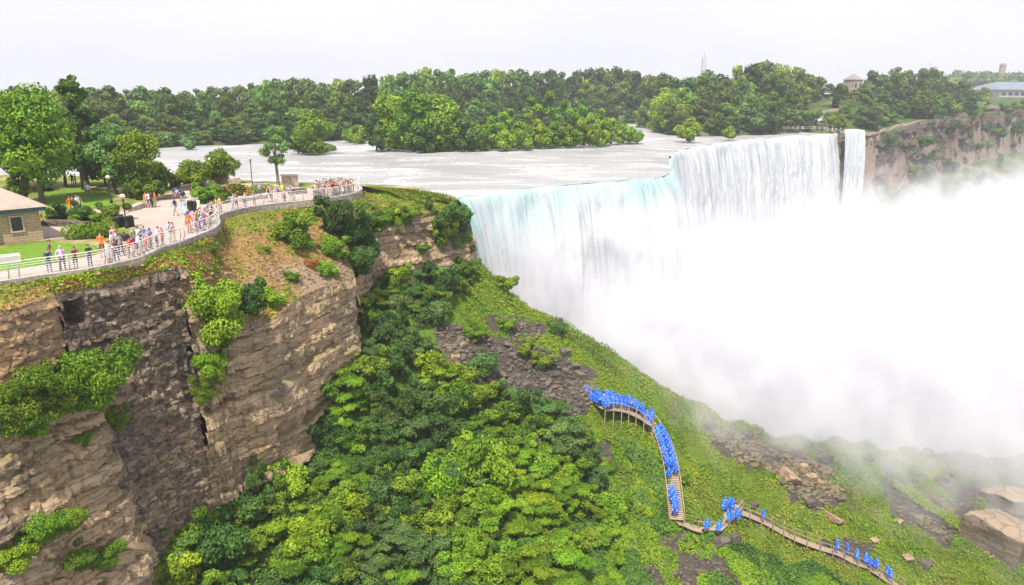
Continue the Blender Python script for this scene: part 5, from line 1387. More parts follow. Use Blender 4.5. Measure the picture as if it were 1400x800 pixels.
# low annexe
p = at_far(1172, 340); an = empty('stone_annexe', p, 0.45); tag(an, 'low grey annexe to the right of the stone tower', 'building')
m = MB(); m.box((0, 0, 2.3), (6, 5, 4.6)); m.build('wall', M_OLDSTONE, an)
m = MB(); m.add([(-3.2, -2.7, 4.6), (3.2, -2.7, 4.6), (3.2, 2.7, 4.6), (-3.2, 2.7, 4.6), (-3.2, 0, 5.8), (3.2, 0, 5.8)], [(0, 1, 5, 4), (2, 3, 4, 5), (1, 2, 5), (3, 0, 4), (3, 2, 1, 0)]); m.build('roof', M_SLATE, an)
# parked vehicles as seen from afar
M_WHITE = plain('white car paint', (0.78, 0.78, 0.77), 0.35, 0, 0.04); M_SILVER = plain('silver car paint', (0.45, 0.46, 0.47), 0.35, 0.3, 0.05); M_TYRE = plain('tyre rubber', (0.02, 0.02, 0.02), 0.9)
def car(px, D, m_, label, rz):
    p = at_far(px, D); p[2] = max(p[2], CAMZ + ray(px, 130)[2] * D / ray(px, 130)[1])
    r_ = empty('parked_car', p, rz); tag(r_, label, 'car', 'cars parked by the stone tower')
    m = MB(); m.add([(-2.1, -.85, .35), (2.1, -.85, .35), (2.1, .85, .35), (-2.1, .85, .35), (-2.1, -.85, .95), (2.15, -.85, .8), (2.15, .85, .8), (-2.1, .85, .95)],
                    [(0, 1, 5, 4), (1, 2, 6, 5), (2, 3, 7, 6), (3, 0, 4, 7), (4, 5, 6, 7), (3, 2, 1, 0)]); m.build('body', m_, r_)
    m = MB(); m.add([(-2.0, -.8, .9), (.9, -.8, .88), (.9, .8, .88), (-2.0, .8, .9), (-1.6, -.7, 1.5), (.3, -.7, 1.5), (.3, .7, 1.5), (-1.6, .7, 1.5)], [(0, 1, 5, 4), (1, 2, 6, 5), (2, 3, 7, 6), (3, 0, 4, 7), (4, 5, 6, 7)]); m.build('cabin', M_GLASS, r_)
    m = MB(); m.box((-.65, 0, 1.52), (1.9, 1.38, .06)); m.build('roof', m_, r_)
    for wx in (-1.3, 1.35):
        for wy in (-.82, .82):
            m = MB(); m.tube([(wx, wy - .1, .33), (wx, wy + .1, .33)], .33, 12); m.build('wheel', M_TYRE, r_)
for k, (a, m_, lb) in enumerate([(1130, M_WHITE, 'white car at the left end of the parked row by the tower'), (1136, M_SILVER, 'silver car second from left in the row by the tower'),
                                 (1142, M_WHITE, 'white car in the middle of the row by the tower'), (1148, M_WHITE, 'white car just left of the stone tower'), (1180, M_SILVER, 'silver car right of the stone tower')]):
    car(a, 330 - (k % 2), m_, lb, 0.15)
# stone terrace wall in front of the cars
def far_wall(name, pts, h, w, material, label, cat):
    P = catmull(pts, 1.0); d = np.gradient(P[:, :2], axis=0); d /= np.linalg.norm(d, axis=1)[:, None]; N = np.stack([d[:, 1], -d[:, 0]], 1)
    V = np.stack([np.concatenate([P[:, :2] + N * o_, (P[:, 2] + z_)[:, None]], 1) for o_, z_ in ((-w / 2, -1.5), (-w / 2, h), (w / 2, h), (w / 2, -1.5))], 1)
    F = [tuple(q) for q in grid_faces(len(P), 4).tolist()] + [(3, 2, 1, 0), tuple((len(P) - 1) * 4 + k for k in range(4))]
    o = mesh_obj(name, V.reshape(-1, 3), F, material); tag(o, label, cat); return o
far_wall('low_wall', [at_far(a, 322) for a in (1122, 1140, 1160, 1186)], 1.0, 0.6, M_OLDSTONE, 'low stone parapet on the island hill below the parked cars', 'low wall')
# stairs down the bank
q0, q1 = at_far(1113, 322, 0.2), at_far(1126, 296, 0.3)
st = empty('stone_stairs', q1); tag(st, 'flight of pale stone stairs down the wooded island bank', 'stairs')
m = MB(); ns = 22
for k in range(ns):
    c = q1 + (q0 - q1) * (k + .5) / ns - q1; m.box((c[0], c[1], c[2] - 0.4), (3.6, 1.5, 1.2), 0.45)
m.build('steps', M_CONC, st)
for s_ in (-1.9, 1.9):
    m = MB(); m.tube([np.array([s_, 0, 1.0]), q0 - q1 + np.array([s_, 0, 1.0])], 0.12, 5); m.build('handrail', M_OLDSTONE, st)
# railing on the little island between the two falls
P = catmull([PZ(1062, 178.6, -1.0), PZ(1090, 178, -1.0), PZ(1120, 178, -1.0), PD(1150, 181.5, 285)], 2.0); P[:, 2] = np.maximum(P[:, 2], far_ground(P[:, 0], P[:, 1]))
lr = empty('railing', P[0]); tag(lr, 'dark railing on the small island between the two falls', 'railing')
for k in range(0, len(P), 2):
    m = MB(); c = P[k] - P[0]; m.tube([c, c + np.array([0, 0, 1.2])], 0.06, 5); m.build('post', M_POST, lr)
for h_ in (0.6, 1.15):
    m = MB(); m.tube([q - P[0] + np.array([0, 0, h_]) for q in P], 0.05, 5); m.build('bar', M_POST, lr)
LUNA = P
# rock pillar between the falls and scrub on it
# ------------------------------------------------------------------ far right: power house, wooded ridge, masts
D = 620.0
q = PD(1418, 134, D)
ph = empty('power_house', (q[0], D, q[2] - 8), 0.10); tag(ph, 'long pale power house with grey hipped roof across the gorge', 'building')
wv = 84.0
M_PALE = plain('pale limestone', (0.50, 0.48, 0.47), 0.85, 0, 0.1, 0.2)
Wz = 14.5
m = MB(); m.box((8, 20, Wz / 2), (wv, 40, Wz)); m.build('wall', M_PALE, ph)
m = MB(); m.add([(-37, -3, Wz), (53, -3, Wz), (53, 43, Wz), (-37, 43, Wz), (-22, 20, Wz + 6.5), (40, 20, Wz + 6.5)], [(0, 1, 5, 4), (1, 2, 5), (2, 3, 4, 5), (3, 0, 4), (3, 2, 1, 0)]); m.build('roof', plain('blue grey slate roof', (0.15, 0.175, 0.22), 0.8, 0, 0.1, 0.2), ph)
for k in range(14):
    m = MB(); m.box((-30 + k * 5.6, -0.1, 11.2), (2.6, 0.5, 2.6)); m.build('window', M_GLASS, ph)
m = MB(); m.box((8, -0.6, 8.8), (wv + 1, 1.6, 0.8)); m.build('cornice', M_PALE, ph)
ridge = []
FR_ = PD(1345, 104, 980)
for k in range(24):
    px = 1285 + k * 7.4; 
    D_ = 900 + fr.uniform(-60, 90)
    d = ray(px, 95 + fr.uniform(-3, 5) + (6 if px < 1300 else 0)); H = CAMZ + d[2] * D_ / d[1] + 4
    x = (px - 700) / 1000 * (D_ * CP + 12 * SP)
    p_ = fr.choice(FT); kk = H / p_['H']
    place(p_, (x, D_, -4), fr.uniform(0, 6.28), kk * 1.25, 'hazy tree on the most distant ridge at the right edge', 'hazy trees of the distant ridge', 'tree', 0.8)
def mast(px, D, top, base, w, label, lattice=True):
    b_ = PD(px, base, D); t_ = PD(px, top, D); H = t_[2] - b_[2]
    r_ = empty('lattice_mast', b_); tag(r_, label, 'mast')
    m = MB()
    for sx_, sy_ in ((-1, -1), (1, -1), (1, 1), (-1, 1)):
        m.tube([(sx_ * w, sy_ * w, 0), (sx_ * w * 0.75, sy_ * w * .75, H * .82)], w * 0.14, 4)
    nb_ = 9
    for k in range(nb_):
        z0, z1 = H * .82 * k / nb_, H * .82 * (k + 1) / nb_
        m.tube([(-w, -w, z0), (w, -w, z1)], w * 0.1, 4); m.tube([(w, w, z0), (-w, w, z1)], w * .1, 4); m.tube([(-w, w, z0), (-w, -w, z1)], w * .1, 4); m.tube([(w, -w, z0), (w, w, z1)], w * .1, 4)
    m.build('lattice', M_MAST, r_)
    m = MB(); m.tube([(0, 0, H * .8), (0, 0, H)], w * 0.28, 5); m.build('antenna', M_MAST, r_)
M_MAST = plain('grey galvanised steel', (0.52, 0.50, 0.52), 0.6, 0.3)
mast(961, 700, 72, 110, 1.7, 'slim pale lattice mast rising above the wooded skyline')
mast(1268, 900, 82, 118, 0.7, 'thin distant mast behind the island trees')
b_ = PD(1370, 98, 880); m = MB(); m.lathe((b_[0], b_[1], b_[2] - 6), [(3.4, 0), (3.2, 12), (3.6, 12.2), (3.6, 13.5), (2.5, 13.6), (2.4, 15)], 12)
ch = m.build('water_tower', plain('old brick', (0.30, 0.20, 0.17), 0.9)); tag(ch, 'squat brick tower poking above the distant wooded ridge', 'tower')
# cars or vans along the power house forecourt
# ------------------------------------------------------------------ boulders and rubble
def rock_mesh(seed, size, flat=0.7, cuts=9, sub=3):
    """an angular block: a lump cut by random planes, then roughened"""
    rng = random.Random(seed); bm = bmesh.new(); bmesh.ops.create_icosphere(bm, subdivisions=sub, radius=1.0)
    P = np.array([v.co[:] for v in bm.verts]); F = np.array([[v.index for v in f.verts] for f in bm.faces]); bm.free()
    for ax in range(3):            # bedded rock breaks into rough slabs
        for sg in (-1, 1):
            d = np.array([rng.gauss(0, .16), rng.gauss(0, .16), rng.gauss(0, .12)]); d[ax] += sg; d /= np.linalg.norm(d)
            h = rng.uniform(0.52, 0.66); t_ = P @ d; P = P - np.maximum(t_ - h, 0)[:, None] * d[None]
    for k in range(cuts // 2):
        d = np.array([rng.gauss(0, 1), rng.gauss(0, 1), rng.gauss(0, 1)]); d /= np.linalg.norm(d)
        h = rng.uniform(0.62, 0.85); t_ = P @ d; ex_ = np.maximum(t_ - h, 0); P = P - ex_[:, None] * d[None] * 0.96
    P = P + (0.03 if sub < 4 else 0.055) * np.stack([fbm(P[:, 0] * 2.5, P[:, 1] * 2.5, P[:, 2] * 2.5, seed + q, 3) for q in range(3)], 1)
    P = P * np.array(size)[None] * np.array([1, 1, 1.0]); return P, F
def boulder(loc, size, rz, label, material=None, seed=1, tilt=(0, 0), name='boulder', group=None, sub=3, cat='boulder'):
    P, F = rock_mesh(seed, size, sub=sub)
    o = mesh_obj(name, P, F, material or M_BOULDER, None, None, False)
    o.location = tuple(loc); o.rotation_euler = (tilt[0], tilt[1], rz); tag(o, label, cat, group); return o
def bhit(px, py, size, label, material=None, seed=None, rz=0.5, tilt=(0.1, 0.15), sink=0.35, **kw):
    p = HIT(px, py); return boulder((p[0], p[1], p[2] + size[2] * (0.5 - sink)), size, rz, label, material, seed or int(px * 3 + py), tilt, **kw)
# the large named ones
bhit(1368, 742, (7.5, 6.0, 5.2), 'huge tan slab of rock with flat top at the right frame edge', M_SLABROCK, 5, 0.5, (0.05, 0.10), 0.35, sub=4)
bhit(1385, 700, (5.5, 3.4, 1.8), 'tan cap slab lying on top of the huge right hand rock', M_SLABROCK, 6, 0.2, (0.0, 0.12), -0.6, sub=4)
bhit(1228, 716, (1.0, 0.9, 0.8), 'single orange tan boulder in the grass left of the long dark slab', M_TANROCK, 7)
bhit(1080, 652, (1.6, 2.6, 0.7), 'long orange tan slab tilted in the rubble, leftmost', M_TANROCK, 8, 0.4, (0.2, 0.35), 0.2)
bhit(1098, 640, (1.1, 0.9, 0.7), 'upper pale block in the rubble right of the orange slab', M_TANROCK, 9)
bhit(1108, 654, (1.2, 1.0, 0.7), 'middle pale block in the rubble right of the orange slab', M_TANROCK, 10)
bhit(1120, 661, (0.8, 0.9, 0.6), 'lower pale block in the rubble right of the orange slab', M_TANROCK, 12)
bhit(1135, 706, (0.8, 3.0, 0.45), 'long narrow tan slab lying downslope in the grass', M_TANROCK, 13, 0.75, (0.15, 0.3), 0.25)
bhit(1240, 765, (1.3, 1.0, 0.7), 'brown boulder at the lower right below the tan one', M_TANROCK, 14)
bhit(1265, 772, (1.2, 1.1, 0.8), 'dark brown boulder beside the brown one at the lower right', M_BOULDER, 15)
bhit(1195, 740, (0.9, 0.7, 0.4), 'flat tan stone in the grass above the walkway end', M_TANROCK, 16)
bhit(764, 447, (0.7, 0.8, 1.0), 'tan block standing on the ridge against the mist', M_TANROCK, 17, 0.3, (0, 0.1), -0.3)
bhit(772, 484, (1.2, 1.0, 1.0), 'largest rounded grey boulder left of the ridge', M_BOULDER, 18)
bhit(794, 516, (1.2, 1.1, 0.9), 'grey boulder above the queue of blue ponchos', M_BOULDER, 19)
bhit(785, 502, (0.9, 0.8, 0.7), 'grey boulder between the two largest ones below the ridge', M_BOULDER, 20)
bhit(720, 528, (1.1, 0.8, 0.6), 'flat grey boulder in the middle of the rubble', M_BOULDER, 22)
bhit(632, 472, (1.1, 0.7, 0.5), 'tilted pinkish slab at the top of the rubble', M_CLIFF, 23, 0.9, (0.3, 0.2))
bhit(622, 488, (0.9, 0.7, 0.45), 'brown slab at the left edge of the rubble', M_CLIFF, 24, 0.2, (0.3, 0.2))
bhit(630, 505, (1.2, 1.0, 0.5), 'reddish flat rock at the lower left of the rubble', M_CLIFF, 25)
bhit(985, 742, (1.8, 1.1, 0.9), 'black boulder under the wooden platform, left', M_BOULDER, 26)
bhit(1003, 738, (1.2, 1.0, 0.9), 'black boulder under the wooden platform, right', M_BOULDER, 27)
bhit(1045, 715, (1.6, 0.8, 0.5), 'grey slab lying above the start of the boardwalk', M_BOULDER, 28, 0.5)
bhit(1030, 690, (1.3, 0.8, 0.5), 'grey slab uphill from the wooden platform', M_BOULDER, 29, 0.8)
def at_shore(px, py, z): return PZ(px, py, z)
p = PZ(1262, 652, -45.5); boulder(p, (4.6, 4.0, 3.6), 0.4, 'mossy rounded rock at the edge of the mist', M_MOSS := rock_material('mossy rock', (0.09, 0.10, 0.05), (0.20, 0.20, 0.10), (0.32, 0.30, 0.19), (0.13, 0.19, 0.03), 0.4), 31, (0, 0.1), sub=4)
p = PZ(1312, 652, -48); boulder(p, (3.4, 2.6, 2.6), 0.8, 'grey rock in the mist right of the mossy one', M_BOULDER, 32, (0.0, 0.1), sub=4)
p = PZ(1350, 662, -49); boulder(p, (2.8, 2.6, 3.2), 0.2, 'pale grey rock standing in the spray beyond the rubble', M_BOULDER, 33, (0.1, 0.2), sub=4)
# the long slab whose back carries grass
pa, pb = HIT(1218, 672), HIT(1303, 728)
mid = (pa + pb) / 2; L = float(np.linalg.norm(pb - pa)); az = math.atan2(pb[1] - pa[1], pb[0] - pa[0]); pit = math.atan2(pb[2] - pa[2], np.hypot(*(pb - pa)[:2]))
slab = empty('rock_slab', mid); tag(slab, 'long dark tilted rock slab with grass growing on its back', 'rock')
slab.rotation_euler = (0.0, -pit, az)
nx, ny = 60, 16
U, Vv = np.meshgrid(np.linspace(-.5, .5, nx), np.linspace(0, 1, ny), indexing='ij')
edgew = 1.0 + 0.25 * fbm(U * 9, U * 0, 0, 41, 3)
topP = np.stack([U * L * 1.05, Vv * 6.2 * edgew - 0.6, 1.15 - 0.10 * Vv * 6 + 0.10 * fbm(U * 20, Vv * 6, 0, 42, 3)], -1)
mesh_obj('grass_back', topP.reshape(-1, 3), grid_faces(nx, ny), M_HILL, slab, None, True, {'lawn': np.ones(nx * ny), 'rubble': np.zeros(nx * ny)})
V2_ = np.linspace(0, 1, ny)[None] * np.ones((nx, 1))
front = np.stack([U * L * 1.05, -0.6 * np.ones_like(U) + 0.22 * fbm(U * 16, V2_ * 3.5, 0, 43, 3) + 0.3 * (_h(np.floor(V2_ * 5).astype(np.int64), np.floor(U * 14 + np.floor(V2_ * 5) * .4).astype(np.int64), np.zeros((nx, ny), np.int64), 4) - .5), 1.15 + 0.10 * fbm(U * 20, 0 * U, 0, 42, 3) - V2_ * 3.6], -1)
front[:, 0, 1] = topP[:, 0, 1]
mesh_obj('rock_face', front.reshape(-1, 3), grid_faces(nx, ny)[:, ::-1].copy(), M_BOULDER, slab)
# loose rubble nobody could count, plus the larger stones as single things
def rubble_field(name, polys, n, smin, smax, material, seed, keep=None):
    rng = np.random.default_rng(seed); rr = random.Random(seed)
    base = [rock_mesh(seed * 10 + k, (1, 0.8, 0.55), cuts=8, sub=1) for k in range(8)]
    V, F, off = [], [], 0
    for poly in polys:
        W0 = [tuple(HIT(a, b)[:2]) for a, b in poly]; A = np.array(W0); lo, hi = A.min(0), A.max(0); cnt = 0
        area = abs(0.5 * sum(W0[i][0] * W0[(i + 1) % len(W0)][1] - W0[(i + 1) % len(W0)][0] * W0[i][1] for i in range(len(W0))))
        m_ = int(n * area)
        X = rng.uniform(lo[0], hi[0], m_ * 5); Y = rng.uniform(lo[1], hi[1], m_ * 5)
        Xw = X + 1.2 * fbm(X * .3, Y * .3, 0, 211, 2); ok = inpoly(Xw, Y, W0); X, Y = X[ok][:m_], Y[ok][:m_]; Z = hill(X, Y)
        for x, y, z in zip(X, Y, Z):
            P, f = base[rr.randrange(8)]; s_ = smin + (smax - smin) * rr.random() ** 2.0
            a, b_, c_ = rr.uniform(0, 6.28), rr.uniform(-.6, .6), rr.uniform(-.6, .6)
            Rz = np.array([[math.cos(a), -math.sin(a), 0], [math.sin(a), math.cos(a), 0], [0, 0, 1]]); Rx = np.array([[1, 0, 0], [0, math.cos(b_), -math.sin(b_)], [0, math.sin(b_), math.cos(b_)]])
            V.append((P * s_) @ Rx.T @ Rz.T + np.array([x, y, z + 0.15 * s_])); F.append(f + off); off += len(P)
    o = mesh_obj(name, np.vstack(V), np.vstack(F), material); tag(o, kind='stuff'); return o
rubble_field('rubble', RUBBLE_PX[:3], 11.0, 0.14, 0.62, M_BOULDER, 51)
rubble_field('rubble', RUBBLE_PX[3:5] + RUBBLE_PX[7:], 7.0, 0.12, 0.45, M_BOULDER, 52)
rubble_field('rubble', RUBBLE_PX[5:7], 7.0, 0.16, 0.75, M_GREYTAN := rock_material('wet grey tan rubble', (0.08, 0.07, 0.055), (0.18, 0.155, 0.12), (0.31, 0.265, 0.205), (0.15, 0.15, 0.07), 0.6), 53)
# broken stone on the brow above the bluff
def brow_rubble(n, seed):
    rng = np.random.default_rng(seed); rr = random.Random(seed); base = [rock_mesh(seed * 10 + k, (1, 0.75, 0.45), cuts=6, sub=1) for k in range(6)]
    A_ = rng.integers(0, BROW_PTS.shape[0] - 1, n * 12); B_ = rng.integers(6, BROW_PTS.shape[1] - 1, n * 12); ok = stone[A_, B_] + 0.15 * rng.normal(size=len(A_)) > 0.30; A_, B_ = A_[ok][:n], B_[ok][:n]
    V, F, off = [], [], 0
    for a, b_ in zip(A_, B_):
        P, f = base[rr.randrange(6)]; s_ = 0.08 + 0.34 * rr.random() ** 2.2; t_ = rr.uniform(0, 6.28); Rz = np.array([[math.cos(t_), -math.sin(t_), 0], [math.sin(t_), math.cos(t_), 0], [0, 0, 1]])
        q = BROW_PTS[a, b_] + (BROW_PTS[a + 1, b_] - BROW_PTS[a, b_]) * rr.random() + (BROW_PTS[a, b_ + 1] - BROW_PTS[a, b_]) * rr.random()
        V.append((P * s_) @ Rz.T + q + np.array([0, 0, .03])); F.append(f + off); off += len(P)
    tag(mesh_obj('broken_stone', np.vstack(V), np.vstack(F), M_CLIFF), kind='stuff')
brow_rubble(1500, 57)
# tufts on the back of the long slab
_g = np.random.default_rng(5); _n = 2600; _P = topP.reshape(-1, 3)[_g.integers(0, nx * ny, _n)] + _g.normal(size=(_n, 3)) * np.array([.12, .12, .04]) + np.array([0, 0, .06])
_nr = _g.normal(size=(_n, 3)) * .6 + np.array([0, 0, 1.]); _nr /= np.linalg.norm(_nr, axis=1)[:, None]; _a = np.cross(_nr, _g.normal(size=(_n, 3))); _a /= np.linalg.norm(_a, axis=1)[:, None]; _b = np.cross(_nr, _a)
_V = np.stack([_P - _a * .15, _P + _b * .08, _P + _a * .15, _P - _b * .08], 1).reshape(-1, 3)
tag(mesh_obj('grass', _V, (np.arange(_n) * 4)[:, None] + np.arange(4)[None], L_GRASS, slab, None, False, {'tone': np.repeat(np.clip(.5 + .2 * _g.normal(size=_n), 0, 1), 4)}), kind='stuff')
RB = [boulder((0, 0, -200), (1, 0.8, 0.6), 0, 'x', M_BOULDER, 700 + k, sub=2) for k in range(4)]
STORE += RB
rr = random.Random(99)
def stones(poly, n, lo, hi, label, group, mats=None):
    for k in range(n):
        x, y = rand_in(poly); p = HIT(x, y); s_ = rr.uniform(lo, hi)
        c = place(rr.choice(RB), (p[0], p[1], p[2] + 0.12 * s_), rr.uniform(0, 6.28), s_, label, group, 'boulder')
        c.rotation_euler = (rr.uniform(-.4, .4), rr.uniform(-.4, .4), rr.uniform(0, 6.28))
stones(RUBBLE_PX[0], 42, 0.45, 0.95, 'angular dark grey block in the rubble slope between shrubs and ridge', 'blocks in the grey rubble slope')
stones(RUBBLE_PX[5], 26, 0.5, 1.1, 'angular block in the misty rubble below the falls', 'blocks in the misty rubble')
stones(RUBBLE_PX[6] + [], 18, 0.5, 1.0, 'block in the rubble around the long dark slab', 'blocks around the long slab')
stones([(1000, 600), (1150, 640), (1200, 720), (1300, 770), (1250, 790), (1050, 690)], 16, 0.3, 0.8, 'stone scattered in the open grass of the lower right slope', 'stones in the open grass')
for k in range(30):     # wet rocks along the shore edge, half lost in the spray
    x_ = rr.uniform(44, 92); y_ = ridge_y(x_) + rr.uniform(-6, 2.5); z_ = float(hill(x_, y_)); s_ = rr.uniform(0.7, 2.1)
    c = place(rr.choice(RB), (x_, y_, z_ + .1 * s_), rr.uniform(0, 6.28), s_, 'wet grey rock along the lower shore edge in the spray', 'wet rocks at the shore edge', 'boulder', None, 'shore_rock'); c.rotation_euler = (rr.uniform(-.3, .3), rr.uniform(-.3, .3), rr.uniform(0, 6.28))
stones(RUBBLE_PX[3], 14, 0.4, 0.9, 'dark block in the rubble at the lower edge beneath the walkway', 'blocks beneath the walkway')
# white water rushing between the shore rocks
for k, (a, b_, L_) in enumerate([((985, 560), (1062, 600), 3.0), ((1252, 664), (1300, 655), 2.5)]):
    pass

# ------------------------------------------------------------------ wooden stair, platform and boardwalk
M_WOOD = plain('weathered timber', (0.36, 0.265, 0.17), 0.85, 0, 0.25, 2.0)
M_WOODG = plain('grey brown timber', (0.27, 0.205, 0.145), 0.85, 0, 0.25, 2.0)
M_PLANK = plain('pale timber planks', (0.42, 0.32, 0.22), 0.85, 0, 0.2, 2.0)
def path3(pxs, step, lift=0.5):
    P = catmull([HIT(a, b) for a, b in pxs], step); 
    P[:, 2] = np.array([np.convolve(np.pad(P[:, 2], 3, mode='edge'), np.ones(7) / 7, 'valid')])[0] + lift
    P[:, 2] = np.maximum(P[:, 2], hill(P[:, 0], P[:, 1]) + 0.12)
    return P
def sideways(P):
    d = np.gradient(P[:, :2], axis=0); d /= np.linalg.norm(d, axis=1)[:, None]; return np.stack([d[:, 1], -d[:, 0]], 1), d
def wooden_way(name, P, w, label, cat, tread=True, fence=(1, 1), palings=False, post_h=1.05, tread_t=0.06, post_drop=0.7):
    N, dd = sideways(P); o0 = P[0].copy(); root = empty(name, o0); tag(root, label, cat)
    nt = min(len(P), 95); Pt = resample_n(P, nt); Nt, dt = sideways(Pt)
    if tread:
        sp = np.linalg.norm(Pt[1] - Pt[0]) if nt > 1 else .3
        for k in range(nt):
            m = MB(); c = Pt[k] - o0; m.box(c, (w, min(0.27, sp * 0.62), tread_t), math.atan2(dt[k][1], dt[k][0]) - math.pi / 2); m.build('tread', M_PLANK, root)
        for s_ in (-1, 1):
            m = MB(); m.tube([Pt[k] - o0 + np.array([Nt[k, 0], Nt[k, 1], 0]) * 0 + np.array([Nt[k, 0] * s_ * w / 2, Nt[k, 1] * s_ * w / 2, -0.12]) for k in range(nt)], 0.10, 4); m.build('stringer', M_WOODG, root)
    else:
        V = np.stack([np.concatenate([P[:, :2] + N * q, (P[:, 2] + z_)[:, None]], 1) - o0 for q, z_ in ((-w / 2, -.12), (-w / 2, 0), (w / 2, 0), (w / 2, -.12))], 1)
        mesh_obj('deck', V.reshape(-1, 3), grid_faces(len(P), 4), M_DECK, root)
    for s_, on in zip((-1, 1), fence):
        if not on: continue
        Q = resample(P, 1.5); NQ, _ = sideways(Q); Q2 = Q.copy(); Q2[:, :2] += NQ * s_ * (w / 2 + 0.05)
        for q in Q2:
            m = MB(); m.box((q[0] - o0[0], q[1] - o0[1], q[2] - o0[2] + (post_h - post_drop) / 2), (0.10, 0.10, post_h + post_drop)); m.build('post', M_WOODG if palings else M_WOOD, root)
        for h_ in ((post_h,) if not palings else (post_h, post_h * .5)):
            m = MB(); m.tube([q - o0 + np.array([0, 0, h_]) for q in Q2], 0.03 if palings else 0.05, 5); m.build('handrail', M_WOODG if palings else M_WOOD, root)
    return root
m_, n, l, b, o = mat('deck boards'); M_DECK = m_
wv_ = n.new('ShaderNodeTexWave'); wv_.inputs['Scale'].default_value = 5.0; wv_.inputs['Distortion'].default_value = 1.0; l.new(n.new('ShaderNodeTexCoord').outputs['Object'], wv_.inputs['Vector'])
r_ = ramp(n, [(0.0, (0.16, 0.115, 0.08)), (0.25, (0.33, 0.245, 0.175)), (1.0, (0.41, 0.31, 0.23))]); l.new(wv_.outputs['Fac'], r_.inputs['Fac']); l.new(r_.outputs[0], b.inputs['Base Color']); b.inputs['Roughness'].default_value = 0.85
STAIR = path3([(885, 578), (893, 590), (905, 612), (914, 640), (919, 668), (922, 695), (924, 716)], 0.3, 0.55)
wooden_way('wooden_stairs', STAIR, 1.7, 'steep wooden stairs with handrails full of people in blue ponchos', 'stairs')
TOPWAY = path3([(812, 556), (830, 556), (850, 560), (868, 566), (885, 578)], 0.4, 0.35)
wooden_way('walkway', TOPWAY, 4.4, 'wooden landing at the head of the stairs under the blue crowd', 'walkway', False, (0, 1), post_drop=2.4)
LINK = path3([(924, 716), (938, 722), (958, 728)], 0.3, 0.4)
wooden_way('walkway', LINK, 1.3, 'short timber walkway linking stair foot and platform', 'walkway', False, (1, 0), True)
BOARD = path3([(1008, 702), (1040, 715), (1080, 737), (1120, 752), (1145, 760), (1170, 772), (1195, 785), (1215, 797), (1235, 812)], 0.4, 0.4)
wooden_way('boardwalk', BOARD, 1.0, 'long narrow boardwalk with timber posts descending across the grass', 'walkway', False, (1, 1), True)
pl0 = [HIT(a, b) for a, b in [(954, 727), (975, 700), (990, 692), (1008, 696), (1014, 706), (1004, 716), (986, 736)]]
zt = max(float(p[2]) for p in pl0) - 0.9
zt = float(np.mean([p[2] for p in pl0])) + 0.5
cpl = np.mean(pl0, axis=0)
plat = empty('wooden_platform', (cpl[0], cpl[1], zt)); tag(plat, 'timber viewing platform between stairs and boardwalk', 'platform')
plq = [(p[0] - cpl[0], p[1] - cpl[1]) for p in pl0]; k = len(plq)
mesh_obj('deck', np.array([(x, y, 0.0) for x, y in plq] + [(x, y, -0.15) for x, y in plq]), [tuple(range(k)), tuple(range(2 * k - 1, k - 1, -1))] + [(i, k + i, k + (i + 1) % k, (i + 1) % k) for i in range(k)], M_DECK, plat)
for (x, y), (x2, y2) in zip(plq, plq[1:]):
    for q in (0.0, 0.5):
        m = MB(); m.box((x + (x2 - x) * q, y + (y2 - y) * q, -0.3), (0.11, 0.11, 2.6)); m.build('post', M_WOODG, plat)
m = MB(); m.tube([(plq[i][0], plq[i][1], 1.0) for i in (0, k - 1, k - 2, k - 3)], 0.05, 5); m.build('handrail', M_WOOD, plat)
PLATZ = zt
# handrail path along the ridge above
RIDGE = catmull([HIT(a, b) for a, b in [(765, 452), (785, 472), (805, 485), (830, 505), (850, 520)]], 0.5)
rp_ = empty('ridge_railing', RIDGE[0]); tag(rp_, 'dark handrail running down the ridge beside the mist', 'railing')
for q in RIDGE[::4]:
    m = MB(); c = q - RIDGE[0]; m.tube([c + np.array([0, 0, -.4]), c + np.array([0, 0, 1.0])], 0.045, 5); m.build('post', M_BLACK, rp_)
m = MB(); m.tube([q - RIDGE[0] + np.array([0, 0, 1.0]) for q in RIDGE], 0.06, 5); m.build('handrail', M_BLACK, rp_)
# ------------------------------------------------------------------ people
SKIN = [plain('light skin', (0.62, 0.40, 0.29), 0.6, 0, 0.04), plain('tan skin', (0.44, 0.26, 0.17), 0.6, 0, 0.04), plain('brown skin', (0.21, 0.115, 0.07), 0.6, 0, 0.04)]
HAIR = {'dark': plain('dark hair', (0.02, 0.014, 0.01), 0.6), 'brown': plain('brown hair', (0.09, 0.05, 0.025), 0.6), 'blond': plain('blond hair', (0.42, 0.29, 0.13), 0.6), 'grey': plain('grey hair', (0.40, 0.39, 0.38), 0.6)}
CLOTH = {k: plain(k + ' cloth', v, 0.85, 0, 0.12, 5) for k, v in {
    'white': (0.78, 0.77, 0.76), 'red': (0.62, 0.035, 0.03), 'orange': (0.85, 0.17, 0.03), 'pink': (0.78, 0.36, 0.40), 'lavender': (0.56, 0.42, 0.62), 'navy': (0.025, 0.04, 0.13), 'blue': (0.06, 0.19, 0.58),
    'sky blue': (0.30, 0.50, 0.74), 'black': (0.02, 0.02, 0.022), 'grey': (0.30, 0.30, 0.31), 'khaki': (0.42, 0.34, 0.23), 'brown': (0.17, 0.10, 0.06), 'maroon': (0.24, 0.03, 0.05), 'yellow': (0.80, 0.58, 0.08), 'green': (0.07, 0.28, 0.11), 'denim': (0.10, 0.155, 0.27), 'cream': (0.70, 0.62, 0.48)}.items()}
M_SHOE = plain('dark shoes', (0.05, 0.045, 0.04), 0.7)
m_, n, l, b, o = mat('blue plastic poncho'); M_PONCHO = m_
tn = noise_node(n, l, 5, 4, n.new('ShaderNodeTexCoord').outputs['Object'], 0.6, 0.6); oi = n.new('ShaderNodeObjectInfo')
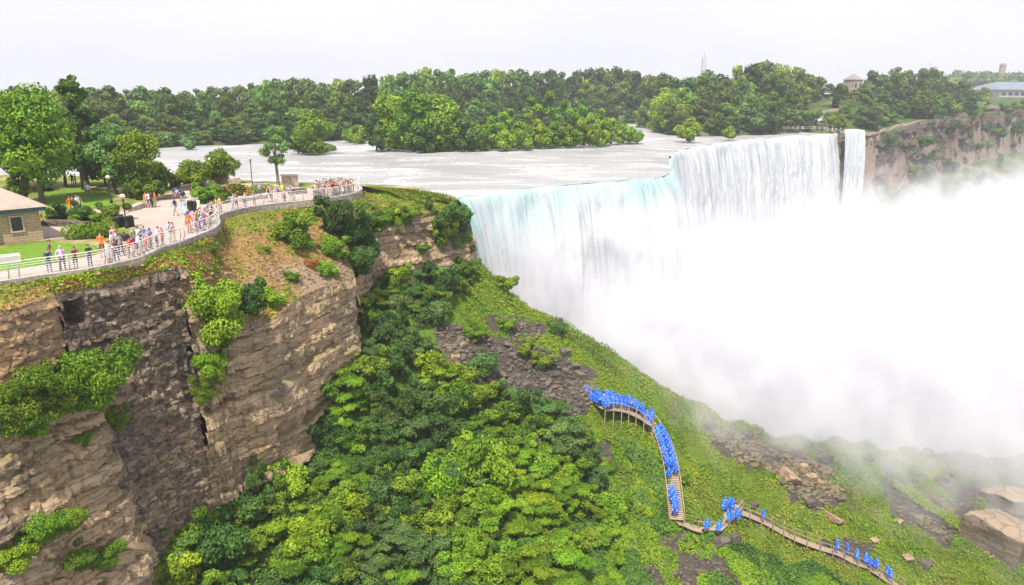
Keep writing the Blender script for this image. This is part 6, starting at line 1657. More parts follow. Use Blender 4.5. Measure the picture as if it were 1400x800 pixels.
r_ = ramp(n, [(0.3, (0.012, 0.10, 0.62)), (0.7, (0.05, 0.24, 0.88))]); l.new(mathn(n, l, 'ADD', tn.outputs['Fac'], mathn(n, l, 'MULTIPLY', mathn(n, l, 'SUBTRACT', oi.outputs['Random'], .5), .4)), r_.inputs['Fac'])
l.new(r_.outputs[0], b.inputs['Base Color']); b.inputs['Roughness'].default_value = 0.35
bump(n, l, tn.outputs['Fac'], 0.7, 0.08, b)

def skin_body(name, J, E, root_v):
    """grow one continuous surface over a jointed skeleton; zone of each face follows the nearest bone"""
    names = list(J); idx = {k: i for i, k in enumerate(names)}
    me = bpy.data.meshes.new(name + '_skel')
    me.from_pydata([J[k][0] for k in names], [(idx[a], idx[b]) for a, b, z in E], [])
    me.update()
    o = bpy.data.objects.new(name, me); COL.objects.link(o)
    md = o.modifiers.new('Skin', 'SKIN'); md.use_smooth_shade = True; md.branch_smoothing = 0.4
    if not me.skin_vertices: me.skin_vertices.new()
    for k in names:
        sv = me.skin_vertices[0].data[idx[k]]; r = J[k][1]; sv.radius = r if isinstance(r, tuple) else (r, r); sv.use_root = (k == root_v)
    sb = o.modifiers.new('Sub', 'SUBSURF'); sb.levels = 1; sb.render_levels = 1
    dg = bpy.context.evaluated_depsgraph_get(); ev = o.evaluated_get(dg); m2 = bpy.data.meshes.new_from_object(ev)
    V = np.array([v.co[:] for v in m2.vertices]); F = [tuple(p.vertices) for p in m2.polygons]
    bpy.data.objects.remove(o, do_unlink=True); bpy.data.meshes.remove(me); bpy.data.meshes.remove(m2)
    seg = [(np.array(J[a][0]), np.array(J[b][0]), z) for a, b, z in E if z is not None]
    C = np.array([V[list(f)].mean(0) for f in F]); best = np.full(len(C), 1e9); zone = np.zeros(len(C), int)
    for a, b, z in seg:
        ab = b - a; t_ = np.clip(((C - a) @ ab) / (ab @ ab + 1e-9), 0, 1); d = np.linalg.norm(C - a - t_[:, None] * ab, axis=1)
        k = d < best; best[k] = d[k]; zone[k] = z
    return V, F, zone
# slots: 0 skin 1 top 2 bottom 3 shin (skin or trousers) 4 shoes 5 sleeve end (skin) 6 eyes
POSES = {}
def make_pose(name, armL, armR, legL, legR, lean=0.0, sit=False, belly=0.0, wide=1.0):
    """arm: (elbow, hand); leg: (knee, ankle, toe) offsets in metres for a 1.72 m figure facing -Y"""
    ly = -lean
    hip_z = 0.93; J = {}
    w = wide
    J['pel'] = ((0, 0, hip_z), (0.155 * w, 0.115 + belly * .4)); J['waist'] = ((0, ly * .35, 1.10), (0.14 * w + belly * .3, 0.105 + belly)); J['chest'] = ((0, ly * .8, 1.32), (0.165 * w, 0.115))
    J['sh'] = ((0, ly, 1.43), (0.12 * w, 0.085)); J['neck'] = ((0, ly * 1.1 - .01, 1.50), 0.055); J['head'] = ((0, ly * 1.2 - .03, 1.58), (0.072, 0.085)); J['crown'] = ((0, ly * 1.2 - .02, 1.665), (0.068, 0.082))
    E = [('pel', 'waist', 1), ('waist', 'chest', 1), ('chest', 'sh', 1), ('sh', 'neck', 0), ('neck', 'head', 0), ('head', 'crown', 0)]
    for s_, (el, ha), nm in ((-1, armL, 'L'), (1, armR, 'R')):
        J['s' + nm] = ((s_ * 0.185 * w, ly, 1.40), 0.062); J['e' + nm] = ((s_ * (0.20 * w + el[0]), ly + el[1], 1.40 + el[2]), 0.043)
        h_ = np.array([s_ * (0.20 * w + ha[0]), ly + ha[1], 1.40 + ha[2]]); e_ = np.array(J['e' + nm][0])
        J['w' + nm] = (tuple(e_ + (h_ - e_) * 0.95), 0.029); J['h' + nm] = (tuple(h_ + (h_ - e_) / np.linalg.norm(h_ - e_) * 0.06), 0.034)
        E += [('sh', 's' + nm, 1), ('s' + nm, 'e' + nm, 1), ('e' + nm, 'w' + nm, 0), ('w' + nm, 'h' + nm, 0)]
    for s_, (kn, an, to), nm in ((-1, legL, 'L'), (1, legR, 'R')):
        J['t' + nm] = ((s_ * 0.095 * w, 0, hip_z - 0.06), 0.088 * w); J['k' + nm] = ((s_ * 0.10 * w + kn[0], kn[1], kn[2]), 0.062); J['a' + nm] = ((s_ * 0.105 * w + an[0], an[1], an[2]), 0.042); J['f' + nm] = ((s_ * 0.115 * w + to[0], to[1], to[2]), 0.04)
        E += [('pel', 't' + nm, 2), ('t' + nm, 'k' + nm, 2), ('k' + nm, 'a' + nm, 3), ('a' + nm, 'f' + nm, 4)]
    V, F, zn = skin_body(name, J, E, 'pel')
    F = list(F); zn = list(zn); V = [tuple(v) for v in V]
    # fingers and thumb on each hand
    mb = MB()
    for nm, s_ in (('L', -1), ('R', 1)):
        h_ = np.array(J['h' + nm][0]); w_ = np.array(J['w' + nm][0]); d = h_ - w_; d /= np.linalg.norm(d) + 1e-9
        sd = np.cross(d, [0, 1.0, 0.2]); sd /= np.linalg.norm(sd) + 1e-9; cu = np.cross(d, sd)
        for k, L in enumerate((0.075, 0.088, 0.082, 0.062)):
            b0 = h_ + sd * (k - 1.5) * 0.018 + d * 0.01
            mb.tube([b0, b0 + d * L * .55 + cu * .006, b0 + d * L * .9 + cu * .03], 0.0095, 5, 0, 0.007)
        b0 = h_ - d * 0.025 + sd * 0.03; mb.tube([b0, b0 + sd * .03 + d * .025, b0 + sd * .035 + d * .055 + cu * .01], 0.011, 5, 0, 0.008)
    # nose, ears, eyes, mouth
    hd = np.array(J['head'][0]); fy = hd[1] - 0.088
    mb.add([(hd[0], fy - .026, hd[2] + .0), (hd[0] - .016, fy + .004, hd[2] - .004), (hd[0] + .016, fy + .004, hd[2] - .004), (hd[0], fy + .002, hd[2] + .045)], [(0, 1, 2), (0, 2, 3), (0, 3, 1)], 0)
    for s_ in (-1, 1):
        mb.box((hd[0] + s_ * .076, hd[1] + .01, hd[2] + .012), (0.018, 0.035, 0.055), 0, 0, 0.8); mb.box((hd[0] + s_ * .030, fy + .012, hd[2] + .040), (0.022, 0.02, 0.012), 0, 6)
    mb.box((hd[0], fy + .012, hd[2] - .038), (0.045, 0.016, 0.010), 0, 6)
    off = len(V); V += mb.v; F += [tuple(i + off for i in f) for f in mb.f]; zn += mb.m
    me = mesh_obj('person', np.array(V), F, [SKIN[0], CLOTH['white'], CLOTH['denim'], SKIN[0], M_SHOE, SKIN[0], M_SHOE], None, zn, True)
    tag(me, 'x', 'person')
    # hair as a cap following the skull
    cr = np.array(J['crown'][0]); mb2 = MB(); vs, fs = [], []
    for i in range(6):
        th = i / 5 * 1.75
        for k in range(12):
            a = 6.283 * k / 12; back = 0.5 + 0.5 * math.sin(a)
            t2 = th * (0.62 + 0.5 * back); rr_ = 0.088 * math.sin(min(t2, 2.2)) + 0.002
            vs.append((cr[0] + rr_ * math.cos(a) * 0.94, cr[1] + .006 + rr_ * 1.12 * math.sin(a), cr[2] - .045 + 0.118 * math.cos(min(t2, 2.2))))
    for i in range(5):
        for k in range(12):
            a, b_ = i * 12 + k, i * 12 + (k + 1) % 12; fs.append((a, a + 12, b_ + 12, b_))
    mb2.add(vs, fs); hr = mb2.build('hair', HAIR['dark'], me, True)
    STORE.append(me); POSES[name] = me; return me
stL = ((0.0, 0.0, 0.49), (0, 0.03, 0.085), (0.03, -0.15, 0.045))
arm_dn = ((0.035, 0.02, -0.29), (0.03, -0.08, -0.55))
make_pose('stand', arm_dn, arm_dn, stL, stL)
make_pose('wide', ((0.06, 0.02, -0.28), (0.05, -0.10, -0.54)), ((0.06, 0.02, -0.28), (0.05, -0.10, -0.54)), stL, stL, 0, False, 0.06, 1.22)
make_pose('lean', ((0.05, -0.16, -0.22), (0.02, -0.42, -0.28)), ((0.05, -0.16, -0.22), (0.02, -0.42, -0.28)), stL, ((0, .03, .49), (0, .10, .085), (.03, -.08, .045)), 0.16)
make_pose('walk', ((0.04, 0.12, -0.26), (0.03, 0.10, -0.53)), ((0.04, -0.10, -0.26), (0.02, -0.26, -0.48)), ((0, -.16, .50), (0, -.20, .09), (.01, -.37, .06)), ((0, -.02, .50), (0, .28, .16), (0, .16, .05)), 0.04)
make_pose('photo', ((0.10, -0.14, -0.20), (-0.06, -0.36, 0.10)), ((0.10, -0.14, -0.20), (-0.06, -0.36, 0.10)), stL, stL)
make_pose('bend', ((0.05, -0.22, -0.24), (0.02, -0.30, -0.52)), ((0.05, -0.22, -0.24), (0.02, -0.30, -0.52)), stL, stL, 0.42)
make_pose('hip', ((0.17, 0.05, -0.24), (0.01, -0.02, -0.42)), arm_dn, stL, ((.06, -.02, .49), (.10, .02, .085), (.14, -.15, .045)))

PR = random.Random(2024)
def person(p, face, pose, top, bottom, hair='dark', skin=0, scale=1.0, trousers=None, label='', group=None):
    c = copy_tree(POSES[pose]); c.location = tuple(float(q) for q in p); c.rotation_euler = (0, 0, face); c.scale = (scale,) * 3
    sk = SKIN[skin]; tr = trousers if trousers is not None else (PR.random() < 0.4)
    for i, mm in enumerate((sk, CLOTH[top], CLOTH[bottom], CLOTH[bottom] if tr else sk, M_SHOE, sk, M_SHOE)):
        c.material_slots[i].link = 'OBJECT'; c.material_slots[i].material = mm
    for ch in c.children:
        ch.material_slots[0].link = 'OBJECT'; ch.material_slots[0].material = HAIR[hair]
    tag(c, label, 'person', group); return c
def face_to(p, q): return math.atan2(q[1] - p[1], q[0] - p[0]) + math.pi / 2
def P0(px, py): return PZ(px, py, 0.008)
OUT = np.array([10.0, 40.0, 0])
def outward(p):
    i = near_idx(KERB, p); return math.atan2(KN[i, 1], KN[i, 0]) + math.pi / 2
V_ = [  # foot pixel, facing, pose, top, bottom, hair, skin, scale, trousers, label
 (70, 359, 'a2.2', 'walk', 'brown', 'khaki', 'brown', 1, 1.0, False, 'man in brown shirt walking alone on the lawn edge'),
 (79, 383, 'o', 'lean', 'navy', 'denim', 'brown', 0, 1.02, True, 'person in navy top and blue jeans at the railing, leftmost'),
 (97, 379.5, 'o', 'wide', 'lavender', 'black', 'grey', 0, 1.06, True, 'stout man in lavender shirt and dark trousers at the railing'),
 (116, 374.5, 'o', 'lean', 'maroon', 'black', 'dark', 1, 1.0, False, 'person in maroon tank top and dark shorts leaning on the railing'),
 (144, 370, 'o', 'stand', 'black', 'navy', 'dark', 1, 0.98, True, 'person all in black at the railing apart from the crowd'),
 (141, 352, 'a0.6', 'stand', 'orange', 'brown', 'brown', 0, 1.12, False, 'tall person in orange shirt at the left of the near crowd'),
 (151, 360, 'o', 'stand', 'pink', 'white', 'dark', 0, 0.96, False, 'person in pink top and white shorts at the near railing'),
 (162, 362, 'o', 'lean', 'white', 'sky blue', 'dark', 0, 0.98, False, 'person in white top and sky blue shorts at the near railing'),
 (169, 359, 'o', 'hip', 'brown', 'denim', 'dark', 2, 1.0, True, 'person in brown top and jeans at the near railing'),
 (156, 347, 'a1.5', 'stand', 'white', 'grey', 'dark', 1, 1.0, False, 'person in white shirt and grey shorts in the second row of the near crowd'),
 (162, 345, 'a-1.0', 'walk', 'lavender', 'navy', 'brown', 0, 1.0, False, 'person in lavender top behind the near crowd, by the rock'),
 (157, 338, 'a0.4', 'stand', 'pink', 'khaki', 'blond', 0, 0.98, False, 'blond person in pink top by the planter rocks'),
 (166, 350, 'a0.9', 'hip', 'grey', 'black', 'dark', 1, 1.0, True, 'person in grey shirt and black trousers in the near crowd'),
 (177, 354, 'o', 'lean', 'red', 'khaki', 'brown', 0, 0.92, False, 'person in red shirt and khaki shorts at the near railing'),
 (183, 352, 'o', 'stand', 'red', 'white', 'dark', 1, 0.98, False, 'person in red top and white shorts in the near crowd'),
 (189, 349, 'o', 'lean', 'white', 'navy', 'brown', 0, 1.0, False, 'person in white top and navy shorts at the right of the near crowd'),
 (195, 346, 'o', 'photo', 'navy', 'khaki', 'dark', 0, 1.0, False, 'person in navy shirt holding up a camera in the near crowd'),
 (201, 343, 'o', 'lean', 'pink', 'red', 'blond', 0, 1.0, False, 'person in pink top and red shorts at the right end of the near crowd'),
 (184, 341, 'a1.2', 'stand', 'grey', 'denim', 'grey', 0, 1.02, True, 'grey haired person in grey shirt behind the near crowd'),
 (191, 338, 'a-0.5', 'hip', 'white', 'khaki', 'dark', 1, 1.0, False, 'person in white shirt and khaki shorts behind the near crowd'),
 (199, 336, 'a0.2', 'stand', 'blue', 'white', 'dark', 0, 0.95, False, 'person in blue shirt and white shorts behind the near crowd'),
 (204, 339, 'o', 'lean', 'orange', 'cream', 'brown', 0, 0.95, False, 'person in orange top and cream shorts by the near crowd'),
 (173, 346, 'a0.1', 'stand', 'black', 'cream', 'dark', 2, 0.98, False, 'person in black top and cream shorts in the near crowd'),
 (227, 341, 'o', 'stand', 'blue', 'grey', 'dark', 1, 0.98, True, 'person in blue shirt and grey trousers at the railing, left of the striped pair'),
 (236, 339, 'o', 'lean', 'white', 'black', 'dark', 0, 1.0, False, 'person in white top and black shorts at the railing beside a child'),
 (243, 337, 'o', 'stand', 'red', 'red', 'brown', 0, 0.86, False, 'child in red outfit at the railing'),
 (234, 331, 'o', 'hip', 'sky blue', 'cream', 'dark', 1, 1.0, False, 'person in sky blue top behind the child in red'),
 (254, 332, 'o', 'hip', 'pink', 'cream', 'brown', 1, 1.0, True, 'person in pink top and cream trousers with arm bent at the railing'),
 (260, 319, 'a0.9', 'stand', 'orange', 'orange', 'dark', 2, 1.12, False, 'tall person in bright orange clothes in mid plaza'),
 (254, 309, 'a1.2', 'bend', 'blue', 'white', 'dark', 0, 1.0, False, 'person in blue top bending over beside the orange one'),
 (241, 295, 'a-1.5', 'walk', 'navy', 'grey', 'dark', 1, 1.08, False, 'man in navy shirt and grey shorts striding across the open plaza'),
 (253, 297, 'a0.3', 'stand', 'sky blue', 'white', 'grey', 0, 1.05, False, 'grey haired person in sky blue shirt beside the two bins'),
 (273, 294, 'a-0.4', 'walk', 'cream', 'white', 'blond', 0, 1.05, False, 'blond person in cream top right of the two bins'),
 (264, 273, 'a0.3', 'walk', 'maroon', 'navy', 'dark', 1, 0.95, False, 'person in maroon top walking on the back plaza'),
 (251, 281, 'a0.7', 'stand', 'black', 'grey', 'dark', 1, 1.0, False, 'person in black top by the strollers'),
 (248, 276, 'a-0.7', 'bend', 'lavender', 'denim', 'dark', 0, 0.95, True, 'person in lavender top bending to the strollers'),
 (201, 284, 'a0.4', 'stand', 'orange', 'khaki', 'brown', 0, 1.0, False, 'person in orange top at the left of the plaza family'),
 (205, 284, 'a0.9', 'hip', 'white', 'black', 'dark', 0, 1.0, False, 'person in white top and black shorts in the plaza family'),
 (209, 284, 'a-0.6', 'stand', 'black', 'black', 'dark', 2, 1.02, True, 'person all in black in the plaza family'),
 (213, 283, 'a-0.9', 'hip', 'orange', 'cream', 'dark', 1, 1.0, False, 'person in orange top at the right of the plaza family'),
 (97, 291, 'a1.0', 'walk', 'orange', 'orange', 'brown', 1, 1.0, False, 'person in orange outfit at the planter, left of the pair in white'),
 (101, 291, 'a1.0', 'walk', 'red', 'khaki', 'brown', 0, 1.0, False, 'person in red top and khaki shorts at the planter beside the orange outfit'),
 (107, 290, 'a0.8', 'stand', 'white', 'khaki', 'grey', 0, 1.0, False, 'grey haired person in white top by the planter'),
 (110, 289, 'a0.8', 'stand', 'grey', 'black', 'dark', 0, 1.0, True, 'person in grey top and black trousers by the planter'),
 (100, 254, 'a0.4', 'bend', 'black', 'black', 'dark', 0, 1.0, True, 'person in black bending under the park trees, left'),
 (104, 254, 'a-0.8', 'stand', 'brown', 'navy', 'dark', 0, 0.95, True, 'person in brown standing under the park trees, right'),
 (58, 305, 'a-1.2', 'stand', 'pink', 'red', 'brown', 0, 0.95, False, 'person in pink top beside the corner of the hut'),
 (122, 270, 'a0.5', 'walk', 'white', 'denim', 'dark', 0, 1.0, True, 'person in white top and jeans crossing the shaded lawn'),
]
for (px, py, fc, pose, tp_, bt, hr, sk, sc, tr, lb) in V_:
    p = P0(px, py); i = near_idx(KIN, p); d = float((p[:2] - KIN[i, :2]) @ KN[i])
    if fc == 'o' and d > -0.35: p[:2] = p[:2] - KN[i] * (d + 0.40)
    person(p, outward(p) if fc == 'o' else float(fc[1:]), pose, tp_, bt, hr, sk, sc, tr, lb)
tops = ['white', 'red', 'pink', 'navy', 'blue', 'black', 'grey', 'orange', 'lavender', 'sky blue', 'maroon', 'yellow', 'green', 'cream', 'brown', 'khaki']
bots = ['denim', 'khaki', 'black', 'white', 'grey', 'navy', 'cream', 'brown']
used = set()
def crowd_person(p, face, where, group, poses=('stand', 'lean', 'hip', 'photo', 'stand'), weights=None):
    for _ in range(60):
        a, b_, h_ = PR.choice(tops), PR.choice(bots), PR.choice(['dark', 'dark', 'brown', 'blond', 'grey'])
        if (a, b_, where) not in used: break
    used.add((a, b_, where))
    tr = PR.random() < 0.45
    lb = f'person in {a} top and {b_} {"trousers" if tr else "shorts"} {where}'
    person(p, face, PR.choice(poses), a, b_, h_, PR.choice([0, 0, 0, 1, 1, 2]), PR.uniform(0.9, 1.06), tr, lb, group)
# cluster at the bend of the railing
for k in range(17):
    i = near_idx(KIN, PZ(280 + k * 1.4, 317 - k * 0.9, 0)); q = KIN[i] - np.array([KN[i, 0], KN[i, 1], 0]) * (0.40, 0.95, 1.5)[k % 3]; q[2] = 0.008
    crowd_person(q, outward(q) + PR.uniform(-.4, .4), 'clustered at the railing bend', 'visitors at the railing bend')
# along the railing to the point
ia, ib = near_idx(KIN, PZ(306, 300, 0)), near_idx(KIN, PZ(434, 279, 0))
k = ia
while k < ib:
    q = KIN[k] - np.array([KN[k, 0], KN[k, 1], 0]) * PR.uniform(0.38, 0.75); q[2] = 0.008
    if not (0.70 < (k - ia) / (ib - ia) < 0.86 and PR.random() < 0.8):
        crowd_person(q, outward(q) + PR.uniform(-.5, .5), 'along the middle of the railing', 'visitors along the middle railing')
    k += PR.choice([1, 1, 2, 2, 3])
for k in range(12):
    q = P0(PR.uniform(345, 432), PR.uniform(268, 279)); 
    if (lambda ii: float((q[:2] - KIN[ii, :2]) @ KN[ii]))(near_idx(KIN, q)) < -0.9: crowd_person(q, PR.uniform(0, 6.28), 'strolling on the plaza behind the railing', 'strollers on the far plaza', ('walk', 'stand', 'hip'))
# packed crowd at the point
kk = 0; taken = []
while kk < 420:
    px, py = PR.uniform(432, 489), PR.uniform(262, 276); q = P0(px, py); ii = near_idx(KIN, q); d = float((q[:2] - KIN[ii, :2]) @ KN[ii])
    kk += 0.34
    if d > -0.40 or d < -4.2 or any((q[0] - t_[0]) ** 2 + (q[1] - t_[1]) ** 2 < 0.15 for t_ in taken): continue
    taken.append(q); kk += 0.66
    crowd_person(q, outward(q) + PR.uniform(-.6, .6), 'in the packed crowd at the point', 'packed crowd at the point')
# tiny figures on the small island
for k in range(14):
    q = LUNA[int((k + .5) / 14 * len(LUNA))].copy(); q[1] += PR.uniform(0.7, 2.0); q[2] = max(float(far_ground(q[0], q[1])), q[2] - 0.1)
    crowd_person(q, PR.uniform(-.6, .6), 'on the small island between the falls', 'visitors on the small island', ('stand', 'hip', 'walk'))

# ------------------------------------------------------------------ people in blue ponchos
def make_poncho_person(pose, seed):
    src = POSES[pose]; o = copy_tree(src); rng = random.Random(seed)
    m = MB(); nA = 18; prof = [(0.09, 1.475), (0.17, 1.44), (0.24, 1.37), (0.27, 1.22), (0.285, 1.02), (0.28, 0.85), (0.29, 0.68), (0.31, 0.55)]
    vs, fs = [], []
    for j, (r, z) in enumerate(prof):
        for k in range(nA):
            a = 6.283 * k / nA; rip = 1 + (0.10 * math.sin(a * 6 + seed) + 0.07 * math.sin(a * 9 + seed * 2)) * (j / 7) + rng.uniform(-.03, .03)
            vs.append((r * rip * math.cos(a) * 1.02, r * rip * math.sin(a) * 0.78 - (0.03 if pose != 'lean' else 0.12 * (z - .5)), z + 0.03 * math.sin(a * 5 + seed) * (j / 7)))
    for j in range(len(prof) - 1):
        for k in range(nA):
            a, b_ = j * nA + k, j * nA + (k + 1) % nA; fs.append((a, a + nA, b_ + nA, b_))
    m.add(vs, fs)
    hy = -0.02 if pose != 'lean' else -0.19; vs, fs = [], []     # hood, open at the face
    for i in range(7):
        th = 0.05 + i / 6 * 2.0
        for k in range(14):
            a = 6.283 * k / 14; fr_ = max(0, -math.sin(a)); t2 = th * (1 - 0.52 * fr_); r_ = 0.125 * math.sin(t2)
            vs.append((r_ * math.cos(a), hy + 0.02 + r_ * 1.12 * math.sin(a), 1.60 + 0.145 * math.cos(t2)))
    for i in range(6):
        for k in range(14):
            a, b_ = i * 14 + k, i * 14 + (k + 1) % 14; fs.append((a, a + 14, b_ + 14, b_))
    m.add(vs, fs)
    dx, dy = {'stand': (0, 0), 'walk': (0.0, -.10), 'lean': (0, -.30), 'hip': (.07, 0)}[pose]
    for s_ in (-1, 1):      # wide plastic sleeves
        m.tube([(s_ * .17, -.02 + dy * .3, 1.40), (s_ * (.27 + dx), dy * .6, 1.20), (s_ * (.29 + dx), dy - .06, .96)], 0.085, 8, 0, 0.125)
    m.build('poncho', M_PONCHO, o, True)
    for ch in list(o.children):
        if ch.name.startswith('hair'): bpy.data.objects.remove(ch, do_unlink=True)
    STORE.append(o); return o
PON = [make_poncho_person(p_, s_) for p_, s_ in (('stand', 3), ('walk', 5), ('lean', 7), ('hip', 9))]
def poncho(p, face, label, group, bottom=None):
    c = copy_tree(PR.choice(PON)); c.location = tuple(float(q) for q in p); c.rotation_euler = (0, 0, face); c.scale = (PR.uniform(0.93, 1.06),) * 3
    sk = SKIN[PR.choice([0, 0, 1, 2])]; bt = CLOTH[bottom or PR.choice(bots)]
    for i, mm in enumerate((sk, CLOTH['navy'], bt, sk if PR.random() < .6 else bt, M_SHOE, sk, M_SHOE)):
        c.material_slots[i].link = 'OBJECT'; c.material_slots[i].material = mm
    tag(c, label, 'person', group); return c
def on_way(P, s_, side):
    N, d = sideways(P); i = int(s_ * (len(P) - 1)); q = P[i].copy(); q[:2] += N[i] * side; q[2] += 0.03; return q, math.atan2(d[i][1], d[i][0]) + math.pi / 2
# queue at the head of the stairs
cnt = 0
for k in range(120):
    if cnt > 56: break
    s_ = PR.random() ** 1.5; q, a = on_way(TOPWAY, s_, PR.uniform(-1.0, 1.0) * (2.3 - 1.4 * min(1, s_ * 1.6)))
    if any((q[0] - t_[0]) ** 2 + (q[1] - t_[1]) ** 2 < 0.16 for t_ in taken): continue
    taken.append(q)
    if cnt in (6, 7, 21):
        person(q, a + PR.uniform(-.5, .5), 'hip', 'red' if cnt != 21 else 'orange', 'navy', 'dark', 1, 1.0, True, ['attendant in red jacket among the blue ponchos, nearer the stairs', 'attendant in red jacket among the blue ponchos, farther back', 'visitor in orange among the blue queue by the stair head'][(6, 7, 21).index(cnt)])
    else:
        poncho(q, a + PR.uniform(-1.2, 1.2), 'person in blue poncho in the dense queue at the stair head', 'blue ponchos queueing at the stair head')
    cnt += 1
for s0, s1, n_ in ((0.0, 0.10, 4), (0.16, 0.56, 22), (0.60, 0.66, 2), (0.80, 1.0, 9)):
    for k in range(n_):
        q, a = on_way(STAIR, s0 + (s1 - s0) * (k + PR.random() * .6) / n_, (-0.45, 0.42)[k % 2] + PR.uniform(-.1, .1) if s0 < .7 else PR.uniform(0.0, .45))
        poncho(q, a + PR.uniform(-.3, .3), 'person in blue poncho on the upper flight of the wooden stairs' if s1 < .6 else 'person in blue poncho low on the wooden stairs', 'blue ponchos on the upper stairs' if s1 < .6 else 'blue ponchos on the lower stairs')
def onplat(px, py): return PZ(px, py, PLATZ + 0.01)
for k, (a, b_, lb) in enumerate([(966, 727, 'lone poncho figure at the left end of the timber platform'), (981, 730, 'poncho figure standing alone in mid platform'), (988, 700, None), (993, 700, None), (999, 700, None), (991, 697, None), (997, 696, None), (1002, 698, None),
                                 (996, 716, None), (999, 714, None), (1006, 711, 'poncho figure at the right corner of the platform'), (1009, 712, 'poncho figure stepping from the platform to the boardwalk')]):
    p = onplat(a, b_); grp = 'at the back of the timber platform' if b_ < 705 else 'in the middle of the timber platform'
    poncho(p, PR.uniform(0, 6.28), lb or f'person in blue poncho {grp}', None if lb else f'blue ponchos {grp}')
for s_, lb in ((0.155, 'single person in blue poncho alone on the upper boardwalk'), (0.60, 'person in blue poncho leading the group on the lower boardwalk'), (0.66, 'second person in blue poncho on the lower boardwalk'), (0.71, 'third person in blue poncho on the lower boardwalk'),
               (0.76, None), (0.775, None), (0.79, None), (0.83, None), (0.85, None), (0.89, None), (0.92, None)):
    q, a = on_way(BOARD, s_, PR.uniform(-.35, .35)); poncho(q, a + PR.uniform(-.4, .4), lb or 'person in blue poncho in the tight group at the boardwalk end', None if lb else 'blue ponchos at the boardwalk end')
def _kill(o):
    for ch in list(o.children): _kill(ch)
    bpy.data.objects.remove(o, do_unlink=True)
for o in STORE: _kill(o)
# ------------------------------------------------------------------ spray thrown up by the falls: one cloud, denser low down and near the impact
MIST_FOOT = [(-9, 96), (6, 84), (16, 76), (34, 66), (60, 68), (100, 78), (240, 150), (420, 300), (420, 420), (260, 380), (160, 296), (112, 290), (60, 240), (30, 190), (20, 140), (0, 112)]
zb_, zt_ = -55.0, 6.0
k = len(MIST_FOOT)
mv = [(x, y, zb_) for x, y in MIST_FOOT] + [(x, y, zt_) for x, y in MIST_FOOT]
mf = [tuple(range(k - 1, -1, -1)), tuple(range(k, 2 * k))] + [(i, (i + 1) % k, k + (i + 1) % k, k + i) for i in range(k)]
m = bpy.data.materials.new('spray'); m.use_nodes = True
n, l = m.node_tree.nodes, m.node_tree.links
n.remove(n['Principled BSDF'])
pv = n.new('ShaderNodeVolumePrincipled')
pv.inputs['Color'].default_value = (0.885, 0.883, 0.905, 1); pv.inputs['Anisotropy'].default_value = 0.0
pos = n.new('ShaderNodeNewGeometry').outputs['Position']
sx = n.new('ShaderNodeSeparateXYZ'); l.new(pos, sx.inputs[0])
mp = n.new('ShaderNodeMapping'); mp.inputs['Scale'].default_value = (1, 1, 0.8); l.new(pos, mp.inputs['Vector'])
c1 = noise_node(n, l, 0.045, 4, mp.outputs[0], 0.6, 0.3)
X_, Y_, Z_ = sx.outputs[0], sx.outputs[1], sx.outputs[2]
nn = mathn(n, l, 'SUBTRACT', c1.outputs['Fac'], 0.5)
# top of the cloud sinks away from the falls towards the near bank
front = mathn(n, l, 'SUBTRACT', Y_, mathn(n, l, 'ADD', 96.0, mathn(n, l, 'MULTIPLY', mathn(n, l, 'MAXIMUM', mathn(n, l, 'SUBTRACT', X_, 32.0), 0.0), 0.27)))
top = mathn(n, l, 'ADD', -46.0, mathn(n, l, 'MULTIPLY', maprange(n, l, mathn(n, l, 'ADD', front, maprange(n, l, X_, 22.0, 50.0, 0.0, 5.0)), -15.0, 10.0), maprange(n, l, Y_, 108.0, 150.0, 34.0, 18.0)))
far = maprange(n, l, mathn(n, l, 'ADD', X_, mathn(n, l, 'MULTIPLY', Y_, 0.55)), 190.0, 330.0)
top = mathn(n, l, 'ADD', top, mathn(n, l, 'MULTIPLY', far, 1.0))
plume = mathn(n, l, 'MULTIPLY', maprange(n, l, X_, 5.0, 23.0, 1.0, 0.0), maprange(n, l, Y_, 112.0, 135.0, 1.0, 0.0))
top = mathn(n, l, 'ADD', top, mathn(n, l, 'MULTIPLY', plume, mathn(n, l, 'MULTIPLY', maprange(n, l, front, -2.0, 6.0), 3.5)))
c2 = noise_node(n, l, 0.13, 3, mp.outputs[0], 0.6, 0.5)
nn2 = mathn(n, l, 'SUBTRACT', c2.outputs['Fac'], 0.5)
top = mathn(n, l, 'ADD', top, mathn(n, l, 'ADD', mathn(n, l, 'MULTIPLY', nn, 40.0), mathn(n, l, 'MULTIPLY', nn2, 30.0)))
hgt = mathn(n, l, 'SUBTRACT', top, Z_)
body = maprange(n, l, hgt, -6.0, 16.0)
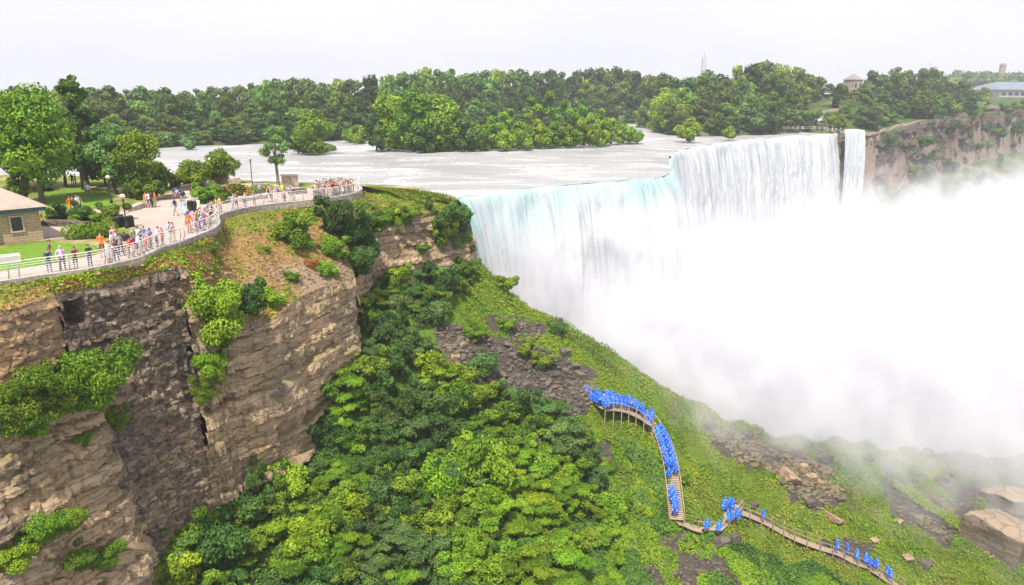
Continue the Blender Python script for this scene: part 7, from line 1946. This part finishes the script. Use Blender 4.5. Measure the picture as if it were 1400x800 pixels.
front2 = mathn(n, l, 'ADD', front, maprange(n, l, X_, 22.0, 50.0, 0.0, 6.5))
edge_ = maprange(n, l, mathn(n, l, 'ADD', front2, mathn(n, l, 'MULTIPLY', nn, 50.0)), -18.0, 6.0)
# thin veils drift above the dense body
veil_ = mathn(n, l, 'MULTIPLY', mathn(n, l, 'MULTIPLY', maprange(n, l, hgt, -17.0, 4.0), edge_), mathn(n, l, 'MULTIPLY', maprange(n, l, c2.outputs['Fac'], 0.36, 0.66), 0.020))
veil_ = mathn(n, l, 'MULTIPLY', veil_, maprange(n, l, Z_, -7.0, 3.0, 1.0, 0.1))
den = mathn(n, l, 'ADD', mathn(n, l, 'MULTIPLY', mathn(n, l, 'MULTIPLY', mathn(n, l, 'MULTIPLY', body, maprange(n, l, c2.outputs['Fac'], 0.34, 0.68, 0.35, 1.7)), edge_), mathn(n, l, 'ADD', 0.085, mathn(n, l, 'MULTIPLY', maprange(n, l, Y_, 112.0, 150.0, 1.0, 0.0), maprange(n, l, X_, 18.0, 50.0, 0.11, 0.0)))), veil_)
l.new(den, pv.inputs['Density'])
l.new(pv.outputs[0], n['Material Output'].inputs['Volume'])
mist = mesh_obj('mist', np.array(mv), mf, m)
tag(mist, kind='stuff')

# ------------------------------------------------------------------ summer haze: one even box of air round everything
hv, hf = [], [(0, 3, 2, 1), (4, 5, 6, 7), (0, 1, 5, 4), (1, 2, 6, 5), (2, 3, 7, 6), (3, 0, 4, 7)]
for z in (-63.0, 52.0):
    for x, y in ((-1300, -60), (1300, -60), (1300, 1500), (-1300, 1500)): hv.append((x, y, z))
m = bpy.data.materials.new('summer haze'); m.use_nodes = True
n, l = m.node_tree.nodes, m.node_tree.links
n.remove(n['Principled BSDF'])
pv = n.new('ShaderNodeVolumePrincipled'); pv.inputs['Color'].default_value = (0.90, 0.95, 1.0, 1); pv.inputs['Density'].default_value = 0.00027; pv.inputs['Anisotropy'].default_value = 0.2
l.new(pv.outputs[0], n['Material Output'].inputs['Volume'])
tag(mesh_obj('haze', np.array(hv), hf, m), kind='stuff')
